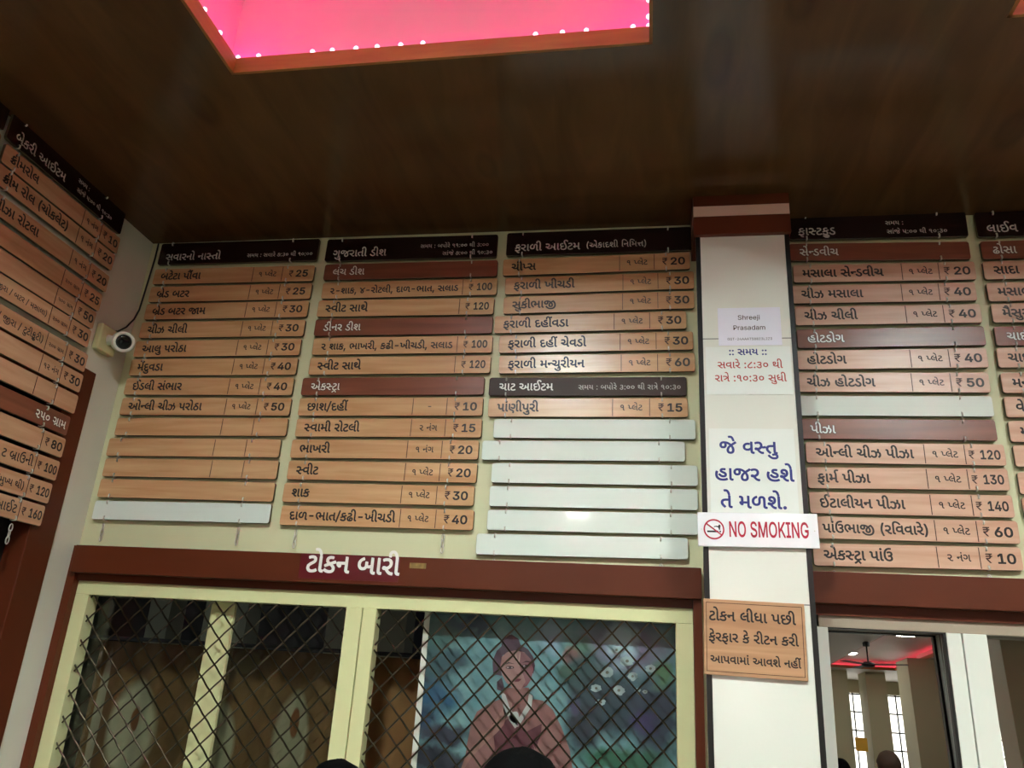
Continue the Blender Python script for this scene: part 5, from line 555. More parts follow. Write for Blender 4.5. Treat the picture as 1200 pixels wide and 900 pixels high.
# back wall, with the token window and the right-hand window
WT = .12
struct(obj('wall_back', boxes((XL, XR, 0, WT, 2.0, H), (XL-.1, -2.165, 0, WT, 0, 2.0), (-2.165, .16, 0, WT, 0, .95), (.16, .54, 0, WT, 0, 2.0), (.54, 2.2, 0, WT, 0, .9), (2.2, XR, 0, WT, 0, 2.0), (.54, 2.2, 0, WT, 1.9, 2.0)), M['wall']))
# left wall with the maroon-framed opening
struct(obj('wall_left', boxes((XL-.1, XL, -.16, .12, 0, H), (XL-.1, XL, -3.4, -.16, 2.68, H), (XL-.1, XL, YB, -3.4, 0, H), (XL-.1, XL, -3.4, -.16, 0, .8)), M['wall_white']))
trim(boxes((XL-.1, XL+.012, -.286, -.155, .0, 2.685), (XL-.1, XL+.012, -3.5, -.286, 2.56, 2.685), bev=.004), M['maroon_wood'])
struct(obj('window_3', boxes((XL-.09, XL-.07, -3.4, -.286, .8, 2.56)), mat('dark_opening', rgb(20,18,18), .5)))  # flat black panel in place of the dark inside of the opening
struct(obj('wall_right', boxes((XR, XR+.1, YB, .1, 0, H)), M['hall_wall']))
struct(obj('wall_rear', boxes((XL, XR, YB-.1, YB, 0, .9), (XL, XR, YB-.1, YB, 3.1, H), *[(a, b, YB-.1, YB, .9, 3.1) for a, b in ((XL,-1.4), (-.6,.2), (1.0,1.6), (2.4,3.75), (4.55,4.85), (5.6,5.85), (6.6,7.05), (7.8,XR))]), M['hall_wall']))
for i, (a, b) in enumerate(((-1.4,-.6), (.2,1.0), (1.6,2.4), (3.75,4.55), (4.85,5.6), (5.85,6.6), (7.05,7.8))):
    w = struct(obj('window_%d' % (i+4), boxes((a, b, YB-.07, YB-.06, .9, 3.1)), M['day']))
    g = [(a + (b-a)*k/4 - .012, a + (b-a)*k/4 + .012, YB-.05, YB-.02, .9, 3.1) for k in range(5)] + [(a, b, YB-.05, YB-.02, z-.014, z+.014) for z in (.92, 1.5, 2.0, 2.35, 2.72, 3.08)]
    obj('window_grille', boxes(*g), M['dark_room'], w)

# structural hall columns behind the viewpoint
HP = [(4.38,4.88,-13.1,-12.4), (4.24,4.62,-15.4,-14.8), (3.45,3.9,-15.3,-14.8), (4.56,5.05,-9.4,-8.9), (-1.9,-1.45,-9,-8.5), (.3,.7,-9,-8.5)]
for k, (a, b, c, d) in enumerate(HP): struct(obj('wall_column', boxes((a, b, c, d, 0, H), bev=.006), M['hall_wall']))

# pillar with black corner strips and maroon capital
struct(obj('wall_pillar', boxes((0.1851,0.4831,-.18,0,0,H)), M['tile']))
trim(boxes((0.1695,0.1855,-.183,-.16,0,3.22), (0.4826,0.4987,-.183,.0,0,3.22)), M['black'])
trim(boxes((0.1617,0.5045,-.2,.0,3.205,3.282), bev=.003), M['maroon_wood'])
trim(boxes((0.1627,0.5035,-.199,.0,3.282,3.325)), mat('pale_capital_band', rgb(226,190,168), .4, noise=.1))

trim(boxes((.162,.504,-.2,.0,3.325,3.369)), M['maroon_wood'])
# maroon beams over the windows
beam = trim(boxes((-2.165,.17,-.05,0,1.922,2.024), bev=.003), M['maroon_wood'])
trim(boxes((-2.187,-2.155,-.03,.02,.9,2.024), (-2.155,.14,-.012,.02,1.896,1.922), (.142,.17,-.03,.02,.9,1.922)), M['maroon_wood'])
trim(boxes((.513,2.4,-.05,0,1.927,2.028), bev=.003), M['maroon_wood'])
trim(boxes((.53,2.3,-.01,.02,1.893,1.927)), M['maroon_wood'])

# ------------------------------------------------------------------ token window: two sashes with diamond lattices
def lattice(x0, x1, z0, z1, y):
    bm = bmesh.new(); px, pz = .0835, .088; w = .0032
    k = pz/px; L = math.hypot(1, k)
    def clip(s, c):                      # z = s*k*x + c
        pts = []
        for x in (x0, x1):
            z = s*k*x + c
            if z0 <= z <= z1: pts.append((x, z))
        for z in (z0, z1):
            x = (z-c)/(s*k)
            if x0 < x < x1: pts.append((x, z))
        return pts[:2] if len(pts) >= 2 else None
    for s, yy in ((1, y+.004), (-1, y)):
        c = -40*pz
        while c < 80*pz:
            p = clip(s, c)
            if p:
                (ax, az), (bx_, bz) = p; n = max(1, int(math.hypot(bx_-ax, bz-az)/.06))
                pts = []
                for i in range(n*2+1):
                    t = i/(n*2); pts.append((ax+(bx_-ax)*t, yy + .002*math.sin(PI*i/1.0+.5*PI), az+(bz-az)*t))
                tube(bm, pts, w, 5)
            c += pz
    return bm
w1 = struct(obj('window_1', boxes((-2.155,.142,0,.06,1.846,1.896), (-2.155,-2.098,0,.06,.95,1.846), (.085,.142,0,.06,.95,1.846), (-2.098,.085,0,.06,.95,1.0), bev=.002), M['cream_frame']))
sash_a = obj('sash', boxes((-1.066,-1.006,-.006,.05,1.0,1.846), (-2.098,-1.066,-.004,.05,1.0,1.03), bev=.002), M['cream_frame'], w1)
sash_b = obj('sash', boxes((-1.003,-.953,-.004,.05,1.0,1.846), (-.953,.085,-.004,.05,1.0,1.03), bev=.002), M['cream_frame'], w1)
obj('lattice_grille', lattice(-2.098,-1.066,1.03,1.846,.012), M['grille'], sash_a)
obj('lattice_grille', lattice(-.953,.085,1.03,1.846,.012), M['grille'], sash_b)
obj('sliding_stile', boxes((-1.625,-1.53,.065,.085,.95,1.87), bev=.003), M['cream_frame'], w1)
obj('glass_pane', boxes((-2.12,-1.6,.07,.074,.95,1.87), (-1.55,-1.0,.088,.092,.95,1.87)), M['glass'], w1)
# the room behind the token window
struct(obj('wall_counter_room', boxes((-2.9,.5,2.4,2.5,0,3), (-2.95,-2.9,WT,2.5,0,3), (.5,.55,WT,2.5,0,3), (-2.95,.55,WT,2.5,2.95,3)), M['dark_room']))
for a, b in ((-2.62,-2.5), (-2.3,-2.06), (-1.62,-1.5), (-1.36,-1.2)):  # uprights standing in for the hall columns reflected in the glass
    struct(obj('wall_column_reflection', boxes((a, b, 1.2, 1.35, 0, 2.95)), M['hall_wall']))

def curtain_mat():
    m = mat('brown_printed_cloth', rgb(140,102,58), .85, noise=.35, nscale=6); nt = m.node_tree; b = nt.nodes['Principled BSDF']; L = nt.links.new
    src = b.inputs['Base Color'].links[0].from_socket
    tc = nt.nodes.new('ShaderNodeTexCoord')
    last = src
    for cx, cz, rx, rz, col in ((.22,-.33,.115,.2,(196,186,156)), (.22,-.29,.03,.05,(140,84,40)), (.60,-.36,.07,.17,(180,170,142)), (.89,-.33,.08,.2,(190,180,152)), (.89,-.26,.025,.06,(140,84,40)), (.04,-.3,.022,.28,(186,174,144)), (1.0,-.06,.05,.05,(140,110,70)), (.66,-.05,.06,.05,(150,126,84))):
        sb = nt.nodes.new('ShaderNodeVectorMath'); sb.operation = 'SUBTRACT'; sb.inputs[1].default_value = (cx, 0, cz)
        dv = nt.nodes.new('ShaderNodeVectorMath'); dv.operation = 'MULTIPLY'; dv.inputs[1].default_value = (1/rx, 0, 1/rz)
        ln = nt.nodes.new('ShaderNodeVectorMath'); ln.operation = 'LENGTH'
        r2 = nt.nodes.new('ShaderNodeValToRGB'); r2.color_ramp.elements[0].position = .8; r2.color_ramp.elements[1].position = 1.02
        r2.color_ramp.elements[0].color = (1,1,1,1); r2.color_ramp.elements[1].color = (0,0,0,1)
        mx = nt.nodes.new('ShaderNodeMix'); mx.data_type = 'RGBA'; mx.inputs[7].default_value = rgb(*col)
        L(tc.outputs['Object'], sb.inputs[0]); L(sb.outputs[0], dv.inputs[0]); L(dv.outputs[0], ln.inputs[0]); L(ln.outputs['Value'], r2.inputs[0])
        L(r2.outputs[0], mx.inputs[0]); L(last, mx.inputs[6]); last = mx.outputs[2]
    L(last, b.inputs['Base Color'])
    return m
def curtain():
    r = empty('curtain', (-2.25,.35,1.69)); tag(r, 'brown patterned curtain hanging behind the left lattice of the token window', 'curtain')
    bm = bmesh.new(); nx, nz = 120, 10; V = []
    for j in range(nz+1):
        V.append([bm.verts.new((1.75*i/nx, .018*math.sin(i*.55+.3*math.sin(j*.4))+.01*math.sin(i*.23), -.95*j/nz)) for i in range(nx+1)])
    for j in range(nz):
        for i in range(nx): bm.faces.new((V[j][i], V[j+1][i], V[j+1][i+1], V[j][i+1]))
    o = obj('cloth', bm, curtain_mat(), r, smooth=True)
    md = o.modifiers.new('thickness', 'SOLIDIFY'); md.thickness = .003
    bm = bmesh.new(); tube(bm, [(-.1,0,.012), (1.85,0,.012)], .008, 10); obj('rod', bm, M['dark_room'], r, smooth=True)
curtain()

# the painted poster behind the right lattice
PAINT = [('flower', (155, 176, 176), 0.25, [[(0.6764, 0.7314), (0.6765, 0.7256), (0.6748, 0.7228), (0.6657, 0.7146), (0.6604, 0.7163), (0.6522, 0.7141), (0.6441, 0.7155), (0.6387, 0.7203), (0.6345, 0.7225), (0.6341, 0.729), (0.634, 0.7335), (0.6374, 0.7401), (0.6463, 0.7409), (0.6519, 0.7459), (0.6606, 0.7493), (0.6686, 0.7477), (0.6728, 0.7431), (0.677, 0.7381)], [(0.75, 0.7721), (0.7416, 0.7667), (0.7446, 0.7616), (0.7359, 0.7584), (0.7281, 0.7555), (0.7206, 0.7537), (0.7127, 0.7533), (0.7058, 0.7571), (0.6999, 0.7625), (0.7001, 0.7693), (0.6997, 0.7761), (0.7039, 0.7805), (0.7118, 0.7824), (0.7195, 0.7872), (0.7275, 0.7839), (0.7368, 0.7887), (0.7379, 0.7834), (0.7441, 0.7765)], [(0.7586, 0.7237), (0.7618, 0.7203), (0.7568, 0.7169), (0.7523, 0.7129), (0.7462, 0.7075), (0.7396, 0.707), (0.7345, 0.7131), (0.7285, 0.7153), (0.7282, 0.7176), (0.724, 0.7217), (0.7292, 0.7271), (0.73, 0.7321), (0.7321, 0.7328), (0.7395, 0.7355), (0.7457, 0.7363), (0.7515, 0.7351), (0.7586, 0.732), (0.7586, 0.7285)], [(0.8181, 0.7519), (0.8225, 0.7476), (0.8163, 0.7452), (0.811, 0.7398), (0.805, 0.7377), (0.7993, 0.7405), (0.7933, 0.7394), (0.788, 0.7424), (0.7845, 0.7451), (0.7887, 0.7502), (0.7847, 0.7554), (0.7906, 0.7585), (0.7934, 0.7609), (0.7997, 0.7626), (0.8055, 0.7645), (0.8106, 0.7621), (0.8177, 0.7585), (0.8196, 0.7569)], [(0.6364, 0.6784), (0.6392, 0.6747), (0.6321, 0.6701), (0.63, 0.6688), (0.6232, 0.6658), (0.6169, 0.6649), (0.6101, 0.6673), (0.6077, 0.6678), (0.6007, 0.6719), (0.6045, 0.6765), (0.6031, 0.6803), (0.6044, 0.6861), (0.6122, 0.6871), (0.6163, 0.6908), (0.6234, 0.6895), (0.6274, 0.6881), (0.6354, 0.6858), (0.6356, 0.6826)], [(0.7159, 0.6766), (0.7189, 0.6726), (0.7088, 0.665), (0.7085, 0.6609), (0.7003, 0.6586), (0.6929, 0.6627), (0.686, 0.6604), (0.6806, 0.6651), (0.6799, 0.6698), (0.6793, 0.6744), (0.6773, 0.6787), (0.6794, 0.6818), (0.6849, 0.6883), (0.6925, 0.6919), (0.7007, 0.6904), (0.7044, 0.6898), (0.7097, 0.6847), (0.7167, 0.6816)], [(0.7054, 0.8056), (0.7059, 0.8014), (0.7005, 0.7955), (0.6972, 0.7923), (0.6912, 0.7935), (0.6852, 0.7896), (0.6806, 0.7913), (0.672, 0.7941), (0.6689, 0.8001), (0.6692, 0.8037), (0.6745, 0.8081), (0.6757, 0.8127), (0.6793, 0.8156), (0.6845, 0.8147), (0.6905, 0.8158), (0.6955, 0.8144), (0.7047, 0.8155), (0.7019, 0.81)], [(0.6514, 0.6349), (0.6508, 0.6308), (0.6496, 0.6281), (0.644, 0.6256), (0.6396, 0.623), (0.6344, 0.6235), (0.631, 0.6254), (0.6261, 0.6259), (0.6209, 0.6294), (0.6196, 0.633), (0.623, 0.6368), (0.6252, 0.6412), (0.6295, 0.6441), (0.6343, 0.6437), (0.6397, 0.6462), (0.6433, 0.6438), (0.6485, 0.6432), (0.6544, 0.6387)], [(0.7713, 0.6799), (0.768, 0.6773), (0.7661, 0.6743), (0.765, 0.6722), (0.7617, 0.6717), (0.7579, 0.6718), (0.7557, 0.6725), (0.7539, 0.6749), (0.7494, 0.6766), (0.7517, 0.6787), (0.7489, 0.6807), (0.7537, 0.6842), (0.7556, 0.6861), (0.7579, 0.6872), (0.7618, 0.6867), (0.7653, 0.6845), (0.7682, 0.6844), (0.7699, 0.6818)], [(0.7943, 0.6766), (0.7912, 0.6744), (0.7915, 0.6717), (0.7885, 0.6715), (0.7859, 0.6695), (0.7829, 0.6699), (0.7805, 0.6705), (0.7784, 0.6717), (0.7779, 0.6734), (0.774, 0.6754), (0.7755, 0.6773), (0.7773, 0.6801), (0.7799, 0.6813), (0.7831, 0.6826), (0.7864, 0.6814), (0.7882, 0.6824), (0.7925, 0.6806), (0.7926, 0.6789)]]), ('flower_centre', (97, 99, 84), 0, [[(0.6627, 0.7306), (0.661, 0.7267), (0.6567, 0.7249), (0.6524, 0.7262), (0.6506, 0.7299), (0.6523, 0.7338), (0.6566, 0.7356), (0.6609, 0.7343)], [(0.7301, 0.771), (0.7284, 0.7671), (0.7241, 0.7653), (0.7198, 0.7666), (0.718, 0.7703), (0.7197, 0.7743), (0.724, 0.7761), (0.7283, 0.7747)], [(0.7474, 0.723), (0.746, 0.7199), (0.7426, 0.7185), (0.7392, 0.7195), (0.7377, 0.7225), (0.7391, 0.7256), (0.7425, 0.727), (0.7459, 0.726)], [(0.8074, 0.7513), (0.806, 0.7482), (0.8026, 0.7467), (0.7992, 0.7478), (0.7978, 0.7507), (0.7992, 0.7538), (0.8026, 0.7553), (0.806, 0.7542)], [(0.625, 0.6777), (0.6236, 0.6746), (0.6202, 0.6732), (0.6168, 0.6742), (0.6153, 0.6772), (0.6166, 0.6802), (0.62, 0.6817), (0.6235, 0.6807)], [(0.7022, 0.6757), (0.7007, 0.6723), (0.6969, 0.6707), (0.693, 0.6718), (0.6914, 0.6751), (0.6929, 0.6785), (0.6967, 0.6802), (0.7006, 0.679)], [(0.693, 0.805), (0.6916, 0.8018), (0.6882, 0.8003), (0.6847, 0.8014), (0.6832, 0.8044), (0.6846, 0.8076), (0.6881, 0.8091), (0.6916, 0.808)], [(0.6414, 0.6343), (0.6402, 0.6317), (0.6373, 0.6304), (0.6343, 0.6313), (0.633, 0.6338), (0.6341, 0.6365), (0.6371, 0.6377), (0.6401, 0.6369)], [(0.7624, 0.6794), (0.7616, 0.6776), (0.7597, 0.6768), (0.7578, 0.6774), (0.7571, 0.679), (0.7578, 0.6808), (0.7597, 0.6816), (0.7616, 0.681)], [(0.787, 0.6761), (0.7863, 0.6746), (0.7846, 0.6739), (0.7829, 0.6744), (0.7822, 0.6759), (0.7829, 0.6774), (0.7846, 0.6781), (0.7863, 0.6776)]]), ('body_skin', (132, 93, 88), 0.2, [[(0.3004, 0.6599), (0.3899, 0.6652), (0.3976, 0.63), (0.439, 0.6272), (0.4754, 0.5997), (0.5064, 0.5483), (0.5376, 0.477), (0.5479, 0.4237), (0.1793, 0.3965), (0.1854, 0.4681), (0.1948, 0.5384), (0.2129, 0.5775), (0.25, 0.6045), (0.3013, 0.6268)]]), ('garment', (92, 49, 56), 0.3, [[(0.2692, 0.5433), (0.3168, 0.5896), (0.3358, 0.5692), (0.3854, 0.5243), (0.4168, 0.479), (0.4143, 0.4138), (0.2408, 0.4011), (0.2834, 0.4643)], [(0.3854, 0.5243), (0.4394, 0.5545), (0.438, 0.5225), (0.4229, 0.4742)]]), ('forearm', (146, 109, 100), 0.15, [[(0.1823, 0.3967), (0.2031, 0.4323), (0.2526, 0.4833), (0.2887, 0.5178), (0.308, 0.5405), (0.3257, 0.5902), (0.3107, 0.611), (0.299, 0.5885), (0.2777, 0.5492), (0.2337, 0.498), (0.1896, 0.4524), (0.1705, 0.3959)], [(0.3014, 0.5968), (0.31, 0.6219), (0.3332, 0.6124), (0.3358, 0.5692), (0.314, 0.557)]]), ('hair', (74, 55, 67), 0.3, [[(0.2614, 0.7021), (0.2561, 0.7441), (0.2685, 0.7789), (0.2857, 0.797), (0.2832, 0.817), (0.2969, 0.8321), (0.3199, 0.8373), (0.3452, 0.823), (0.3523, 0.8045), (0.3804, 0.7905), (0.3997, 0.7661), (0.4071, 0.7384), (0.4025, 0.7102), (0.3861, 0.7372), (0.3662, 0.7728), (0.3232, 0.7818), (0.2907, 0.7659), (0.285, 0.7316), (0.292, 0.6983)], [(0.2764, 0.6779), (0.2923, 0.6927), (0.3032, 0.6628), (0.2951, 0.6485), (0.278, 0.653)]]), ('face', (151, 116, 111), 0.12, [[(0.285, 0.7316), (0.288, 0.76), (0.3052, 0.7769), (0.3352, 0.7853), (0.367, 0.7802), (0.3911, 0.7588), (0.4017, 0.7269), (0.3956, 0.6932), (0.3824, 0.6714), (0.3604, 0.6579), (0.3334, 0.6607), (0.3103, 0.676), (0.2936, 0.7012)]]), ('face_shadow_side', (128, 88, 92), 0.1, [[(0.3505, 0.7833), (0.3708, 0.777), (0.3923, 0.7572), (0.4023, 0.7269), (0.3956, 0.692), (0.3824, 0.6714), (0.3616, 0.6591), (0.377, 0.6838), (0.3667, 0.7082), (0.3535, 0.7298)]]), ('eye_line', (46, 30, 37), 0, [[(0.2945, 0.7349), (0.3133, 0.7444), (0.3366, 0.7401), (0.3148, 0.7406)], [(0.3593, 0.7441), (0.3763, 0.7524), (0.3928, 0.7488), (0.3765, 0.7485)], [(0.3343, 0.7281), (0.3329, 0.7259), (0.3288, 0.7239), (0.3228, 0.7226), (0.3161, 0.7222), (0.31, 0.7228), (0.3057, 0.7243), (0.3041, 0.7264), (0.3055, 0.7287), (0.3095, 0.7307), (0.3155, 0.732), (0.3223, 0.7324), (0.3284, 0.7318), (0.3326, 0.7302)], [(0.3886, 0.7362), (0.3874, 0.7342), (0.3838, 0.7325), (0.3786, 0.7313), (0.3727, 0.731), (0.3674, 0.7315), (0.3636, 0.7329), (0.3622, 0.7348), (0.3634, 0.7368), (0.367, 0.7385), (0.3723, 0.7397), (0.3781, 0.74), (0.3835, 0.7395), (0.3872, 0.7381)]]), ('eye_white', (167, 150, 146), 0, [[(0.3168, 0.7272), (0.3155, 0.7255), (0.3121, 0.7246), (0.3086, 0.7251), (0.3071, 0.7266), (0.3084, 0.7283), (0.3118, 0.7291), (0.3153, 0.7287)], [(0.3301, 0.7273), (0.3291, 0.7257), (0.3266, 0.7249), (0.324, 0.7254), (0.3228, 0.7269), (0.3238, 0.7286), (0.3263, 0.7294), (0.3289, 0.7289)], [(0.373, 0.7354), (0.3721, 0.7337), (0.3695, 0.7329), (0.367, 0.7334), (0.3658, 0.735), (0.3668, 0.7366), (0.3693, 0.7374), (0.3719, 0.7369)], [(0.3856, 0.7366), (0.3846, 0.735), (0.3821, 0.7342), (0.3795, 0.7347), (0.3784, 0.7362), (0.3794, 0.7379), (0.3819, 0.7387), (0.3844, 0.7381)]]), ('forehead_mark', (172, 144, 132), 0, [[(0.3345, 0.7767), (0.3381, 0.7769), (0.3431, 0.7528), (0.3491, 0.7532), (0.3513, 0.7793), (0.3549, 0.7795), (0.3525, 0.7466), (0.3411, 0.746)]]), ('mouth', (106, 53, 62), 0, [[(0.3318, 0.6883), (0.3466, 0.692), (0.3633, 0.6924), (0.3531, 0.6829), (0.3399, 0.6821)], [(0.3434, 0.7057), (0.3577, 0.7076), (0.3544, 0.703), (0.346, 0.7025)]]), ('garland', (172, 172, 167), 0.25, [[(0.2921, 0.6483), (0.309, 0.6383), (0.325, 0.601), (0.3464, 0.5699), (0.3597, 0.5439), (0.3485, 0.5335), (0.3276, 0.5579), (0.3042, 0.5997)], [(0.3908, 0.6477), (0.4041, 0.6414), (0.4018, 0.6058), (0.3773, 0.5665), (0.3582, 0.5385), (0.3477, 0.5485), (0.3704, 0.5849), (0.3877, 0.6158)], [(0.3601, 0.5708), (0.3586, 0.5618), (0.3536, 0.557), (0.3458, 0.5495), (0.3375, 0.5532), (0.3304, 0.559), (0.3264, 0.5686), (0.3306, 0.5758), (0.335, 0.5834), (0.3437, 0.586), (0.3519, 0.5868), (0.3572, 0.5809)]])]
SOFT = [(0.7236, 0.831, 0.2115, 0.1297, (100, 96, 117), 0.6), (0.7031, 0.8398, 0.0713, 0.0897, (151, 177, 186), 0.6), (0.4533, 0.8471, 0.063, 0.0759, (129, 153, 169), 0.6), (0.5647, 0.8031, 0.0619, 0.0545, (79, 110, 96), 0.6), (0.5396, 0.7772, 0.0413, 0.0344, (129, 89, 83), 0.6), (0.0546, 0.8272, 0.1204, 0.0982, (62, 93, 89), 0.5), (0.1726, 0.8638, 0.1085, 0.0411, (55, 72, 89), 0.5), (0.0333, 0.7047, 0.1027, 0.1106, (52, 79, 83), 0.5), (0.1281, 0.7399, 0.0753, 0.045, (53, 79, 86), 0.5), (0.0633, 0.6177, 0.1172, 0.0684, (41, 79, 105), 0.6), (0.0227, 0.5379, 0.0743, 0.0672, (34, 60, 84), 0.6), (0.096, 0.4953, 0.1358, 0.0424, (45, 50, 62), 0.5), (0.0611, 0.4181, 0.135, 0.0556, (34, 40, 50), 0.5), (0.1666, 0.4073, 0.0822, 0.0459, (50, 53, 62), 0.5), (0.5828, 0.7068, 0.1015, 0.1069, (45, 67, 69), 0.5), (0.6854, 0.6277, 0.1582, 0.133, (40, 57, 65), 0.5), (0.814, 0.5989, 0.1071, 0.1595, (45, 57, 72), 0.5), (0.5768, 0.5556, 0.0797, 0.1029, (41, 50, 58), 0.5), (0.5104, 0.7219, 0.0514, 0.0438, (50, 79, 69), 0.5), (0.7846, 0.5786, 0.0586, 0.0461, (57, 53, 89), 0.6), (0.7071, 0.4602, 0.1831, 0.0494, (46, 89, 69), 0.5), (0.4683, 0.493, 0.0451, 0.0414, (62, 103, 72), 0.5), (0.8443, 0.7315, 0.0495, 0.0573, (79, 114, 83), 0.6), (0.5443, 0.6283, 0.0304, 0.0379, (64, 60, 83), 0.5)]
def poster():
    r = empty('poster', (-.80,.1,.95)); tag(r, 'framed painted poster of a garlanded youth by a lake, behind the right lattice', 'poster')
    m = bpy.data.materials.new('painted_landscape'); m.use_nodes = True; nt = m.node_tree; b = nt.nodes['Principled BSDF']; L = nt.links.new
    tc = nt.nodes.new('ShaderNodeTexCoord'); n = nt.nodes.new('ShaderNodeTexNoise'); n.inputs['Scale'].default_value = 16; n.inputs['Detail'].default_value = 5
    vm = nt.nodes.new('ShaderNodeVectorMath'); vm.operation = 'MULTIPLY_ADD'; vm.inputs[1].default_value = (.09,.0,.09)
    of = nt.nodes.new('ShaderNodeVectorMath'); of.operation = 'ADD'; of.inputs[1].default_value = (-.045,0,-.045)
    L(tc.outputs['Object'], n.inputs['Vector']); L(tc.outputs['Object'], of.inputs[0]); L(n.outputs['Color'], vm.inputs[0]); L(of.outputs[0], vm.inputs[2])
    rp = nt.nodes.new('ShaderNodeValToRGB'); e = rp.color_ramp.elements; e[0].position, e[1].position = .35, .7; e[0].color, e[1].color = rgb(82,124,130), rgb(116,152,152)
    L(n.outputs['Fac'], rp.inputs[0]); last = rp.outputs[0]
    for cx, cz, rx, rz, col, soft in SOFT:                 # soft brushed patches of colour
        sb = nt.nodes.new('ShaderNodeVectorMath'); sb.operation = 'SUBTRACT'; sb.inputs[1].default_value = (cx, 0, cz)
        dv = nt.nodes.new('ShaderNodeVectorMath'); dv.operation = 'MULTIPLY'; dv.inputs[1].default_value = (1/rx, 0, 1/rz)
        ln = nt.nodes.new('ShaderNodeVectorMath'); ln.operation = 'LENGTH'
        r2 = nt.nodes.new('ShaderNodeValToRGB'); r2.color_ramp.elements[0].position = 1-soft; r2.color_ramp.elements[1].position = 1
        r2.color_ramp.elements[0].color = (1,1,1,1); r2.color_ramp.elements[1].color = (0,0,0,1)
        mx = nt.nodes.new('ShaderNodeMix'); mx.data_type = 'RGBA'; mx.inputs[7].default_value = rgb(*col)
        L(vm.outputs[0], sb.inputs[0]); L(sb.outputs[0], dv.inputs[0]); L(dv.outputs[0], ln.inputs[0]); L(ln.outputs['Value'], r2.inputs[0])
        L(r2.outputs[0], mx.inputs[0]); L(last, mx.inputs[6]); last = mx.outputs[2]
    L(last, b.inputs['Base Color']); b.inputs['Roughness'].default_value = .4
    obj('print', boxes((.012,.90,0,.008,.012,.94)), m, r)
    obj('poster_frame', boxes((-.004,.016,-.004,.012,0,.952), (.896,.915,-.004,.012,0,.952), (0,.91,-.004,.012,.936,.952), (0,.91,-.004,.012,0,.014)), M['white_frame'], r)
    for k, (nm, col, nz, polys) in enumerate(PAINT):
        pm = mat('paint_' + nm, rgb(*col), .45, noise=nz, nscale=26)
        for p in polys:
            bm = bmesh.new(); flat(bm, p, -.0008 - .00025*k); obj(nm, bm, pm, r)
poster()

# ------------------------------------------------------------------ right-hand window with reflective leaning panes
w2 = struct(obj('window_2', boxes((.53,2.2,.0,.05,1.857,1.896), bev=.002), M['beige_rail']))
obj('stile', boxes((.53,.566,-.004,.05,.9,1.857), bev=.002), M['white_frame'], w2)
obj('stile', boxes((.919,.963,-.004,.05,.9,1.857), bev=.002), M['white_frame'], w2)
obj('stile', boxes((.966,1.036,-.006,.05,.9,1.857), bev=.002), M['white_frame'], w2)
obj('stile', boxes((1.5,1.56,-.004,.05,.9,1.857), bev=.002), M['white_frame'], w2)
obj('bottom_rail', boxes((.566,1.5,-.004,.05,.9,.93), bev=.002), M['white_frame'], w2)
obj('gasket', boxes((.911,.9195,-.001,.02,.93,1.857), (.566,.919,.0,.02,1.8535,1.8575)), M['black'], w2)
for a, b in ((.566,.9185), (1.036,1.5)):
    bm = bmesh.new(); t = math.tan(math.radians(2.35))
    v = [bm.verts.new((x, .02 + (z-.9)*t + dy, z)) for dy in (0,.004) for z in (.9,1.88) for x in (a-.005, b+.005)]
    for f in ((0,1,3,2), (4,6,7,5), (0,4,5,1), (2,3,7,6), (0,2,6,4), (1,5,7,3)): bm.faces.new([v[i] for i in f])
    obj('glass_pane', bm, M['mirror_glass'], w2)
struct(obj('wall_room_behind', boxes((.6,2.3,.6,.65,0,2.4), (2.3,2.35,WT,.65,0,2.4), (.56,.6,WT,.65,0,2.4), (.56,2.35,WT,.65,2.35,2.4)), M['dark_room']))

# ------------------------------------------------------------------ menu boards
_pc = {}
def plank(w, h, t, m, r=.009):
    key = (w, h, t, m.name)
    if key in _pc: return _pc[key]
    bm = bmesh.new(); b = .0012; N = 4
    def ring(ins, y):
        R_ = r - ins; out = []
        for cx, cz, a0 in ((w-r, r, -PI/2), (w-r, h-r, 0), (r, h-r, PI/2), (r, r, PI)):
            for k in range(N+1):
                a = a0 + PI/2*k/N; out.append(bm.verts.new((cx + R_*math.cos(a), y, cz + R_*math.sin(a))))
        return out
    A, B_, Cc = ring(b, 0), ring(0, b), ring(0, t)
    f = bm.faces.new(A); f2 = bm.faces.new(Cc[::-1])
    for P, Q in ((A, B_), (B_, Cc)):
        for k in range(len(P)):
            q = bm.faces.new((P[k], Q[k], Q[(k+1) % len(P)], P[(k+1) % len(P)]))
            if P is B_: q.material_index = 1
    f2.material_index = 1
    bmesh.ops.recalc_face_normals(bm, faces=bm.faces[:])
    me = bpy.data.meshes.new('board'); bm.to_mesh(me); bm.free(); me.materials.append(m); me.materials.append(M['edge'])
    _pc[key] = me
    return me
T = .012
def link_mesh(tail):
    bm = bmesh.new()
    def hook(up):
        # a bent wire through the hole near the edge, reaching half way across the gap
        prof = [(.012,-.0005), (.011,-.004), (.004,-.0048), (-.0005,-.0038), (-.0012,.002), (-.0012,.010), (-.0005,.0158), (.004,.0168), (.011,.016)]
        pts = [(.0016*k/8, y, (h0 - z) if up else z) for k, (z, y) in enumerate(prof)]
        tube(bm, pts, .0029, 6)
    h0 = .0735
    def loop(cz, hgt, dep, ang, cy):
        pts = []
        for k in range(14):
            a = 2*PI*k/14; y = dep/2*math.cos(a); z = hgt/2*math.sin(a)
            pts.append((y*math.sin(ang), cy + y*math.cos(ang), cz + z))
        tube(bm, pts, .0022, 6, True)
    if tail == 2: hook(True)
    else: hook(False)
    if tail == 1:
        for k in range(3): loop(-.028-.021*k, .027, .011, (2.0, .4, 1.8)[k], T/2)
    for f in bm.faces: f.smooth = True
    me = bpy.data.meshes.new('chain_link'); bm.to_mesh(me); bm.free(); me.materials.append(M['steel'])
    return me
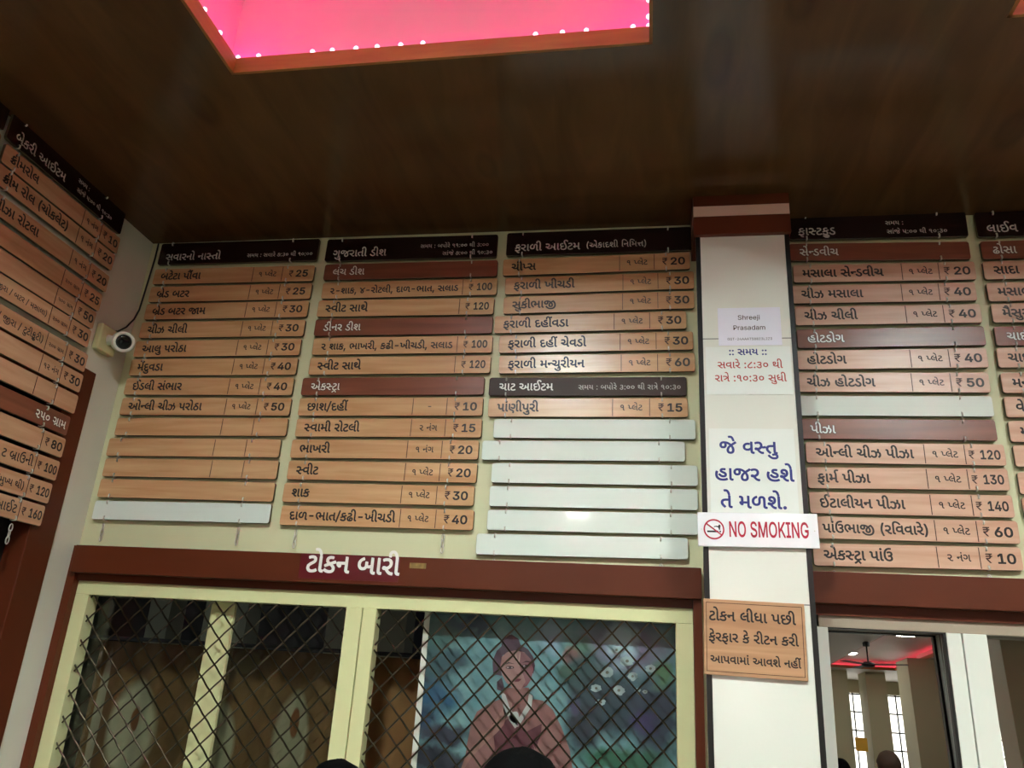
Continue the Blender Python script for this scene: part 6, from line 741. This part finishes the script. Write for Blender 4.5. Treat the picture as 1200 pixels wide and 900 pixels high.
LINK, TAIL, TOPLINK = link_mesh(0), link_mesh(1), link_mesh(2)
_lc = {}
def divider(parent, u, h):
    k = round(h, 3)
    if k not in _lc:
        bm = boxes((-.0013,.0013,-.0007,0,.003,h-.003)); me = bpy.data.meshes.new('divider'); bm.to_mesh(me); bm.free(); me.materials.append(M['line']); _lc[k] = me
    return link('divider', _lc[k], parent, (u, 0, 0))

def board(kind, org, rz, tilt, w, lay, name, portion, price, label, group, mt, chains, last=False, extra=None):
    h = .105 if kind == 'H' else .0735
    m = {'H': M['header'], 'S': M['maroon'], 'K': M['dark'], 'W': M['white_board'], 'T': mt, 'B': mt, 'P': mt}[kind]
    o = link('menu_board', plank(w, h, T, m)); o.location = org; o.rotation_euler = (0, -tilt, rz)
    tag(o, label, 'menu board', group)
    u0, d1, d2, ur, up = lay
    if kind == 'H' and name: letter('heading', name, o, u0, .019, .0495, M['ink_head'], .012)
    if kind in 'SK' and name:
        em = .046
        x = u0 + .004 if extra != 'right' else w*.72
        letter('lettering_outline', name, o, x, .021, em, M['ink'], .05, y=-.0004); letter('lettering', name, o, x, .021, em, M['ink_white'], .016)
    if extra and extra != 'right':
        for (s, x, z, em) in extra: letter('serving_hours', s, o, x, z, em, M['ink_head'], .006)
    if kind == 'T':
        if name:
            room = (d1 if portion else d2) - u0 - .018
            em = min(.049, room/width(name, 1)); letter('item_name', name, o, u0, .0210, em, M['ink'], .026)
        if portion or kind == 'T' and portion == '' : divider(o, d1, h)
        divider(o, d2, h)
        if portion: letter('portion', portion, o, (d1+d2)/2, .0255, min(.035, (d2-d1-.025)/width(portion, 1)), M['ink'], .014, align='c')
        if price:
            letter('rupee_sign', '₹', o, ur - (.006 if len(price) > 2 else 0), .022, .038 if len(price) > 2 else .041, M['line'], .008)
            letter('price', price, o, up - (.004 if len(price) > 2 else 0), .0215, .041, M['ink'], .036, min(1.12, round(.066/width(price, .041), 3)))
    if kind == 'B': divider(o, d1, h); divider(o, d2, h)
    for c in chains:
        link('chain_link', TAIL if last else LINK, o, (c, 0, 0))
        link('chain_link', TOPLINK, o, (c, 0, h - .0735))
    return o
L1 = (.035, .466, .600, .630, .660)
L4 = (.032, .382, .508, .524, .556)
LL = (.032, .410, .515, .530, .562)
GEO = {'C1': [(-2.1284, 3.2507, -0.0033), (-2.1309, 3.1544, -0.0043), (-2.1305, 3.0679, -0.0001), (-2.1312, 2.9852, 0.0008), (-2.1337, 2.8995, -0.0001), (-2.1377, 2.812, 0.0042), (-2.1391, 2.7291, 0.0013), (-2.1413, 2.6445, -0.0021), (-2.1385, 2.5571, 0.0006), (-2.1382, 2.4698, 0.0051), (-2.1532, 2.3839, 0.0051), (-2.1488, 2.2998, 0.0024), (-2.1483, 2.2158, -0.0017), (-2.1489, 2.1281, 0.006)], 'C2': [(-1.3507, 3.243, -0.005), (-1.3435, 3.1541, -0.0038), (-1.3394, 3.0668, 0.0033), (-1.3468, 2.9848, -0.0026), (-1.3465, 2.8995, 0.0018), (-1.3414, 2.8159, 0.004), (-1.343, 2.7298, 0.0057), (-1.3615, 2.643, 0.0032), (-1.3604, 2.5577, 0.0055), (-1.3586, 2.4726, 0.0048), (-1.3645, 2.387, 0.0056), (-1.3642, 2.3024, 0.0005), (-1.3683, 2.2155, 0.003), (-1.3637, 2.1284, 0.0025)], 'C3': [(-0.5722, 3.2436, 0.0007), (-0.58, 3.1528, 0.0125), (-0.566, 3.0686, 0.0115), (-0.5668, 2.984, 0.0138), (-0.5978, 2.9007, 0.0122), (-0.5741, 2.8167, 0.0108), (-0.5692, 2.7318, 0.0078), (-0.6017, 2.6413, 0.001), (-0.5989, 2.5576, 0.0033), (-0.5732, 2.4756, 0.0022), (-0.6111, 2.391, 0.0058), (-0.5692, 2.3057, 0.0031), (-0.5709, 2.219, 0.0047), (-0.5729, 2.1329, 0.0061), (-0.6069, 2.0458, 0.0097)], 'C4': [(0.5304, 3.2762, -0.0141), (0.5257, 3.1857, -0.021), (0.5343, 3.093, -0.0061), (0.5254, 3.006, -0.0015), (0.5304, 2.9176, 0.0002), (0.5314, 2.8265, 0.0073), (0.5278, 2.7425, 0.0071), (0.5216, 2.6576, -0.0048), (0.5206, 2.569, -0.0008), (0.5187, 2.4836, -0.0007), (0.5339, 2.3983, -0.0021), (0.5329, 2.3082, 0.0078), (0.534, 2.2225, 0.0025), (0.5376, 2.1384, 0.0019), (0.5345, 2.0486, 0.0104)], 'C5': [(1.1932, 3.2624, 0.0), (1.1971, 3.1712, 0.0), (1.1938, 3.0883, 0.0), (1.1946, 3.0008, 0.0), (1.1981, 2.9172, 0.0), (1.1954, 2.8288, 0.0), (1.1915, 2.7468, 0.0), (1.1919, 2.6534, 0.0), (1.19, 2.5657, 0.0), (1.1908, 2.4797, 0.0), (1.1934, 2.3948, 0.0), (1.1931, 2.3023, 0.0), (1.1942, 2.2184, 0.0)], 'CL': [(-0.8715, 3.2709), (-0.8635, 3.1835), (-0.8683, 3.1026), (-0.8687, 3.0041), (-0.879, 2.9141), (-0.8869, 2.8329), (-0.8887, 2.7536), (-0.8726, 2.6565), (-0.8696, 2.5728), (-0.8673, 2.4881), (-0.8783, 2.3983), (-0.8733, 2.3139), (-0.8727, 2.2259), (-0.8805, 2.1391), (-0.8876, 2.0556)]}
COLS = {
 'C1': (.742, L1, 'breakfast', M['tan'], (.055,.622), [
  ('H','સવારનો નાસ્તો',0,0,'dark header board of the leftmost back-wall column, lettered for breakfast', [('સમય : સવારે ૭:૩૦ થી ૧૦:૦૦',.42,.024,.0275)]),
  ('T','બટેટા પૌંવા','૧ પ્લેટ','25','bateta pauva'), ('T','બ્રેડ બટર','૧ પ્લેટ','25','bread butter'), ('T','બ્રેડ બટર જામ','૧ પ્લેટ','30','bread butter jam'), ('T','ચીઝ ચીલી','૧ પ્લેટ','30','cheese chilli'),
  ('T','આલુ પરોઠા','૧ પ્લેટ','30','aloo parotha'), ('T','મેંદુવડા','૧ પ્લેટ','40','menduvada'), ('T','ઈડલી સંભાર','૧ પ્લેટ','40','idli sambhar'), ('T','ઓન્લી ચીઝ પરોઠા','૧ પ્લેટ','50','only cheese parotha'),
  ('B','',0,0,'blank tan board with two divider lines, directly below the breakfast column board priced 50'), ('B','',0,0,'blank tan board with two divider lines, middle of three in the breakfast column'), ('B','',0,0,'blank tan board with two divider lines, lowest of three in the breakfast column'),
  ('P','',0,0,'plain tan board without lines, just above the white board of the breakfast column'), ('W','',0,0,'blank white board at the bottom of the leftmost back-wall column')]),
 'C2': (.740, L1, 'Gujarati dish', M['tan'], (.068,.632), [
  ('H','ગુજરાતી ડીશ',0,0,'dark header board of the second back-wall column, with two lines of hours', [('સમય : બપોરે ૧૧:૦૦ થી ૩:૦૦',.415,.05,.0265), ('સાંજે ૭:૦૦ થી ૧૦:૩૦',.512,.014,.0265)]),
  ('S','લંચ ડીશ',0,0,'maroon subheading board reading lunch dish, top of the second back-wall column'), ('T','૨-શાક, ૪-રોટલી, દાળ-ભાત, સલાડ',0,'100','two shak four rotli meal'), ('T','સ્વીટ સાથે',0,'120','the lunch dish with sweet'),
  ('S','ડીનર ડીશ',0,0,'maroon subheading board reading dinner dish, in the second back-wall column'), ('T','૨ શાક, ભાખરી, કઢી-ખીચડી, સલાડ',0,'100','shak bhakhri kadhi khichdi meal'), ('T','સ્વીટ સાથે',0,'120','the dinner dish with sweet'),
  ('S','એકસ્ટ્રા',0,0,'maroon subheading board reading extra, halfway down the second back-wall column'), ('T','છાશ/દહીં','-','10','chhash dahi'), ('T','સ્વામી રોટલી','૨ નંગ','15','swami rotli'), ('T','ભાખરી','૧ નંગ','20','bhakhri'),
  ('T','સ્વીટ','૧ પ્લેટ','20','plain sweet'), ('T','શાક','૧ પ્લેટ','30','shak'), ('T','દાળ-ભાત/કઢી-ખીચડી','૧ પ્લેટ','40','dal bhat or kadhi khichdi')]),
 'C3': (.736, L1, 'farali', M['tan'], (.066,.645), [
  ('H','ફરાળી આઈટમ',0,0,'dark header board of the third back-wall column, beside the pillar', [('(એકાદશી નિમિત્ત)',.322,.024,.0375)]),
  ('T','ચીપ્સ','૧ પ્લેટ','20','chips'), ('T','ફરાળી ખીચડી','૧ પ્લેટ','30','farali khichdi'), ('T','સુકીભાજી','૧ પ્લેટ','30','suki bhaji'), ('T','ફરાળી દહીંવડા','૧ પ્લેટ','30','farali dahivada'), ('T','ફરાળી દહીં ચેવડો','૧ પ્લેટ','30','farali dahi chevdo'), ('T','ફરાળી મન્ચુરીયન','૧ પ્લેટ','60','farali manchurian'),
  ('K','ચાટ આઈટમ',0,0,'dark brown subheading board with hours, above the white boards beside the pillar', [('સમય : બપોરે ૩:૦૦ થી રાત્રે ૧૦:૩૦',.340,.024,.030)]), ('T','પાંણીપુરી','૧ પ્લેટ','15','pani puri')] +
  [('W','',0,0,'blank white board beside the pillar, %s of six' % k) for k in ('topmost', 'second from the top', 'third from the top', 'third from the bottom', 'second from the bottom', 'bottommost')]),
 'C4': (.632, L4, 'fast food', M['tan_pink_light'], (.062,.53), [
  ('H','ફાસ્ટફુડ',0,0,'dark header board right of the pillar, lettered for fast food', [('સમય :',.347,.056,.0265), ('સાંજે ૫:૦૦ થી ૧૦:૩૦',.35,.018,.0265)]),
  ('S','સેન્ડવીચ',0,0,'maroon subheading board reading sandwich, right of the pillar'), ('T','મસાલા સેન્ડવીચ','૧ પ્લેટ','20','masala sandwich'), ('T','ચીઝ મસાલા','૧ પ્લેટ','40','cheese masala'), ('T','ચીઝ ચીલી','૧ પ્લેટ','40','cheese chilli'),
  ('S','હોટડોગ',0,0,'maroon subheading board reading hot dog, right of the pillar'), ('T','હોટડોગ','૧ પ્લેટ','40','plain hot dog'), ('T','ચીઝ હોટડોગ','૧ પ્લેટ','50','cheese hot dog'), ('W','',0,0,'blank white board right of the pillar, between hot dog and pizza boards'),
  ('S','પીઝા',0,0,'maroon subheading board reading pizza, right of the pillar'), ('T','ઓન્લી ચીઝ પીઝા','૧ પ્લેટ','120','only cheese pizza'), ('T','ફાર્મ પીઝા','૧ પ્લેટ','130','farm pizza'), ('T','ઈટાલીયન પીઝા','૧ પ્લેટ','140','Italian pizza'), ('T','પાંઉભાજી (રવિવારે)','૧ પ્લેટ','60','pav bhaji on Sundays'), ('T','એકસ્ટ્રા પાંઉ','૨ નંગ','10','extra pav')]),
 'C5': (.632, L4, 'right-edge', M['tan_pink_light'], (.062,.53), [
  ('H','લાઈવ',0,0,'dark header board cut by the right edge of the photo', []), ('S','ઢોસા',0,0,'maroon subheading board reading dosa at the right edge'), ('T','સાદા','', '','sada dosa'), ('T','મસાલા','','','masala dosa'), ('T','મૈસુર','','','mysore dosa'),
  ('S','ચાઈ',0,0,'maroon subheading board at the right edge, below the dosa boards'), ('T','ચાઈ','','','the first item under the lower maroon board'), ('T','મન','','','the second item under the lower maroon board'), ('T','વેજ','','','veg, under the lower maroon board'), ('T','મ','','','one visible letter, below the veg board'),
  ('P','',0,0,'plain tan board at the right edge, topmost of three showing only a corner'), ('P','',0,0,'plain tan board at the right edge, middle of three showing only a corner'), ('P','',0,0,'plain tan board at the right edge, lowest of three showing only a corner')]),
 'CL': (.632, LL, 'left wall', M['tan_left'], (.055,.505), [
  ('H','બેકરી આઈટમ',0,0,'dark header board on the left wall, lettered for bakery items', [('સમય :',.345,.062,.0265), ('સાંજે ૫:૦૦ થી ૧૦:૩૦',.35,.024,.0265)]),
  ('T','ક્રીમરોલ','૧ નંગ','10','cream roll'), ('T','ક્રીમ રોલ (ચોકલેટ)','૧ નંગ','20','chocolate cream roll'), ('T','પીઝા રોટલા','૧ નંગ','20','pizza rotla'), ('T','','૨૦૦ ગ્રામ','25','a 200 gram portion'), ('T','','૫૦૦ ગ્રામ','50','a 500 gram portion'),
  ('T','(જીરા / બટર / મસાલા)','૨૦૦ ગ્રામ','30','jeera butter masala flavours'), ('T','/ જીરા / ટુટીફ્રુટી)','૨૦૦ ગ્રામ','30','jeera and tutti frutti flavours'), ('T','','૧૨ નંગ','30','a 12 piece portion'), ('B','',0,0,'blank tan board with lines on the left wall, just above the maroon board'),
  ('S','૨૫૦ ગ્રામ',0,0,'maroon subheading board on the left wall reading 250 gram','right'), ('T','',0,'80','no visible item name'), ('T','ટ બ્રાઉની',0,'100','brownie'), ('T','રા (મુખ્ય થી)',0,'120','an item in small brackets'), ('T','બાઈટ',0,'160','bite')]),
}
CATNAME = {'C1': 'leftmost back-wall column', 'C2': 'second back-wall column', 'C3': 'column left of the pillar', 'C4': 'column right of the pillar', 'C5': 'right-edge column', 'CL': 'left wall column'}
KG = {'H': 'dark header boards of the menu', 'S': 'maroon subheading boards of the menu', 'K': 'dark header boards of the menu', 'W': 'blank white boards of the menu', 'T': 'tan price boards of the menu', 'B': 'blank tan boards of the menu', 'P': 'blank tan boards of the menu'}
for cn, (w, lay, nm, mt, ch, rows) in COLS.items():
    for i, row in enumerate(rows):
        kind, name, portion, price, lab = row[:5]; extra = row[5] if len(row) > 5 else None
        g = GEO[cn][i]
        if kind == 'T': lab = ('tan board %s %s, %s' % ('listing ' + lab, ('at %s rupees' % price) if price else '', CATNAME[cn])).replace('  ', ' ')
        if cn == 'CL': org, rz, tilt = (XL+.014+T, g[0], g[1]), PI/2, 0
        else: org, rz, tilt = (g[0], -.022, g[1]), 0, g[2]
        lay_ = lay
        if cn == 'CL' and kind == 'T' and i >= 6 and name:      # names that end at the divider
            end = (lay[1] if portion else lay[2]) - .014; ww = min(.047, .4)*width(name, 1)
            em = {6: .030, 7: .036, 13: .036}.get(i, .046)
            o = board(kind, org, rz, tilt, w, lay, '', portion, price, lab, KG[kind], mt, ch, i == len(rows)-1)
            letter('item_name', name, o, end, .0225, em, M['ink'], .014, align='r')
            continue
        board(kind, org, rz, tilt, w, lay_, name, portion, price, lab, KG[kind], mt, ch, i == len(rows)-1 and cn != 'C5', extra)
# the next column on the left wall, of which only the corner shows
for i, (k, z) in enumerate((('H',3.285), ('P',3.195), ('P',3.108))):
    board(k, (XL+.014+T, -.89-.632, z), PI/2, 0, .632, LL, '', 0, 0, ('dark header board cut by the left edge of the photo', 'tan board corner at the left edge, under the cut-off dark header', 'tan board at the left edge, second under the cut-off dark header')[i], KG[k], M['tan_left'], (.055,.505))

# ------------------------------------------------------------------ signs
def sheet(name, x0, x1, z0, z1, y, t, m, label, cat, bev=0, tilt=0, group=None, k=1):
    o = obj(name, boxes((0, x1-x0, 0, t, 0, z1-z0), bev=bev), m, None, (x0, y, z0)); o.rotation_euler = (0, tilt, 0); o.scale = (k, 1, k)
    return tag(o, label, cat, group)
s = sheet('paper_notice', 0.2386,0.4566,2.7701,2.9181, -.1825,.001, M['paper'], 'white paper label with a name and tax number, uppermost on the pillar', 'notice', k=.974)
letter('lettering', 'Shreeji', s, .108, .1, .024, M['line'], .01, align='c'); letter('lettering', 'Prasadam', s, .108, .06, .024, M['line'], .01, align='c'); letter('lettering', 'GST-24AAATS8823L2Z3', s, .108, .02, .0125, M['line'], .004, align='c')
s = sheet('hours_notice', 0.1938,0.4838,2.5899,2.7699, -.182,.001, M['paper2'], 'white notice with red opening hours, under the paper label on the pillar', 'notice', k=.974)
letter('heading', ':: સમય ::', s, .145, .148, .037, M['blue_ink'], .02, align='c')
letter('lettering', 'સવારે :૮:૩૦ થી', s, .15, .098, .039, M['red_ink'], .012, align='c'); letter('lettering', 'રાત્રે :૧૦:૩૦ સુધી', s, .15, .048, .039, M['red_ink'], .012, align='c')
s = sheet('blue_notice', 0.1967,0.4767,2.1565,2.4765, -.182,.001, M['paper2'], 'white notice in large blue letters, directly above the no smoking sign', 'notice', k=.974)
for t_, x, z in (('જે વસ્તુ', .128, .232), ('હાજર હશે', .143, .138), ('તે મળશે.', .138, .045)): letter('lettering', t_, s, x, z, .068, M['blue_ink'], .022, align='c')
s = sheet('no_smoking_sign', 0.1529,0.5319,2.0717,2.1837, -.196,.008, M['sign_white'], 'white acrylic no smoking sign in red letters, fixed across the pillar', 'sign', .002, -.012, k=.974)
letter('lettering', 'NO SMOKING', s, .098, .033, .067, M['sign_red'], .02, round(.252/width('NO SMOKING', .067), 3))
bm = bmesh.new()
def ring_shape(bm, cx, cz, r0, r1, y, n=40):
    A = [bm.verts.new((x, y, z)) for x, z in oval(cx, cz, r0, r0, n)]; B = [bm.verts.new((x, y, z)) for x, z in oval(cx, cz, r1, r1, n)]
    for k in range(n): bm.faces.new((A[k], A[(k+1) % n], B[(k+1) % n], B[k]))
ring_shape(bm, .052, .056, .0285, .0335, -.0008)
c, q = math.cos(-.66), math.sin(-.66)
flat(bm, [(.052+a*c-b*q, .056+a*q+b*c) for a, b in ((-.030,-.0022), (.030,-.0022), (.030,.0022), (-.030,.0022))], -.0012)
obj('prohibition_ring', bm, M['sign_red'], s)
bm = bmesh.new(); flat(bm, [(.030,.046), (.066,.046), (.066,.0515), (.030,.0515)], -.0008); flat(bm, [(.069,.046), (.074,.046), (.074,.0515), (.069,.0515)], -.0008)
flat(bm, [(.068,.054), (.066,.062), (.058,.064), (.052,.0625), (.053,.066), (.060,.0675), (.066,.0665), (.0675,.071), (.072,.0715), (.0735,.066), (.0715,.058), (.072,.054)], -.0008)
obj('cigarette_symbol', bm, M['ink'], s)
bm = bmesh.new()
for x in (.012, .367):
    lathe(bm, [(.0022,0), (.0022,.0012), (.0012,.0016)], Matrix.Translation((x,0,.056)) @ Matrix.Rotation(PI/2, 4, 'X'), 10)
obj('screw', bm, M['steel'], s)
s = sheet('wooden_notice', 0.1617,0.4697,1.689,1.917, -.193,.009, wood('notice_wood_vinyl', rgb(196,150,112), rgb(170,124,88), .3), 'tan wooden notice with three black lines of lettering, lowest on the pillar', 'notice', .002, .012, k=.974)
for t_, x, z in (('ટોકન લીધા પછી', .148, .163), ('ફેરફાર કે રીટન કરી', .15, .1), ('આપવામાં આવશે નહીં', .154, .036)): letter('lettering', t_, s, x, z, min(.046, .27/width(t_, 1)), M['ink'], .02, align='c')
obj('border_line', boxes((.008,.300,-.0007,0,.010,.0118), (.008,.300,-.0007,0,.216,.2178), (.008,.0098,-.0007,0,.010,.2178), (.2982,.300,-.0007,0,.010,.2178)), M['line'], s)
s = sheet('counter_name_sticker', -1.245,-.872,1.935,2.022, -.0512,.001, M['sticker'], 'maroon sticker with bold white lettering on the beam over the token window', 'sticker')
letter('lettering', 'ટોકન બારી', s, .024, .024, .093, M['ink_white'], .022)
tag(obj('tape_residue', boxes((-.835,-.775,-.0515,-.0502,1.985,2.004)), mat('old_tape', rgb(150,120,60), .6, noise=.5, nscale=60)), 'torn yellow tape remnant on the beam, right of the lettered sticker', 'tape')

# ------------------------------------------------------------------ security camera and its cable
def cctv():
    r = empty('security_camera', (XL, -.15, 2.83)); tag(r, 'white bullet security camera on a square box in the left corner', 'security camera')
    obj('junction_box', boxes((.001,.03,-.06,.045,-.055,.055), bev=.006), M['cctv_box'], r)
    tgt = (Vector((0.35,-2.8,1.65)) - Vector((XL,-.15,2.83))).normalized()
    p0 = Vector((.088, .0, -.005))
    q = tgt.to_track_quat('Z', 'Y').to_matrix().to_4x4()
    bm = bmesh.new(); tube(bm, [(.03,-.01,0), (.055,-.005,0), tuple(p0)], [.022,.016,.018], 14); obj('mounting_arm', bm, M['cctv'], r, smooth=True)
    Q = Matrix.Translation(p0) @ q
    bm = bmesh.new(); lathe(bm, [(.02,-.06), (.036,-.054), (.042,-.04), (.042,.045), (.040,.05), (.032,.05), (.030,.044)], Q, 28); hs = obj('housing', bm, M['cctv'], r, smooth=True)
    bm = bmesh.new(); lathe(bm, [(.0295,.040), (.0295,.0455), (.02,.047)], Q, 28); obj('lens', bm, M['lens'], hs, smooth=True)
cctv()
bm = bmesh.new(); tube(bm, [(-2.158,-.006,3.366), (-2.158,-.006,3.29), (-2.166,-.006,3.16), (-2.172,-.008,3.04), (-2.18,-.016,2.99), (-2.184,-.045,2.94), (-2.184,-.09,2.9), (-2.178,-.14,2.878)], .0035, 8)
tag(obj('camera_cable', bm, M['cable'], smooth=True), 'thin black cable running down the corner to the security camera', 'cable')

# ------------------------------------------------------------------ ceiling fans and a wall notice down the hall
for x, y, w_ in ((3.34,-10.77,'left'), (6.14,-13.4,'right')):
    r = empty('ceiling_fan', (x, y, H)); tag(r, 'dark ceiling fan on a rod, the %s one in the reflecting panes' % w_, 'fan', 'ceiling fans of the hall')
    bm = bmesh.new(); lathe(bm, [(.05,-.07), (.055,-.02), (.03,0)], None, 16); lathe(bm, [(.012,-.30), (.012,-.06)], None, 10); obj('rod', bm, M['dark_room'], r)
    bm = bmesh.new(); lathe(bm, [(.05,-.38), (.095,-.36), (.1,-.33), (.05,-.30)], None, 20); obj('motor', bm, M['dark_room'], r, smooth=True)
    for k in range(3):
        b_ = obj('blade', boxes((.09,.56,-.06,.06,-.345,-.338), bev=.002), M['dark_room'], r); b_.rotation_euler = (0, 0, .4 + k*2*PI/3)
tag(obj('yellow_notice', boxes((3.92,4.14,-14.78,-14.765,1.9,2.14), bev=.003), mat('yellow_card', rgb(236,180,60), .5, noise=.1)), 'yellow card sign reflected low in the pane, left of the broad column', 'notice')

# ------------------------------------------------------------------ people
def skin_mesh(name, verts, edges, radii, m, parent, root=0, sub=2):
    me = bpy.data.meshes.new(name); me.from_pydata(verts, edges, []); o = link(name, me)
    md = o.modifiers.new('skin', 'SKIN'); md.use_smooth_shade = True
    for i, r in enumerate(radii):
        sv = me.skin_vertices[0].data[i]; sv.radius = r if isinstance(r, tuple) else (r, r); sv.use_root = i == root
    s_ = o.modifiers.new('sub', 'SUBSURF'); s_.levels = s_.render_levels = sub
    dg = bpy.context.evaluated_depsgraph_get(); out = bpy.data.meshes.new_from_object(o.evaluated_get(dg))
    bpy.data.objects.remove(o); out.materials.clear(); out.materials.append(m)
    for p in out.polygons: p.use_smooth = True
    return link(name, out, parent)
SKIN = mat('brown_skin', rgb(150,100,74), .5, noise=.08); 
def person(loc, rz, hgt, hair, shirt, trousers, label):
    r = empty('person', loc, rz); k = hgt/1.545; r.scale = (k, k, k); tag(r, label, 'person')
    V, E, R = [], [], []
    def chain(pts, start=None):
        prev = start
        for p, rad in pts:
            V.append(p); R.append(rad); i = len(V)-1
            if prev is not None: E.append((prev, i))
            prev = i
        return prev
    chain([((0,0,.84),(.14,.1)), ((0,0,.97),(.125,.095)), ((0,.01,1.11),(.14,.1)), ((0,.015,1.22),(.13,.085)), ((0,.012,1.295),(.06,.055)), ((0,0,1.345),.046), ((0,-.012,1.385),(.052,.06)), ((0,-.008,1.445),(.072,.085)), ((0,.004,1.495),(.066,.078))])
    head = 7
    chain([((0,-.09,1.43),.013), ((0,-.103,1.418),.010)], 6)                          # nose
    for s in (1, -1):
        chain([((s*.074,.008,1.44),.014), ((s*.082,.014,1.447),.011)], head)           # ear
        w = chain([((s*.155,.015,1.235),.056), ((s*.195,.03,1.0),.04), ((s*.21,-.02,.79),.025), ((s*.212,-.034,.745),(.016,.03))], 3)
        for j in range(4):
            y = -.062+.019*j; L = (.058,.066,.062,.05)[j]
            chain([((s*.212,y,.705),.0085), ((s*.208,y,.705-L*.5),.008), ((s*.198,y+.004,.705-L),.0068)], w)
        chain([((s*.205,-.07,.745),.010), ((s*.198,-.084,.715),.009)], w)
        chain([((s*.085,0,.79),.085), ((s*.09,-.012,.45),.052), ((s*.09,.012,.1),.036), ((s*.092,.0,.045),.04), ((s*.097,-.11,.03),.03), ((s*.099,-.16,.026),.022)], 0)
    skin_mesh('body', V, E, R, SKIN, r)
    V, E, R = [], [], []
    chain([((0,0,.70),(.165,.13)), ((0,0,.82),(.168,.132)), ((0,0,.95),(.15,.12)), ((0,.01,1.11),(.152,.113)), ((0,.015,1.22),(.142,.098)), ((0,.012,1.285),(.075,.066))])
    for s in (1, -1): chain([((s*.155,.015,1.235),.068), ((s*.185,.027,1.05),.06)], 4)
    skin_mesh('shirt', V, E, R, shirt, r)
    V, E, R = [], [], []
    chain([((0,0,.88),(.145,.106))])
    for s in (1, -1): chain([((s*.085,0,.78),.094), ((s*.09,-.012,.45),.068), ((s*.09,.01,.08),.058)], 0)
    skin_mesh('trousers', V, E, R, trousers, r)
    bm = bmesh.new(); bmesh.ops.create_uvsphere(bm, u_segments=36, v_segments=24, radius=1)
    rd = random.Random(hgt)
    for v in bm.verts:
        n_ = 1 + .02*math.sin(9*v.co.x + 5*v.co.z) * math.sin(7*v.co.y) + rd.uniform(-.006,.006)
        v.co = Vector((v.co.x*.081*n_, .008 + v.co.y*.097*n_, 1.455 + v.co.z*.09*n_))
    bmesh.ops.delete(bm, geom=[f for f in bm.faces if (lambda c: (c.y < -.035 and c.z < 1.495) or c.z < 1.40 or (c.y < .0 and c.z < 1.45))(f.calc_center_median())], context='FACES')
    o = obj('hair', bm, hair, r, smooth=True); md = o.modifiers.new('thickness', 'SOLIDIFY'); md.thickness = .008
    for s in (1, -1):
        bm = bmesh.new(); bmesh.ops.create_uvsphere(bm, u_segments=12, v_segments=8, radius=.009); obj('eye', bm, M['lens'], r, (s*.028,-.083,1.452), True)
    bm = bmesh.new(); bmesh.ops.create_uvsphere(bm, u_segments=14, v_segments=8, radius=1)
    for v in bm.verts: v.co = Vector((v.co.x*.022, v.co.y*.006, v.co.z*.006))
    obj('mouth', bm, mat('lips', rgb(120,60,54), .5), r, (0,-.075,1.392), True)
    return r
hair_black = mat('black_hair', rgb(4,4,4), .9, spec=.05, bump=.8, nscale=45); hair_brown = mat('brown_hair', rgb(48,30,17), .7, spec=.2, bump=.6, nscale=60)
cl = [mat('cotton_' + n_, rgb(*c_), .8, noise=.1) for n_, c_ in (('navy', (40,44,70)), ('grey', (120,116,110)), ('white', (210,206,196)), ('green', (70,90,70)))]
person((-.218,-1.3,0), PI, 1.535, hair_black, cl[0], cl[1], 'person with black hair standing before the right lattice, facing the poster')
person((-.732,-.8,0), PI, 1.44, hair_black, cl[3], cl[1], 'person with black hair standing before the post between the two lattices')
person((1.8,-4.2,0), 0, 1.63, hair_brown, cl[2], cl[1], 'person with brown hair and white shirt, nearer the middle of the reflection')
person((1.65,-5.2,0), 0, 1.57, hair_black, cl[1], cl[0], 'person with dark hair and grey shirt, at the left of the reflection')
